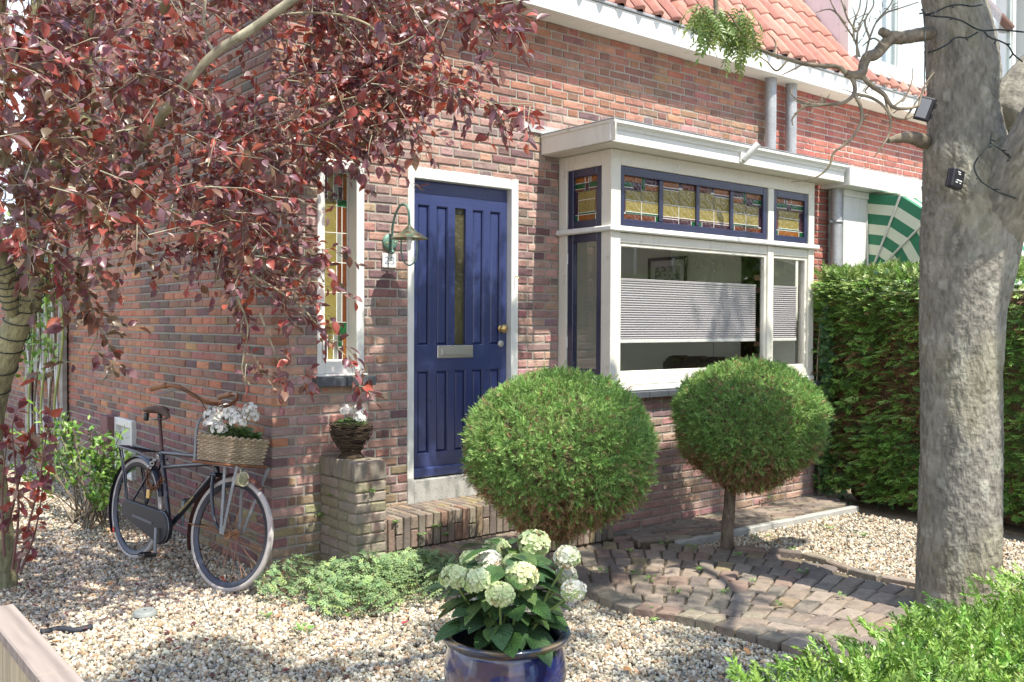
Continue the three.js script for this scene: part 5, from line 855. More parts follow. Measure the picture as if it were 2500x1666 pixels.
// ---------- clipped juniper balls ----------
const junG = sprigGeo(13, 0.05, 0.024, 0.0034, 0.75, false, 5), conM = leafM({ t: 0.25, rough: 0.6 });
const wide = (y) => (y < 0 ? 1 - 0.3 * y * y : 1 + 0.07 * Math.sin(y * Math.PI));
function topiary(label, c, rx, ry, base, lean, seed, stemTop) {
  const t = thing('juniper_ball_tree', label, 'topiary'), r = rng(seed), list = [];
  const core = new THREE.SphereGeometry(1, 40, 28), p = core.attributes.position; for (let i = 0; i < p.count; i++) { const q = V(p.getX(i), p.getY(i), p.getZ(i)), k = 0.83 + 0.1 * (n3(q.x * 3 + 9, q.y * 3, q.z * 3) - 0.5); const w = wide(q.y); p.setXYZ(i, q.x * k * rx * w, q.y * k * ry, q.z * k * rx * w); } core.computeVertexNormals();
  put(new THREE.Mesh(core, mat([0.34, 0.25, 0.16], 1, { map: T.soil, bumpMap: T.bump, bumpScale: 0.03 })), t, 'twig_core').position.copy(c);
  const Gr = [[0.21, 0.35, 0.085], [0.27, 0.43, 0.11], [0.15, 0.27, 0.07], [0.34, 0.49, 0.15], [0.18, 0.32, 0.075]], Br = [[0.36, 0.21, 0.11], [0.30, 0.18, 0.095], [0.42, 0.27, 0.14]];
  for (let i = 0; i < 24000; i++) {
    const d = rv(r); if (n3(d.x * 13 + 9, d.y * 13, d.z * 13 + 4) < 0.4 && r() < 0.75) continue; if (d.dot(camera.position.clone().sub(c).normalize()) < -0.55 && r() < 0.7) continue;
    const k = 0.905 + 0.07 * r() + 0.09 * (n3(d.x * 4 + 9, d.y * 4, d.z * 4 + 3) - 0.5) + 0.13 * (n3(d.x * 2 + seed, d.y * 2, d.z * 2 + 3) - 0.5) + (r() < 0.012 ? 0.06 * r() : 0) + 0.10 * (n3(d.x * 12 + 9, d.y * 12, d.z * 12 + 3) - 0.5), w = wide(d.y), q = V(d.x * rx * k * w, d.y * ry * k, d.z * rx * k * w).add(c);
    const o = d.clone().multiplyScalar(0.5).add(rv(r).multiplyScalar(0.85)).add(V(0, 0.3, 0)), br = smooth(0.0, -0.8, d.y + (n3(d.x * 3, d.y * 3 + 5, d.z * 3) - 0.5) * 0.9) * 0.75 + 0.05;
    list.push([aim(q, o, rv(r), 0.85 + 0.75 * r() * r()), vary(r() < br ? pick(Br, r) : pick(Gr, r), r, 0.3, 0.08)]);
  }
  inst('foliage', junG, conM, list, t);
  const top = stemTop ?? c.clone().add(V(0, -ry * 0.7, 0)), m = base.clone().lerp(top, 0.5).add(V(lean, 0, 0));
  new GB().add(loft(new THREE.CatmullRomCurve3([base.clone().add(V(0, -0.03, 0)), m, top]).getPoints(18), (q) => lerp(0.044, 0.036, q), 14, true, (q, a, l) => 1 + 0.14 * (vn(Math.cos(a) * 3 + 9, l * 14 + Math.sin(a) * 3, 65536, 5) - 0.5))).mesh('stem', mat([0.52, 0.42, 0.34], 0.95, { map: T.bark, bumpMap: T.barkBump, bumpScale: 0.008 }), t);
  const tg = new GB(); for (let i = 0; i < 60; i++) { const d = rv(r); d.y = -Math.abs(d.y) * 0.8 - 0.1; d.normalize(); const a = top.clone().add(V(0, 0.05, 0)), b = V(d.x * rx * 0.92, d.y * ry * 0.95, d.z * rx * 0.92).add(c); tg.add(loft([a, a.clone().lerp(b, 0.5).add(rv(r).multiplyScalar(0.04)), b], [0.008, 0.005, 0.002], 5, false)); } const tw = tg.mesh('twigs', twigM, t); tw.userData.kind = 'stuff';
}
topiary('larger clipped juniper ball in front of the door step', at(1366, 1110, 5.25), 0.515, 0.455, V(1.18, 0, 1.3), 0.0, 301);
topiary('clipped juniper ball on a bare stem in front of the bay window', at(1826, 1040, 6.28), 0.475, 0.43, V(2.677, 0, 1.232), 0.004, 302, at(1785, 1160, 6.28));

// ---------- yew hedges ----------
const yewG = sprigGeo(18, 0.1, 0.032, 0.0078, 1.0, true, 8), yewM = leafM({ t: 0.3, rough: 0.42 });
const YG = [[0.17, 0.32, 0.055], [0.23, 0.42, 0.075], [0.10, 0.19, 0.04], [0.31, 0.50, 0.11], [0.08, 0.15, 0.035]], YT = [[0.26, 0.38, 0.09], [0.22, 0.34, 0.08], [0.32, 0.42, 0.12]], YB = [[0.26, 0.13, 0.055], [0.20, 0.10, 0.05], [0.30, 0.17, 0.08]];
const ivyG = (() => { const s = new THREE.Shape(); const P = [[0, 0], [0.35, -0.25], [0.5, 0.05], [0.95, 0], [0.62, 0.42], [0.8, 0.85], [0.3, 0.75], [0, 1.25], [-0.3, 0.75], [-0.8, 0.85], [-0.62, 0.42], [-0.95, 0], [-0.5, 0.05], [-0.35, -0.25]]; s.setFromPoints(P.map(([x, y]) => new THREE.Vector2(x, y))); const g = new THREE.ShapeGeometry(s); g.rotateX(-Math.PI / 2); g.rotateY(-Math.PI / 2); g.scale(0.026, 0.026, 0.026); const p = g.attributes.position; for (let i = 0; i < p.count; i++) p.setY(i, -2.5 * p.getX(i) ** 2 * 4 + Math.abs(p.getZ(i)) * 0.25); g.computeVertexNormals(); return g; })();
const ivyM = leafM({ t: 0.2, rough: 0.32 });
{
  const t = thing('yew_hedge', 'tall clipped yew hedge with brown bare patches beside the bay window', 'hedge'), r = rng(311), list = [], ivy = [], X = 4.78, Y = 1.93, Z0 = 0.62, Z1 = 5.2, tg = new GB();
  put(new THREE.Mesh(boxUV(chamferBox(0.42, 1.78, Z1 - Z0 - 0.2, 0.06)), mat([0.34, 0.25, 0.16], 1, { map: T.soil, bumpMap: T.bump, bumpScale: 0.04 })), t, 'twig_core').position.set(X + 0.42, 0.9, (Z0 + Z1) / 2);
  for (let i = 0; i < 13000; i++) {
    const top = r() < 0.26, z = Z0 + Math.pow(r(), 2.0) * (Z1 - Z0), y = top ? Y : 0.12 + r() * (Y - 0.15), x = top ? X + r() * 0.75 : X;
    const lump = 0.10 * (n3(y * 2.2 + 5, z * 2.2, 1) - 0.5) + 0.06 * (n3(y * 7, z * 7, 4) - 0.5);
    const bare = top ? 0 : smooth(0.40, 0.52, n3(y * 1.3 + 3.1, z * 1.9 + 1.2, 9)) * smooth(1.75, 1.35, y);
    if (r() < bare * 0.72) { if (r() < 0.35) { const a = V(X + 0.12 + r() * 0.14, y, z), b = a.clone().add(V(-0.1 - 0.1 * r(), 0.05 - 0.12 * r(), (r() - 0.5) * 0.35)); tg.add(loft([a, a.clone().lerp(b, 0.5).add(rv(r).multiplyScalar(0.03)), b], [0.0035, 0.003, 0.0015], 4, false)); } if (r() < 0.45) list.push([aim(V(X + 0.1 + r() * 0.12, y, z), V(-0.6, -0.2, r() - 0.5), rv(r), 0.8 + 0.4 * r(), 0.8, 0.8), vary(pick(YB, r), r)]); continue; }
    const p = V(x + (top ? lump : lump + 0.02 + 0.16 * r() * (0.4 + bare)), y + (top ? lump * 1.2 - 0.05 * r() : 0), z), fresh = smooth(1.45, 1.95, y + (r() - 0.5) * 0.3);
    list.push([aim(p, V(-0.75 + (top ? 0.6 : 0), top ? 0.7 : -0.35 + 0.5 * r(), (r() - 0.5) * 1.3), V(-0.9, 0.75, 0.35).add(rv(r).multiplyScalar(0.7)), 0.95 + 0.6 * r(), 0.9, 0.95 + 0.6 * r()), vary(r() < fresh * 0.75 ? pick(YT, r) : r() < 0.05 ? pick(YB, r) : pick(YG, r), r, 0.2, 0.08)]);
  }
  for (let i = 0; i < 2200; i++) { const y = 0.1 + r() * 1.8, p = V(X + 0.02 + r() * 0.6, y, Z0 - 0.02 + 0.06 * n3(y * 3, r() * 3, 2)); list.push([aim(p, V(-0.3 + (r() - 0.5), 0.1, -0.7), UPV.clone().add(rv(r).multiplyScalar(0.5)), 0.8 + 0.5 * r()), vary(pick(YG, r), r, 0.2, 0.08)]); }
  inst('foliage', yewG, yewM, list, t); tg.mesh('bare_twigs', mat([0.30, 0.17, 0.09], 0.9), t).userData.kind = 'stuff';
  const iv = thing('ivy', 'dark glossy ivy climbing the hedge end by the bay window', 'ivy');
  const IC = [[0.045, 0.11, 0.035], [0.06, 0.14, 0.04], [0.035, 0.085, 0.03]], IL = [[0.26, 0.34, 0.12], [0.30, 0.38, 0.16]];
  for (let i = 0; i < 900; i++) { const k = r(); let p, n, c = IC; if (k < 0.4) { p = V(4.70 + 0.12 * r(), 0.05 + 1.75 * Math.pow(r(), 0.8), 0.60 + 0.1 * r()); n = V(-0.7, 0.2, 0.4); } else if (k < 0.62) { p = V(X - 0.03 + r() * 0.1, 0.02 + r() * 0.35, 0.7 + r() * 3.5); n = V(-0.8, 0.6, 0); } else { p = V(X - 0.05 + r() * 0.35, 1.84 + r() * 0.14, 0.62 + r() * 1.3); n = V(-0.5, 0.8, 0.2); if (r() < 0.65) c = IL; } ivy.push([aim(p, rv(r).add(V(0, -0.3, 0)), n.add(rv(r).multiplyScalar(0.5)), 0.8 + 0.7 * r()), vary(pick(c, r), r)]); }
  inst('leaves', ivyG, ivyM, ivy, iv);
  new GB().tube(curve([[4.72, 0.02, 0.62], [4.74, 0.5, 0.6], [4.70, 1.0, 0.6], [4.74, 1.5, 0.6], [4.8, 1.85, 0.62]], 20), 0.006, 6).mesh('stem', twigM, iv);
}
{
  const t = thing('low_yew_hedge', 'low bright green yew hedge with fresh shoots along the street', 'hedge'), r = rng(312), list = [], big = sprigGeo(30, 0.09, 0.03, 0.0095, 1.2, true, 9);
  put(new THREE.Mesh(boxUV(chamferBox(3.6, 0.38, 0.6, 0.1)), mat([0.34, 0.25, 0.16], 1, { map: T.soil })), t, 'twig_core').position.set(1.58, 0.19, 3.98);
  for (let i = 0; i < 5200; i++) {
    const x = -0.3 + Math.pow(r(), 1.5) * 3.6, side = r(), h = 0.475 + 0.03 * Math.sin(x * 3) + 0.08 * (n3(x * 3, 2, r() * 5) - 0.5); let p, d;
    if (side < 0.62) { p = V(x, h - 0.05 * r(), 3.62 + r() * 0.7); d = V((r() - 0.5) * 1.1, 0.9, (r() - 0.5) * 1.1); } else if (side < 0.8) { p = V(-0.26 + 0.06 * r(), 0.05 + r() * 0.42, 3.65 + r() * 0.65); d = V(-0.7, 0.4, r() - 0.5); } else { p = V(x, 0.05 + r() * 0.5, 3.6 + 0.05 * r()); d = V(r() - 0.5, 0.4, -0.8); }
    const long = r() < 0.05; list.push([aim(p, d.add(rv(r).multiplyScalar(0.6)), rv(r).add(UPV), (long ? 1.0 : 0.6) + 0.35 * r()), vary(r() < 0.75 ? pick([[0.28, 0.43, 0.09], [0.24, 0.38, 0.075], [0.34, 0.48, 0.13]], r) : pick(YG, r), r, 0.2, 0.07)]);
  }
  inst('foliage', big, leafM({ t: 0.35, rough: 0.3 }), list, t);
}
// ---------- glazed pot with hydrangea ----------
{
  const C = at(1234, 1552, 3.5), H = C.y + 0.018, pot = thing('glazed_plant_pot', 'large round blue glazed pot with flared brown rim', 'pot', [C.x, 0, C.z]);
  const glaze = tex(1024, (u, v) => { const a = fbm(u * 20, v * 3, [20, 3], 5, 401), b = fbm(u * 50, v * 14, [50, 14], 4, 402), d = smooth(0.45, 0.62, a), w = smooth(0.58, 0.72, fbm(u * 26, v * 5, [26, 5], 4, 404)), rust = smooth(0.6, 0.7, fbm(u * 9, v * 6, [9, 6], 4, 403)); let c = [lerp(0.008, 0.025, b), lerp(0.012, 0.035, b), lerp(0.06, 0.17, b)]; c = c.map((x, i) => lerp(x, [0.13, 0.19, 0.32][i], w * 0.6)); c = c.map((x, i) => lerp(x, [0.03, 0.016, 0.045][i], d * 0.5)); return c.map((x, i) => lerp(x, [0.15, 0.09, 0.045][i], rust * 0.5)); }, true);
  const rimT = tex(512, (u, v) => { const a = fbm(u * 16, v * 4, [16, 4], 5, 411), b = smooth(0.4, 0.65, a), e = fbm(u * 30, v * 8, [30, 8], 3, 412); return [lerp(0.03, 0.17, b) * (0.7 + 0.6 * e), lerp(0.045, 0.125, b) * (0.7 + 0.6 * e), lerp(0.09, 0.075, b) * (0.7 + 0.6 * e)]; }, true);
  const R = 0.243, gl = mat([1, 1, 1], 0.22, { map: glaze, clearcoat: 1, clearcoatRoughness: 0.06 }), gr = mat([1, 1, 1], 0.28, { map: rimT, clearcoat: 0.9, clearcoatRoughness: 0.1 });
  new GB().lathe([[0.001, 0.006], [0.13, 0.006], [0.145, 0.012], [0.19, 0.09], [0.222, 0.17], [0.23, 0.23], [0.226, 0.28], [0.214, H - 0.05], [0.21, H - 0.04]], 72).mesh('pot_body', gl, pot);
  new GB().lathe([[0.21, H - 0.04], [0.214, H - 0.03], [0.235, H - 0.022], [R, H - 0.006], [R - 0.002, H + 0.002], [R - 0.03, H - 0.002], [0.2, H - 0.012], [0.193, H - 0.03], [0.19, H - 0.1]], 72).mesh('pot_rim', gr, pot);
  const soil = put(new THREE.Mesh(new THREE.CircleGeometry(0.196, 40).rotateX(-Math.PI / 2), mat([0.05, 0.038, 0.028], 1, { map: T.soil, bumpMap: T.bump, bumpScale: 0.02 })), pot, 'potting_soil'); soil.position.y = H - 0.055;
  const hy = thing('potted_hydrangea', 'hydrangea with creamy white flower heads growing in the blue pot', 'hydrangea', [C.x, H - 0.06, C.z]);
  const inv = hy.position.clone().negate(), r = rng(421), lo = (p) => p.clone().add(inv);
  const fl = (() => { const g = [], b = leafGeo(0.017, 0.017, 0.1, -0.25, [[0, 0.2], [0.4, 0.95], [0.75, 0.95], [1, 0.3]]); for (let i = 0; i < 4; i++) { const q = b.toNonIndexed(); q.applyMatrix4(M4(0, 0, 0, 0, i * Math.PI / 2, 0)); g.push(q); } return mergeGeometries(g); })();
  const s = 900 / 2352, heads = [[1055, 690, 92, 3.6], [1268, 772, 68, 3.42], [815, 735, 80, 3.66], [548, 902, 80, 3.4], [690, 922, 82, 3.34], [980, 892, 92, 3.36], [838, 1010, 78, 3.27], [1305, 988, 66, 3.36], [768, 805, 74, 3.5], [650, 785, 52, 3.55], [925, 815, 62, 3.52], [1262, 885, 54, 3.5]];
  const fm = leafM({ t: 0.25, rough: 0.7 }), hc = [];
  for (const [a, b, rad, d] of heads) {
    const c = lo(at(900 + a * s, 1066 + b * s, d)), R2 = rad * s * d / PX * 1.08, list = []; hc.push([c, R2]);
    const tint = pick([[0.72, 0.71, 0.55], [0.62, 0.68, 0.40], [0.74, 0.72, 0.60], [0.60, 0.66, 0.36]], r);
    for (let i = 0; i < 120; i++) { const n = rv(r); if (n.y < -0.55) n.y *= -0.6; n.normalize(); const x = rv(r).cross(n).normalize(); list.push([aim(c.clone().add(V(n.x, n.y * 0.85, n.z).multiplyScalar(R2 * (0.84 + 0.2 * r()))), x, n.clone().add(rv(r).multiplyScalar(0.25)), 0.85 + 0.3 * r()), vary(r() < 0.04 ? [0.5, 0.34, 0.17] : n.y < 0.1 && r() < 0.5 ? [0.52, 0.64, 0.28] : tint, r, 0.1, 0.05)]); }
    inst('flower_head', fl, fm, list, hy);
  }
  const lg = leafGeo(0.15, 0.092, 0.22, 0.28, [[0, 0.05], [0.12, 0.5], [0.3, 0.9], [0.5, 1], [0.7, 0.82], [0.87, 0.45], [1, 0]]);
  const vein = tex(256, (u, v) => { const c = Math.abs(v - 0.5) * 2, k = Math.abs(((u * 1.0 - c * 0.28) * 9) % 1 - 0.5) * 2, m = Math.max(smooth(0.86, 1, k) * (1 - c * 0.6), smooth(0.06, 0.0, c)); return [0.8 + 0.2 * m, 0.85 + 0.15 * m, 0.75 + 0.2 * m].map((x) => x - 0.12 * fbm(u * 12, v * 12, 12, 3, 430)); }, true), vb = tex(256, (u, v) => { const c = Math.abs(v - 0.5) * 2, k = Math.abs(((u * 1.0 - c * 0.28) * 9) % 1 - 0.5) * 2; return 1 - Math.max(smooth(0.6, 1, k) * (1 - c * 0.4), smooth(0.14, 0.0, c)); }, false);
  const lms = [[0.075, 0.155, 0.05], [0.10, 0.19, 0.055], [0.06, 0.125, 0.045], [0.14, 0.22, 0.07], [0.09, 0.17, 0.08]].map((c) => leafM({ color: c, t: 0.18, rough: 0.35, x: { map: vein, bumpMap: vb, bumpScale: 0.003 } }));
  const foot = V(0, 0, 0), O = lo(at(1234, 1440, 3.5));
  for (let i = 0; i < 118; i++) {
    const a = i * 2.39996, tier = i / 118, rad = (0.07 + 0.09 * Math.sin(Math.min(1, tier * 1.25) * Math.PI)) * (0.35 + 0.85 * r()), y = lerp(0.055, 0.36, tier) + (r() - 0.5) * 0.05, dir = V(Math.cos(a), lerp(0.25, -0.35, r()), Math.sin(a)), p = V(O.x * tier + Math.cos(a) * rad, y, O.z * tier + Math.sin(a) * rad), k = 0.6 + 0.5 * r();
    const o = new THREE.Mesh(lg, pick(lms, r)); aim(p, dir, V(0, 1, 0).add(rv(r).multiplyScalar(0.35)), k).decompose(o.position, o.quaternion, o.scale); put(o, hy, 'leaf');
  }
  for (const [c, R2] of hc) { const b = V(c.x * 0.25 + (r() - 0.5) * 0.06, 0, c.z * 0.25 + (r() - 0.5) * 0.06); new GB().add(loft([b, b.clone().lerp(c, 0.55).add(V(0, 0.02, 0)), c.clone().add(V(0, -R2 * 0.3, 0))], [0.006, 0.005, 0.0045], 6)).mesh('stem', mat([0.20, 0.28, 0.08], 0.7), hy); }
}
// ---------- small flowering plants ----------
const gerG = (() => { const s = new THREE.Shape(), P = []; for (let i = 0; i < 15; i++) { const a = -2.5 + 5 * i / 14, k = i % 2 ? 0.62 : 1; P.push(new THREE.Vector2(Math.sin(a) * k, Math.cos(a) * k)); } P.push(new THREE.Vector2(0, 0)); s.setFromPoints(P); const g = new THREE.ShapeGeometry(s).toNonIndexed(); g.rotateX(-Math.PI / 2); const p = g.attributes.position; for (let i = 0; i < p.count; i++) p.setY(i, 0.22 * (p.getX(i) ** 2 + p.getZ(i) ** 2)); g.computeVertexNormals(); return g; })();
const deepG = (() => { const g = [], b = leafGeo(1, 0.34, 0.2, 0.15, [[0, 0.1], [0.45, 0.6], [0.75, 1], [1, 0.2]]); for (let i = 0; i < 5; i++) { const q = b.toNonIndexed(); q.applyMatrix4(M4(0, 0, 0, 0, (i - 2) * 0.75, 0)); g.push(q); } return mergeGeometries(g); })();
const whiteFloret = (() => { const g = [], b = leafGeo(1, 0.8, 0.1, -0.15, [[0, 0.2], [0.5, 0.9], [0.8, 0.9], [1, 0.3]]); for (let i = 0; i < 5; i++) { const q = b.toNonIndexed(); q.applyMatrix4(M4(0, 0, 0, 0, i * 1.2566, 0)); g.push(q); } return mergeGeometries(g); })();
const herbM = leafM({ t: 0.3, rough: 0.55 }), petalM = leafM({ t: 0.2, rough: 0.6 });
function geranium(label, P, heads, leafR, nLeaf, seed, leafS = 0.024) { // white bedding geranium: P its base; heads: [x, y, z, r]
  const t = thing('white_geranium', label, 'geranium', [P.x, P.y, P.z]), r = rng(seed), L = [];
  for (let i = 0; i < nLeaf; i++) { const a = r() * 6.283, q = Math.sqrt(r()), y = leafR[1] * (0.25 + 0.75 * r()) * (1.1 - 0.5 * q); const p = V(Math.cos(a) * q * leafR[0], y, Math.sin(a) * q * leafR[2]); L.push([aim(p, V(Math.cos(a), 0.2, Math.sin(a)), V(Math.cos(a) * 0.5, 1, Math.sin(a) * 0.5).add(rv(r).multiplyScalar(0.5)), leafS * (0.7 + 0.6 * r())), vary(pick([[0.12, 0.22, 0.06], [0.16, 0.27, 0.08], [0.09, 0.17, 0.05]], r), r)]); }
  inst('leaves', gerG, herbM, L, t);
  for (const [x, y, z, R] of heads) { const F = []; for (let i = 0; i < 42; i++) { const n = rv(r); n.y = Math.abs(n.y) * 1.1 - 0.35; n.normalize(); F.push([aim(V(x, y, z).addScaledVector(n, R * (0.75 + 0.35 * r())), rv(r).cross(n).normalize(), n.clone().add(rv(r).multiplyScalar(0.3)), 0.011 + 0.004 * r()), vary([0.82, 0.81, 0.76], r, 0.06, 0.02)]); } inst('flower_head', whiteFloret, petalM, F, t); new GB().add(loft([V(x * 0.3, leafR[1] * 0.3, z * 0.3), V(x * 0.75, y * 0.6, z * 0.75), V(x, y, z)], 0.0025, 5)).mesh('flower_stalk', mat([0.2, 0.28, 0.1], 0.7), t); }
  return t;
}
// nest-like planter of twigs on the pedestal
{
  const bx = 0.4175, bz = 0.2, t = thing('twig_planter', 'round nest planter of dark brown twigs on the brick pedestal', 'planter', [bx, 0.716, bz]), r = rng(431);
  const prof = (y) => (y < 0.03 ? lerp(0.075, 0.05, y / 0.03) : 0.05 + 0.075 * Math.sin(clamp((y - 0.03) / 0.15) * Math.PI / 2));
  const P = []; for (let i = 0; i <= 24; i++) { const y = i / 24 * 0.19; P.push([Math.max(0.001, prof(y) - 0.008), y]); }
  new GB().lathe([[0.001, 0.001], ...P], 36).mesh('bowl', mat([0.05, 0.034, 0.024], 1, { map: T.soil, bumpMap: T.bump, bumpScale: 0.01, side: THREE.DoubleSide }), t);
  const g = new GB(); for (let i = 0; i < 330; i++) { const y0 = r() * r() < 0.1 ? r() * 0.03 : 0.002 + r() * 0.2, a0 = r() * 6.283, n = 6, sp = 0.7 + r() * 1.1, sl = (r() - 0.5) * 0.07, pts = []; for (let k = 0; k <= n; k++) { const a = a0 + sp * k / n, y = clamp(y0 + sl * k / n, 0.003, 0.215), q = prof(Math.min(y, 0.19)) + 0.002 + r() * 0.004; pts.push(V(Math.cos(a) * q, y, Math.sin(a) * q)); } g.add(loft(pts, 0.0012 + 0.0013 * r(), 4, false)); }
  const m = g.mesh('woven_twigs', mat([0.20, 0.135, 0.09], 0.95, { map: T.bark }), t); m.userData.kind = 'stuff';
  geranium('small white geranium filling the twig planter', V(bx, 0.716 + 0.17, bz), [[-0.045, 0.115, 0.02, 0.036], [0.05, 0.10, 0.0, 0.03], [0.035, 0.07, 0.05, 0.036], [0.075, 0.12, -0.03, 0.026]], [0.1, 0.07, 0.1], 90, 432, 0.02);
}
// ground geranium by the corner
{
  const t = thing('ground_cover_geranium', 'sprawling grey-green cranesbill clump between corner and pedestal', 'plant'), r = rng(441), L = [];
  const sp = [[0.02, 0.35, 0.28], [0.2, 0.62, 0.34], [0.42, 0.72, 0.34], [0.62, 0.66, 0.3], [0.72, 0.52, 0.24], [0.1, 0.82, 0.24], [0.3, 0.5, 0.3], [0.56, 0.5, 0.22]];
  for (const [x, z, R] of sp) for (let i = 0; i < 330; i++) { const d = rv(r); d.y = Math.abs(d.y); const k = Math.cbrt(r()) * R, p = V(x + d.x * k, 0.02 + d.y * k * 0.55 * (0.6 + 0.8 * n3(x * 9 + d.x * 3, 1, z * 9 + d.z * 3)) + 0.03 * r(), z + d.z * k); if (p.z < 0.03 && p.x > -0.01) continue; L.push([aim(p, V(d.x, 0.3 * r(), d.z), V(d.x * 0.6, 1, d.z * 0.6 + 0.2).add(rv(r).multiplyScalar(0.4)), 0.02 + 0.014 * r()), vary(pick([[0.23, 0.34, 0.15], [0.28, 0.39, 0.18], [0.18, 0.29, 0.13], [0.34, 0.46, 0.17]], r), r, 0.2)]); }
  inst('leaves', deepG, herbM, L, t);
  const s = new GB(); for (let i = 0; i < 130; i++) { const [x, z, R] = pick(sp, r), a = r() * 6.283, q = R * Math.sqrt(r()); s.add(loft([V(x + Math.cos(a) * q * 0.3, 0.0, z + Math.sin(a) * q * 0.3), V(x + Math.cos(a) * q * 0.8, 0.08 * r() + 0.03, z + Math.sin(a) * q * 0.8), V(x + Math.cos(a) * q, 0.03 + 0.13 * r(), z + Math.sin(a) * q)], 0.0022, 4, false)); } s.mesh('stems', mat([0.36, 0.25, 0.16], 0.9), t).userData.kind = 'stuff';
}
// weeds in the joints: each tuft is a thing
{
  const r = rng(451);
  const tuft = (p, n, R, name, label, light) => { const t = thing(name, label, 'weed', [p.x, p.y, p.z], 'small weeds'), L = []; for (let i = 0; i < n; i++) { const a = r() * 6.283, q = R * Math.sqrt(r()); L.push([aim(V(Math.cos(a) * q, 0.008 + 0.5 * R * r(), Math.sin(a) * q), V(Math.cos(a), 0.5 * r(), Math.sin(a)), V(0, 1, 0).add(rv(r).multiplyScalar(0.5)), light ? 0.03 + 0.03 * r() : 0.008 + 0.010 * r()), vary(pick(light ? [[0.36, 0.46, 0.16], [0.30, 0.42, 0.12]] : [[0.16, 0.28, 0.06], [0.20, 0.33, 0.09]], r), r)]); } inst('leaves', light ? leafGeo(1, 0.45, 0.2, 0.25) : gerG, herbM, L, t); };
  for (const [u, v, n, R] of [[1555, 1405, 14, 0.035], [1690, 1345, 16, 0.05], [1800, 1360, 12, 0.03], [1620, 1330, 14, 0.05], [1540, 1350, 10, 0.03], [1470, 1400, 10, 0.04], [1590, 1420, 10, 0.04], [1710, 1395, 12, 0.03], [1650, 1450, 8, 0.03], [1840, 1425, 10, 0.03], [1900, 1480, 9, 0.03], [1960, 1400, 10, 0.04], [2050, 1460, 9, 0.03], [1590, 1490, 8, 0.03], [1770, 1450, 10, 0.04], [1480, 1320, 10, 0.03]]) tuft(on(u, v, 'y', 0.035), n, R, 'path_weed', 'small green weed sprouting between the path bricks');
  for (const [u, v, n, R] of [[750, 1545, 26, 0.07], [650, 1510, 14, 0.05], [1600, 1520, 8, 0.03], [1690, 1500, 10, 0.03], [2100, 1310, 12, 0.05], [2020, 1295, 12, 0.05], [1930, 1345, 10, 0.04], [860, 1510, 12, 0.04]]) tuft(on(u, v, 'y', 0.015), n, R, 'gravel_weed', 'small green weed seedling rooted in the gravel');
  tuft(on(1866, 1322, 'y', 0.02), 12, 0.05, 'dandelion', 'pale green broad leaved weed beside the concrete edging', true); tuft(on(1870, 1230, 'y', 0.06), 26, 0.09, 'wall_foot_weed', 'leafy weed at the foot of the bay wall'); tuft(on(2010, 1205, 'y', 0.06), 34, 0.16, 'hedge_foot_weed', 'spreading green weed on the bricks at the hedge foot');
  const onStep = (u, v, z, n, R) => tuft(on(u, v, 'z', z), n, R, 'step_weed', 'tiny trailing weed growing from the step brick joints'); onStep(968, 1280, 0.365, 16, 0.03); onStep(1068, 1290, 0.365, 18, 0.035); onStep(1085, 1310, 0.365, 10, 0.025); onStep(1028, 1310, 0.365, 12, 0.03);
  tuft(on(775, 1265, 'z', 0.02), 20, 0.045, 'wall_weed', 'round leaved weed in the corner of wall and pedestal'); tuft(on(808, 1215, 'x', 0.31), 8, 0.02, 'pedestal_weed', 'tiny sprout on the mossy side of the pedestal'); tuft(on(905, 1205, 'z', 0.445), 22, 0.04, 'pedestal_sprig', 'straggly little plant on the front of the pedestal');
  const fl = leafGeo(0.05, 0.03, 0.5, -0.2), fm = [[0.45, 0.10, 0.06], [0.30, 0.05, 0.06], [0.40, 0.20, 0.08]].map((c) => leafM({ color: c, t: 0.1, rough: 0.6 }));
  for (const [u, v] of [[309, 1449], [265, 1432], [980, 1525], [1080, 1605], [690, 1640], [685, 1480], [550, 1420], [975, 1630], [1830, 1600], [1930, 1610], [120, 1570], [1540, 1640], [770, 1640], [420, 1590]]) { const o = put(new THREE.Mesh(fl, pick(fm, r)), scene, 'fallen_leaf'); o.position.copy(on(u, v, 'y', 0.026)); o.rotation.set((r() - 0.5) * 0.5, r() * 6.3, (r() - 0.5) * 0.5); tag(o, 'dry reddish fallen leaf lying on the pale gravel', 'leaf', 'fallen leaves on the gravel'); }
  const dr = thing('ground_vent_cap', 'small round grey cap lying in the gravel', 'cap', on(354, 1496, 'y', 0.022).toArray()); new GB().lathe([[0.001, 0.012], [0.02, 0.012], [0.024, 0.006], [0.034, 0.006], [0.038, 0.014], [0.048, 0.014], [0.058, 0.006], [0.062, -0.01]], 36).mesh('cap_disc', mat([0.30, 0.32, 0.30], 0.6, { map: T.concrete }), dr);
  new GB().tube(curve([[-0.005, 0.02, -0.005], [0.005, 0.021, 0.005]], 4), 0.004, 6).mesh('cap_slot', M.steel, dr);
}
{ const fb = thing('buried_fabric', 'strip of black ground fabric showing through the gravel by the fence', 'fabric'), P = [[100, 1545], [140, 1536], [185, 1540], [225, 1533]].map(([u, v]) => on(u, v, 'y', 0.014)); new GB().add(loft(curve(P, 18), 0.016, 7, true, (t, a, l) => 0.7 + 0.6 * vn(Math.cos(a) * 2 + 9, l * 40, 65536, 3))).mesh('fabric_fold', mat([0.02, 0.022, 0.03], 0.7), fb); }
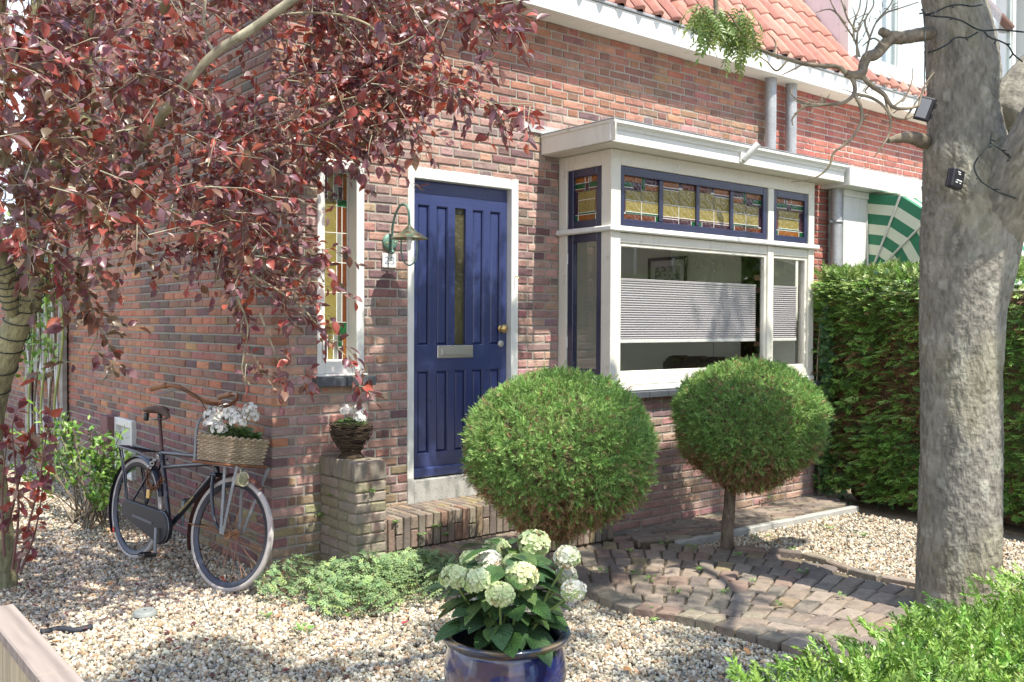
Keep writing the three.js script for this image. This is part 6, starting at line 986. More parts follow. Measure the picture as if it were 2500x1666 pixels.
// ---------- wooden fence at the left ----------
{
  const t = thing('wooden_fence', 'weathered cream board fence with a flat grey top rail', 'fence'), r = rng(461), wd = mat([0.36, 0.30, 0.265], 0.9, { map: T.wood, bumpMap: T.wood, bumpScale: 0.003 }), bd = [[0.54, 0.46, 0.31], [0.50, 0.43, 0.30], [0.58, 0.49, 0.34]].map((c) => mat(c, 0.85, { map: T.wood, bumpMap: T.wood, bumpScale: 0.002 }));
  const X0 = -1.9, X1 = -1.825, Z0 = 2.33, Z1 = 5.0, Y = 0.75;
  let z = Z0; for (const L of [0.62, 0.46, 0.8, 0.75]) { const g = new GB().box(X0, Y - 0.035, z, X1, Y + (r() - 0.5) * 0.004, Math.min(z + L - 0.004, Z1), 0.004); swapUV(g.mesh('top_rail', wd, t)); z += L; }
  for (let q = Z0 + 0.02; q < Z1; q += 0.098) swapUV(new GB().box(X0 + 0.006, 0.04, q, X0 + 0.026, Y - 0.037, q + 0.094, 0.003).mesh('fence_board', pick(bd, r), t));
  for (const y of [0.2, 0.58]) new GB().box(X0 + 0.028, y, Z0 + 0.02, X0 + 0.06, y + 0.06, Z1, 0.003).mesh('cross_rail', wd, t);
  const cp = thing('concrete_post', 'short rough concrete post at the end of the wooden fence', 'post'); new GB().box(X0 - 0.01, -0.1, Z0 - 0.125, X1 + 0.02, Y - 0.045, Z0 - 0.01, 0.015).mesh('post', mat([0.5, 0.46, 0.38], 0.95, { map: T.concrete, bumpMap: T.bump, bumpScale: 0.006 }), cp);
  new GB().tube([[X1 - 0.03, Y - 0.046, Z0 - 0.06], [X1 - 0.03, Y - 0.03, Z0 - 0.06]], 0.006, 8).mesh('post_pin', M.steel, cp);
}
// ---------- shrubs, trellis and climber by the side wall ----------
{
  const r = rng(471), t = thing('green_shrub', 'loose bright green leafy shrub at the foot of the side wall', 'shrub'), L = [], s = new GB(), lg = leafGeo(1, 0.42, 0.25, 0.2), foot = V(-0.42, 0, -2.25);
  for (let i = 0; i < 34; i++) { const a = r() * 6.283, h = 0.3 + 0.5 * r(), e = foot.clone().add(V(Math.cos(a) * 0.42 * r() - 0.1, h, Math.sin(a) * 0.75)); if (e.x > -0.06) e.x = -0.08; const m = foot.clone().lerp(e, 0.5).add(V(0, 0.05, 0)); s.add(loft([foot.clone().add(V((r() - 0.5) * 0.2, 0, (r() - 0.5) * 0.5)), m, e], [0.007, 0.005, 0.002], 5, false)); for (let k = 0; k < 26; k++) { const p = m.clone().lerp(e, 1.15 * r()).add(rv(r).multiplyScalar(0.035)); if (p.x > -0.03) p.x = -0.04; L.push([aim(p, rv(r).add(V(0, 0.45, 0)), rv(r).add(V(0, 1, 0.3)), 0.045 + 0.03 * r()), vary(pick([[0.18, 0.33, 0.05], [0.14, 0.28, 0.045], [0.26, 0.40, 0.08], [0.09, 0.2, 0.05]], r), r)]); } }
  inst('leaves', lg, leafM({ t: 0.35, rough: 0.4 }), L, t); s.mesh('branches', twigM, t).userData.kind = 'stuff';
  const t2 = thing('red_leaf_suckers', 'upright red-leaved plum suckers at the trunk foot', 'shrub'), L2 = [], lg2 = leafGeo(1, 0.62, 0.3, 0.22);
  for (const st of [[[40, 1400], [70, 1280], [95, 1180], [110, 1080], [125, 1000]], [[30, 1390], [45, 1250], [38, 1150], [30, 1040], [48, 985]], [[50, 1395], [85, 1300], [110, 1150]], [[10, 1360], [5, 1200], [20, 1050]], [[15, 1300], [60, 1120], [75, 1060]]]) { const c = new THREE.CatmullRomCurve3(st.map(([u, v], i) => at(u, v, 5.1 - i * 0.06))); new GB().add(loft(c.getPoints(16), (q) => lerp(0.008, 0.002, q), 6)).mesh('stem', mat([0.16, 0.08, 0.07], 0.8), t2); for (let i = 0; i < 34; i++) { const p = c.getPoint(0.1 + 0.9 * r()), o = rv(r).add(V(0, 0.25, 0)).normalize(); L2.push([aim(p.addScaledVector(o, 0.01), o, rv(r).add(V(0.2, 1, 0.5)), 0.045 + 0.03 * r()), vary(r() < 0.18 ? [0.45, 0.30, 0.22] : pick([[0.26, 0.07, 0.075], [0.36, 0.08, 0.05], [0.20, 0.07, 0.085]], r), r, 0.2)]); } }
  inst('leaves', lg2, leafM({ t: 0.45, rough: 0.4 }), L2, t2);
  const tr = thing('wall_trellis', 'grey wooden trellis with white rods on the side wall', 'trellis'), gp = mat([0.40, 0.39, 0.36], 0.85, { map: T.wood }), wr = mat([0.62, 0.62, 0.62], 0.6);
  for (const z of [-4.62, -6.1]) new GB().box(-0.06, 0.25, z - 0.06, -0.015, 2.25, z + 0.06, 0.004).mesh('post', gp, tr);
  for (let i = 0; i < 9; i++) { const z = -4.75 - i * 0.145, d = (i % 2 ? 1 : -1) * 0.22; new GB().tube([[-0.05, 0.35, z], [-0.05, 1.7, z + d]], 0.012, 6).mesh('rod', wr, tr); }
  const cb = thing('climbing_plant', 'climber with fresh green leaves on the side trellis', 'climber'), L3 = []; for (let i = 0; i < 420; i++) { const p = V(-0.07 - 0.18 * r(), 0.9 + 1.3 * Math.pow(r(), 0.6), -4.4 - r() * 1.9); L3.push([aim(p, rv(r).add(V(0, -0.3, 0)), rv(r).add(V(-0.6, 0.8, 0.4)), 0.055 + 0.035 * r()), vary(pick([[0.20, 0.36, 0.06], [0.15, 0.30, 0.05], [0.28, 0.44, 0.10]], r), r)]); } inst('leaves', leafGeo(1, 0.6, 0.2, 0.2), leafM({ t: 0.4, rough: 0.4 }), L3, cb);
  for (let i = 0; i < 5; i++) { const z = -4.5 - i * 0.3; new GB().tube(curve([[-0.12, 0, z], [-0.1 - 0.05 * r(), 0.7, z - 0.1 + 0.2 * r()], [-0.09, 1.4, z + 0.1], [-0.1, 2.1, z - 0.1]], 16), 0.012, 6).mesh('vine', i % 2 ? twigM : mat([0.30, 0.36, 0.12], 0.8), cb); }
  // garden trees behind the house
  for (const [x, z, h, R, lab] of [[-2.6, -13, 3.6, 1.7, 'leafy green garden tree behind the house on the trellis side'], [0.2, -15.5, 4.2, 1.9, 'leafy green garden tree beyond the low rear annex']]) { const q = thing('garden_background_tree', lab, 'tree', [x, 0, z]), Q = []; for (let i = 0; i < 1500; i++) { const d = rv(r).multiplyScalar(R * Math.cbrt(0.3 + 0.7 * r())); Q.push([aim(V(d.x, h * 0.62 + d.y * 0.9, d.z), rv(r), rv(r).add(UPV), 0.14 + 0.1 * r()), vary(pick(GREEN, r), r)]); } inst('crown', leafGeo(1, 0.55, 0.2, 0.2), herbM, Q, q); new GB().tube([[0, -0.05, 0], [0.05, h * 0.3, 0], [0, h * 0.6, 0]], (k) => lerp(0.14, 0.07, k), 10).mesh('trunk', twigM, q); }
}
// ---------- bicycle leaning on the side wall ----------
{
  const bike = thing('black_bicycle', 'old black roadster bicycle with white tyres leaning on the side wall', 'bicycle');
  const X = V(0.174, 0, 1.082).normalize(), Z = X.clone().cross(UPV), base = new THREE.Matrix4().makeBasis(X, UPV, Z).setPosition(-0.493, 0.004, -1.01).multiply(new THREE.Matrix4().makeRotationX(-0.1)).scale(V(0.915, 0.915, 0.915));
  base.decompose(bike.position, bike.quaternion, bike.scale);
  const R = 0.352, WB = 1.198, head = V(0.995, 0.70, 0), ax = V(-0.34, 0.94, 0).normalize();
  const steer = new THREE.Matrix4().makeTranslation(head.x, head.y, 0).multiply(new THREE.Matrix4().makeRotationAxis(ax, 0.2)).multiply(new THREE.Matrix4().makeTranslation(-head.x, -head.y, 0));
  const blk = mat([0.014, 0.017, 0.032], 0.3, { clearcoat: 0.5, clearcoatRoughness: 0.2, map: tex(256, (u, v) => { const s = smooth(0.66, 0.78, fbm(u * 10, v * 10, 10, 4, 501)); return [lerp(0.75, 1, s), lerp(0.75, 0.85, s), 0.8]; }, true, 4) }), rust = mat([0.30, 0.13, 0.06], 0.75, { metalness: 0.4, map: T.brick }), grey = mat([0.34, 0.36, 0.38], 0.5, { metalness: 0.4, map: T.concrete }), tyre = mat([0.58, 0.53, 0.50], 0.85, { map: T.concrete }), rim = mat([0.05, 0.055, 0.075], 0.35, { metalness: 0.5 }), leather = mat([0.15, 0.085, 0.055], 0.6, { map: T.brick, bumpMap: T.brickBump, bumpScale: 0.003 }), gold = mat([0.38, 0.28, 0.08], 0.5), brownBar = mat([0.33, 0.14, 0.06], 0.4, { metalness: 0.3, map: T.brick, clearcoat: 0.3 });
  const P = (name, g, m, parent = bike, mm) => { const o = g.mesh(name, m, parent); if (mm) o.geometry.applyMatrix4(mm); return o; };
  const tb = (a, b, r, s = 12) => new GB().tube([a, V(...a).lerp(V(...b), 0.5), b], r, s);
  const sg = loft([V(0, 0.03, 0), V(0, R - 0.038, 0)], 0.0013, 5);
  function wheel(name, cx, m, spokeM, seed) {
    const w = put(new THREE.Group(), bike, name); const mm = m.clone().multiply(new THREE.Matrix4().makeTranslation(cx, R, 0)); mm.decompose(w.position, w.quaternion, w.scale); const r = rng(seed);
    P('tyre', new GB().add(new THREE.TorusGeometry(R - 0.0185, 0.0185, 14, 72)), tyre, w);
    P('rim', new GB().lathe([[R - 0.036, -0.014], [R - 0.03, -0.015], [R - 0.044, -0.012], [R - 0.062, -0.005], [R - 0.062, 0.005], [R - 0.044, 0.012], [R - 0.03, 0.015], [R - 0.036, 0.014]], 72, M4(0, 0, 0, Math.PI / 2)), rim, w);
    P('hub', new GB().tube([[0, 0, -0.05], [0, 0, 0.05]], 0.014, 14).tube([[0, 0, -0.036], [0, 0, -0.031]], 0.03, 18).tube([[0, 0, 0.031], [0, 0, 0.036]], 0.03, 18).tube([[0, 0, -0.07], [0, 0, 0.07]], 0.006, 8), spokeM, w);
    for (let i = 0; i < 36; i++) { const a = i / 36 * 6.2832, sd = i % 2 ? 1 : -1, off = (i % 4 < 2 ? 1 : -1) * 0.75, A = V(Math.cos(a + off) * 0.028, Math.sin(a + off) * 0.028, sd * 0.034), B = V(Math.cos(a) * (R - 0.05), Math.sin(a) * (R - 0.05), sd * 0.004), d = B.clone().sub(A), o = new THREE.Mesh(sg, spokeM); const k = d.length() / (R - 0.068); o.scale.set(1, k, 1); o.quaternion.setFromUnitVectors(UPV, d.clone().normalize()); o.position.copy(A).addScaledVector(d.clone().normalize(), -0.03 * k); put(o, w, 'spoke'); }
    new GB().tube([[0.0, -(R - 0.075), 0], [0.003, -(R - 0.105), 0]], 0.004, 6).mesh('valve', M.steel, w);
    return w;
  }
  wheel('rear_wheel', 0, new THREE.Matrix4(), mat([0.22, 0.20, 0.18], 0.4, { metalness: 0.7 }), 1); wheel('front_wheel', WB, steer, mat([0.34, 0.19, 0.11], 0.5, { metalness: 0.6 }), 2);
  const BB = [0.47, 0.29, 0], SL = [0.275, 0.785, 0], H1 = [0.952, 0.82, 0], H0 = [head.x, head.y, 0];
  P('seat_tube', tb(BB, SL, 0.0165), blk); P('top_tube', tb([0.285, 0.77, 0], [0.958, 0.80, 0], 0.0145), blk); P('lower_top_tube', tb([0.318, 0.675, 0], [0.972, 0.765, 0], 0.0135), blk); P('down_tube', tb(BB, [0.988, 0.715, 0], 0.018), blk); P('head_tube', tb(H0, H1, 0.021, 14), blk);
  P('down_tube_lettering', new GB().box(0.60, -0.002, 0.0175, 0.60 + 0.2, 0.012, 0.0192, 0.0003), gold, bike, new THREE.Matrix4().makeTranslation(0.47, 0.29, 0).multiply(new THREE.Matrix4().makeRotationZ(Math.atan2(0.425, 0.518))).multiply(new THREE.Matrix4().makeTranslation(-0.42, -0.005, 0)));
  for (const s of [-1, 1]) { P('chain_stay', tb([0.43, 0.295, s * 0.03], [0, R, s * 0.062], 0.009, 8), blk); P('seat_stay', tb([0.285, 0.755, s * 0.016], [0, R, s * 0.062], 0.008, 8), blk); P('fork_blade', new GB().tube(curve([[0.999, 0.70, s * 0.026], [1.03, 0.60, s * 0.052], [1.1, 0.42, s * 0.056], [WB, R, s * 0.058]], 14), (t) => lerp(0.013, 0.009, t), 10), blk, bike, steer); }
  P('fork_crown', new GB().box(0.97, 0.685, -0.045, 1.025, 0.712, 0.045, 0.008), blk, bike, steer);
  // chain case, crank, pedals
  { const s = new THREE.Shape(), n = 26; for (let i = 0; i <= n; i++) { const a = -1.75 + 3.5 * i / n; const x = 0.47 + 0.105 * Math.cos(a), y = 0.29 + 0.1 * Math.sin(a); i ? s.lineTo(x, y) : s.moveTo(x, y); } for (let i = 0; i <= 12; i++) { const a = 1.62 + 3.0 * i / 12; s.lineTo(-0.005 + 0.062 * Math.cos(a), R + 0.055 * Math.sin(a)); } s.closePath(); const g = slab(s, 0.03, 0.008); g.translate(0, 0, 0.04); P('chain_case', new GB().add(g), mat([0.012, 0.013, 0.018], 0.5)); const e = []; for (let i = 0; i <= n; i++) { const a = -1.75 + 3.5 * i / n; e.push(V(0.47 + 0.111 * Math.cos(a), 0.29 + 0.106 * Math.sin(a), 0.066)); } P('chain_case_trim', new GB().add(loft(e, 0.004, 6)), grey); P('chain_case_slot', new GB().box(0.08, 0.318, 0.079, 0.36, 0.336, 0.082, 0.001), mat([0.1, 0.1, 0.11], 0.5), bike, new THREE.Matrix4().makeRotationZ(-0.06)); }
  for (const s of [-1, 1]) { const e = s > 0 ? [0.505, 0.125, 0.105] : [0.435, 0.455, -0.105]; P('crank', tb([0.47, 0.29, s * 0.095], e, 0.011, 8), grey); P('pedal', new GB().box(e[0] - 0.045, e[1] - 0.012, e[2] + (s > 0 ? 0.01 : -0.1), e[0] - 0.02, e[1] + 0.012, e[2] + (s > 0 ? 0.1 : -0.01), 0.005).box(e[0] + 0.02, e[1] - 0.012, e[2] + (s > 0 ? 0.01 : -0.1), e[0] + 0.045, e[1] + 0.012, e[2] + (s > 0 ? 0.1 : -0.01), 0.005).box(e[0] - 0.02, e[1] - 0.005, e[2] + (s > 0 ? 0.008 : -0.1), e[0] + 0.02, e[1] + 0.005, e[2] + (s > 0 ? 0.1 : -0.008), 0.002), M.black); }
  // mudguards
  const guard = (cx, a0, a1, m, mt, name) => { const s = [], n = 40, g = new THREE.BufferGeometry(), pos = [], idx = [], w = 6; for (let i = 0; i <= n; i++) { const a = lerp(a0, a1, i / n); for (let k = 0; k <= w; k++) { const q = (k / w - 0.5) * 2, rr = R + 0.024 - 0.014 * q * q; pos.push(cx + Math.cos(a) * rr, R + Math.sin(a) * rr, q * 0.03); } } for (let i = 0; i < n; i++) for (let k = 0; k < w; k++) { const a = i * (w + 1) + k, b = a + w + 1; idx.push(a, b, a + 1, a + 1, b, b + 1); } g.setAttribute('position', new THREE.Float32BufferAttribute(pos, 3)); g.setIndex(idx); g.computeVertexNormals(); mt.side = THREE.DoubleSide; P(name, new GB().add(boxUV(g.toNonIndexed())), mt, bike, m); };
  guard(0, 0.35, 3.75, null, blk.clone(), 'rear_mudguard'); guard(WB, 0.95, 3.55, steer, mat([0.085, 0.035, 0.03], 0.4, { clearcoat: 0.4 }), 'front_mudguard');
  for (const s of [-1, 1]) P('mudguard_stay', tb([WB - R - 0.02, R + 0.02, s * 0.028], [WB, R, s * 0.06], 0.004, 6), rust, bike, steer);
  // rear carrier
  const rk = new GB(); for (const s of [-1, 1]) { rk.tube(curve([[0.25, 0.72, s * 0.06], [0.1, 0.75, s * 0.07], [-0.18, 0.765, s * 0.07], [-0.25, 0.765, s * 0.05], [-0.26, 0.765, 0]], 16), 0.008, 8); rk.tube([[-0.2, 0.755, s * 0.07], [-0.11, 0.6, s * 0.068], [-0.005, R, s * 0.066]], 0.007, 8); rk.tube([[-0.16, 0.755, s * 0.07], [-0.06, 0.56, s * 0.068], [0.0, R, s * 0.066]], 0.005, 8); } P('rear_carrier', rk, blk);
  for (let i = 0; i < 6; i++) { const x = -0.2 + i * 0.065; P('carrier_bar', tb([x, 0.762, -0.065], [x, 0.762, 0.065], 0.004, 6), blk); }
  // saddle
  { const g = new THREE.SphereGeometry(1, 30, 18), p = g.attributes.position; for (let i = 0; i < p.count; i++) { let x = p.getX(i), y = p.getY(i), z = p.getZ(i); const wd = lerp(0.105, 0.026, smooth(-0.5, 0.55, x)); p.setXYZ(i, 0.2 + x * 0.145, 1.045 + (y > 0 ? y * 0.03 : y * 0.024) + 0.018 * Math.abs(x) * x * -1 + 0.012 * Math.cos(x * 3), z * wd); } g.computeVertexNormals(); P('saddle', new GB().add(g), leather); P('saddle_spring', new GB().tube([[0.11, 0.975, 0.05], [0.11, 1.03, 0.05]], 0.018, 12).tube([[0.11, 0.975, -0.05], [0.11, 1.03, -0.05]], 0.018, 12).tube([[0.11, 0.985, 0], [0.3, 1.005, 0]], 0.006, 8), M.black); P('seat_post', tb(SL, [0.205, 1.0, 0], 0.0125), mat([0.10, 0.05, 0.05], 0.5, { metalness: 0.3 })); }
  // handlebar
  const top = V(0.995, 0.70, 0).addScaledVector(ax, 0.45);
  P('handlebar_stem', new GB().tube([[0.952, 0.82, 0], [top.x, top.y, 0]], 0.0125, 12).tube([[top.x, top.y, 0], [top.x + 0.06, top.y + 0.02, 0]], 0.013, 12), grey, bike, steer);
  const bx = top.x + 0.06, by = top.y + 0.02, hb = (s) => curve([[bx, by, 0], [bx + 0.01, by, s * 0.08], [bx - 0.02, by + 0.035, s * 0.17], [bx - 0.10, by + 0.08, s * 0.25], [bx - 0.2, by + 0.075, s * 0.275], [bx - 0.3, by + 0.05, s * 0.28]], 24);
  for (const s of [-1, 1]) { P('handlebar', new GB().add(loft(hb(s), 0.012, 12)), brownBar, bike, steer); const e = hb(s).slice(-7); P('grip', new GB().add(loft(e, 0.019, 14)), mat([0.36, 0.18, 0.09], 0.6, { map: T.brick }), bike, steer); }
  P('brake_cable', new GB().tube(curve([[bx - 0.12, by + 0.075, 0.26], [bx + 0.04, by + 0.03, 0.2], [bx + 0.03, by - 0.12, 0.06], [1.0, 0.74, 0.03]], 18), 0.0028, 6), M.black, bike, steer); P('brake_lever', new GB().tube(curve([[bx - 0.1, by + 0.06, 0.255], [bx - 0.2, by + 0.035, 0.25], [bx - 0.27, by + 0.02, 0.255]], 10), 0.005, 6), grey, bike, steer); P('lamp_wire', new GB().tube(curve([[0.9, 0.66, 0.03], [0.7, 0.47, 0.028], [0.52, 0.31, 0.028]], 10), 0.0022, 5), M.black);
  // chain lock
  const lk = thing('rusty_chain_lock', 'rusty chain lock hanging from the bicycle seat post', 'chain lock'); base.decompose(lk.position, lk.quaternion, lk.scale);
  { const c = curve([[0.30, 0.74, 0.035], [0.24, 0.66, 0.06], [0.27, 0.56, 0.075], [0.33, 0.53, 0.06], [0.38, 0.60, 0.035]], 13), tg = new THREE.TorusGeometry(0.013, 0.0045, 6, 12); c.forEach((p, i) => { const o = put(new THREE.Mesh(tg, i < 4 ? M.steel : rust), lk, 'link'); o.position.copy(p); o.rotation.set(i % 2 ? 1.57 : 0.3, 0.4 * i, 0.5); }); P('padlock', new GB().box(0.272, 0.46, 0.062, 0.31, 0.52, 0.084, 0.004), M.brass, lk); }
  // front carrier, lamp
  const fm = steer, py = 0.775, fc = new GB(); fc.tube(curve([[0.93, py - 0.005, -0.15], [1.24, py + 0.005, -0.165], [1.28, py + 0.005, -0.13], [1.28, py + 0.005, 0.13], [1.24, py + 0.005, 0.165], [0.93, py - 0.005, 0.15], [0.915, py - 0.005, 0]], 50, true), 0.0085, 8); P('front_carrier', fc, rust, bike, fm);
  for (let i = 0; i < 5; i++) { const z = -0.13 + i * 0.065; P('carrier_slat', new GB().box(0.92, py - 0.012, z - 0.014, 1.275, py - 0.004, z + 0.014, 0.002), grey, bike, fm); }
  P('front_carrier_hoop', new GB().tube(curve([[0.935, py, -0.14], [0.92, py + 0.24, -0.14], [0.915, py + 0.275, -0.10], [0.915, py + 0.28, 0], [0.915, py + 0.275, 0.10], [0.92, py + 0.24, 0.14], [0.935, py, 0.14]], 40), 0.009, 8), grey, bike, fm);
  for (const s of [-1, 1]) { P('carrier_strut', new GB().box(-0.011, 0, -0.003, 0.011, 0.43, 0.003, 0.001), grey, bike, fm.clone().multiply(M4(WB - 0.01, R, s * 0.075, 0, 0, 0.12))); P('carrier_strut', new GB().box(-0.011, 0, -0.003, 0.011, 0.44, 0.003, 0.001), grey, bike, fm.clone().multiply(M4(WB + 0.01, R, s * 0.08, s * 0.12, 0, -0.22))); }
  P('head_lamp', new GB().lathe([[0, -0.075], [0.02, -0.07], [0.036, -0.04], [0.044, 0], [0.046, 0.012], [0.042, 0.014], [0.038, 0.008]], 28, M4(1.29, py - 0.075, 0.06, 0, 0, -1.45)).tube([[1.26, py - 0.01, 0.06], [1.27, py - 0.05, 0.06]], 0.005, 6), mat([0.62, 0.58, 0.40], 0.45, { map: T.paint }), bike, fm); P('lamp_lens', new GB().lathe([[0, 0.014], [0.025, 0.012], [0.04, 0.006]], 24, M4(1.29, py - 0.075, 0.06, 0, 0, -1.45)), mat([0.6, 0.6, 0.4], 0.1, { transmission: 0.6, thickness: 0 }), bike, fm);
  P('tyre_patch', new GB().box(-0.01, -0.02, -0.002, 0.01, 0.02, 0.002, 0.001), mat([0.6, 0.05, 0.03], 0.5), bike, M4(Math.cos(3.75) * (R - 0.02), R + Math.sin(3.75) * (R - 0.02), 0.021, 0, 0, 0.6));
  // ---------- wicker basket and its geraniums ----------
  const bm2 = base.clone().multiply(fm).multiply(M4(1.10, py + 0.012, 0));
  const bk = thing('wicker_basket', 'rectangular pale wicker basket on the bicycle front carrier', 'basket'); bm2.decompose(bk.position, bk.quaternion, bk.scale);
  const wk = [[0.52, 0.42, 0.29], [0.46, 0.36, 0.24], [0.58, 0.47, 0.33]].map((c) => mat(c, 0.8, { map: T.wood })), LX = 0.155, LZ = 0.145, r = rng(521), per = (t, k) => { const L = 2 * (LX + LZ) * 2, d = ((t % 1) + 1) % 1 * L; let x, z; if (d < 2 * LX) { x = -LX + d; z = LZ; } else if (d < 2 * LX + 2 * LZ) { x = LX; z = LZ - (d - 2 * LX); } else if (d < 4 * LX + 2 * LZ) { x = LX - (d - 2 * LX - 2 * LZ); z = -LZ; } else { x = -LX; z = -LZ + (d - 4 * LX - 2 * LZ); } return [x * k, z * k]; };
  const NS = 40; for (let j = 0; j < 13; j++) { const y = 0.006 + j * 0.0115, k = lerp(0.9, 1.0, j / 12), pts = []; for (let i = 0; i <= NS * 3; i++) { const t = i / (NS * 3), [x, z] = per(t, k), o = 0.006 * Math.cos(t * NS * Math.PI + j * Math.PI), n = Math.hypot(x, z); pts.push(V(x + (Math.abs(x) > LX * k - 0.002 ? Math.sign(x) * o : 0), y + (r() - 0.5) * 0.002, z + (Math.abs(z) > LZ * k - 0.002 ? Math.sign(z) * o : 0))); } P('woven_cane', new GB().add(loft(pts, 0.0066, 5, false)), pick(wk, r), bk); }
  for (let i = 0; i < NS; i++) { const t = i / NS, [x0, z0] = per(t, 0.9), [x1, z1] = per(t, 1.0); P('stake', new GB().tube([[x0, 0, z0], [x1, 0.157, z1]], 0.0045, 5), pick(wk, r), bk); }
  { const pts = []; for (let i = 0; i <= 160; i++) { const [x, z] = per(i / 160, 1.0); pts.push(V(x + 0.007 * Math.cos(i * 0.9), 0.154 + 0.006 * Math.sin(i * 0.9), z + 0.007 * Math.cos(i * 0.9))); } P('braided_rim', new GB().add(loft(pts, 0.009, 6, false)), wk[0], bk); }
  P('basket_floor', new GB().box(-LX * 0.9, 0, -LZ * 0.9, LX * 0.9, 0.006, LZ * 0.9), wk[1], bk); P('basket_liner', new GB().box(-LX * 0.9, 0.004, -LZ * 0.9, LX * 0.9, 0.135, LZ * 0.9), wk[1], bk); P('soil_fill', new GB().box(-LX * 0.88, 0.136, -LZ * 0.88, LX * 0.88, 0.143, LZ * 0.88), mat([0.05, 0.04, 0.03], 1), bk);
  const g = geranium('white flowering geraniums filling the bicycle basket', V(0, 0, 0), [[-0.12, 0.15, 0.09, 0.055], [-0.04, 0.17, 0.06, 0.058], [0.05, 0.16, 0.07, 0.058], [0.12, 0.13, 0.09, 0.055], [0.02, 0.07, 0.15, 0.046], [0.13, 0.21, 0.02, 0.045], [-0.14, 0.11, 0.05, 0.05], [-0.07, 0.09, 0.14, 0.042], [0.10, 0.17, -0.02, 0.05]], [0.16, 0.11, 0.16], 260, 522, 0.026);
  bm2.clone().multiply(M4(0, 0.13, 0)).decompose(g.position, g.quaternion, g.scale);
}
// ---------- behind the glass ----------
function blind(label, x0, x1, y0, y1, z) {
  const t = thing('pleated_blind', label, 'blind'), n = 24, h = (y1 - y0) / n, pos = [];
  const g = new GB(); for (let i = 0; i < n; i++) { const a = y0 + i * h, b = a + h / 2, c = a + h, d = 0.017; for (const [p, q, zp, zq] of [[a, b, 0, d], [b, c, d, 0]]) { const s = new THREE.BufferGeometry().setFromPoints([V(x0, p, z + zp), V(x1, p, z + zp), V(x1, q, z + zq), V(x0, p, z + zp), V(x1, q, z + zq), V(x0, q, z + zq)]); s.computeVertexNormals(); g.add(boxUV(s)); } }
  g.mesh('pleated_fabric', mat([0.52, 0.50, 0.51], 0.85, { side: THREE.DoubleSide }), t);
  new GB().box(x0, y0 - 0.026, z - 0.006, x1, y0 - 0.001, z + 0.016, 0.003).mesh('bottom_rail', M.white, t); new GB().box(x0, y1 + 0.001, z - 0.006, x1, y1 + 0.02, z + 0.016, 0.003).mesh('top_rail', mat([0.35, 0.33, 0.34], 0.5), t);
}
blind('wide grey-white pleated blind half way up the main bay pane', 2.39, 4.035, 1.415, 1.835, 0.44);
blind('narrow pleated blind behind the right bay pane', 4.175, 4.61, 1.415, 1.835, 0.44);
{
  const t = thing('framed_picture', 'dark framed picture with a grey drawing on the room wall', 'picture'); const x = 4.835;
  const f = new GB(); f.box(x - 0.02, 1.84, -1.47, x, 1.87, -0.957).box(x - 0.02, 2.175, -1.47, x, 2.205, -0.957).box(x - 0.02, 1.8705, -1.47, x, 2.1745, -1.44).box(x - 0.02, 1.8705, -0.987, x, 2.1745, -0.957); f.mesh('picture_frame', M.black, t);
  const pr = tex(256, (u, v) => { const m = u > 0.14 && u < 0.86 && v > 0.2 && v < 0.8, k = fbm(u * 14, v * 14, 14, 4, 601); return m ? (k > 0.52 ? 0.2 : 0.5) : 0.72; }, true); const q = put(new THREE.Mesh(new THREE.PlaneGeometry(0.453, 0.304), mat([1, 1, 1], 0.6, { map: pr })), t, 'print'); q.rotation.y = -Math.PI / 2; q.position.set(x - 0.008, 2.0225, -1.2135);
  const s = thing('sofa', 'dark brown sofa with a scalloped back behind the bay window', 'sofa'), lm = mat([0.06, 0.035, 0.025], 0.5, { bumpMap: T.bump, bumpScale: 0.004 });
  new GB().box(3.75, 0.3, -1.0, 4.7, 0.72, 0.15, 0.05).mesh('seat', lm, s);
  { const sh = new THREE.Shape(); sh.moveTo(-1.02, 0.6); sh.lineTo(-1.02, 1.14); for (let i = 0; i <= 60; i++) { const z = -1.0 + i / 60 * 1.15; sh.lineTo(z, 1.15 + 0.055 * Math.sqrt(Math.abs(Math.sin((z + 1.0) / 0.23 * Math.PI)))); } sh.lineTo(0.17, 0.6); sh.closePath(); const g = slab(sh, 0.14, 0.02); g.rotateY(-Math.PI / 2); new GB().add(g, M4(4.72, 0, 0)).mesh('backrest', lm, s); }
  const c = thing('hanging_cord', 'thin dark cord hanging behind the main bay pane', 'cord'); new GB().tube(curve([[3.55, 1.39, 0.41], [3.552, 1.25, 0.41], [3.55, 1.1, 0.41]], 8), 0.002, 6).mesh('cord', M.black, c); new GB().tube([[3.55, 1.09, 0.41], [3.55, 1.12, 0.41]], 0.005, 8).mesh('cord_weight', M.white, c);
  new GB().box(2.27, 1.0, 0.25, 4.75, 1.05, 0.47, 0.004).mesh('inner_window_board', M.white, house);
}
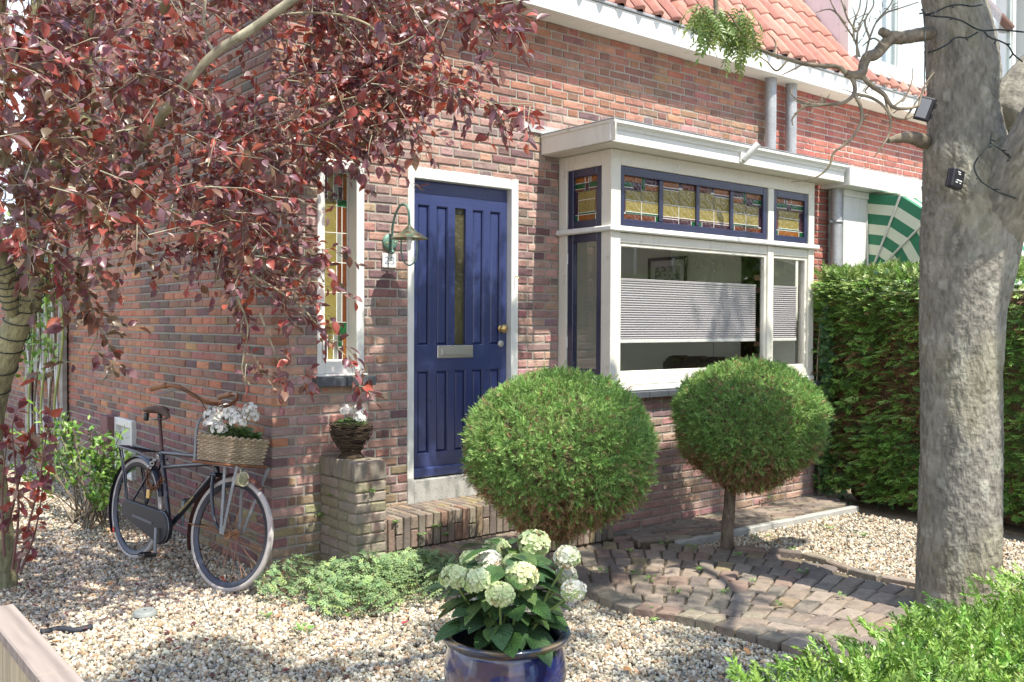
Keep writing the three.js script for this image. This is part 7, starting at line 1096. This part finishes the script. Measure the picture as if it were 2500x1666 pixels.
// ---------- across the street, mirrored in the panes ----------
{
  const h = thing('house_across_street', 'brown brick house across the street seen mirrored in the bay panes', 'house'), br = mat([0.26, 0.15, 0.11], 0.9, { map: T.brick });
  new GB().box(8, -0.1, 20, 40, 6.2, 27).mesh('wall', br, h); new GB().box(7.6, 6.2, 19.5, 40.4, 6.5, 27).mesh('eaves', M.white, h);
  for (const x of [14, 20.5, 25, 29.5, 35]) for (const y of [1.0, 3.2]) { new GB().box(x, y, 19.9, x + 2.4, y + 1.6, 19.995).mesh('window', mat([0.04, 0.05, 0.06], 0.1, { clearcoat: 1 }), h); const f = frameBars(x - 0.06, x + 2.46, y - 0.06, y + 1.66, 0.14, 19.82, 19.895, 'lrtb').box(x + 0.78, y + 0.085, 19.83, x + 0.88, y + 1.515, 19.893).box(x + 1.58, y + 0.085, 19.83, x + 1.68, y + 1.515, 19.893); f.mesh('window_frame', M.white, h); }
  const r = rng(611), tr = (x, z, hh, R, lab) => { const q = thing('street_tree', lab, 'tree', [x, 0, z]), Q = []; for (let i = 0; i < 1500; i++) { const d = rv(r).multiplyScalar(R * Math.cbrt(0.25 + 0.75 * r())); Q.push([aim(V(d.x, hh + d.y, d.z), rv(r), rv(r).add(UPV), 0.2 + 0.14 * r()), vary(pick(GREEN, r), r)]); } inst('crown', leafGeo(1, 0.55, 0.2, 0.2), herbM, Q, q); new GB().tube([[0, -0.05, 0], [0.05, hh * 0.5, 0], [0, hh, 0]], (k) => lerp(0.15, 0.08, k), 10).mesh('trunk', twigM, q); };
  tr(22.6, 15.8, 3.4, 1.5, 'round leafy street tree before the house across the street');
  const hd = thing('hedge_across_street', 'green garden hedge in front of the house across the street', 'hedge'), Q = []; for (let i = 0; i < 2600; i++) Q.push([aim(V(9 + r() * 24, 0.1 + 1.3 * Math.sqrt(r()), 17 + r() * 0.7), rv(r), rv(r).add(UPV), 0.16 + 0.12 * r()), vary(pick(GREEN, r), r)]); inst('foliage', leafGeo(1, 0.55, 0.2, 0.2), herbM, Q, hd); put(new THREE.Mesh(boxUV(chamferBox(24, 1.2, 0.5, 0.1)), mat([0.05, 0.07, 0.02], 1)), hd, 'twig_core').position.set(21, 0.6, 17.4);
}
renderer.render(scene, camera);
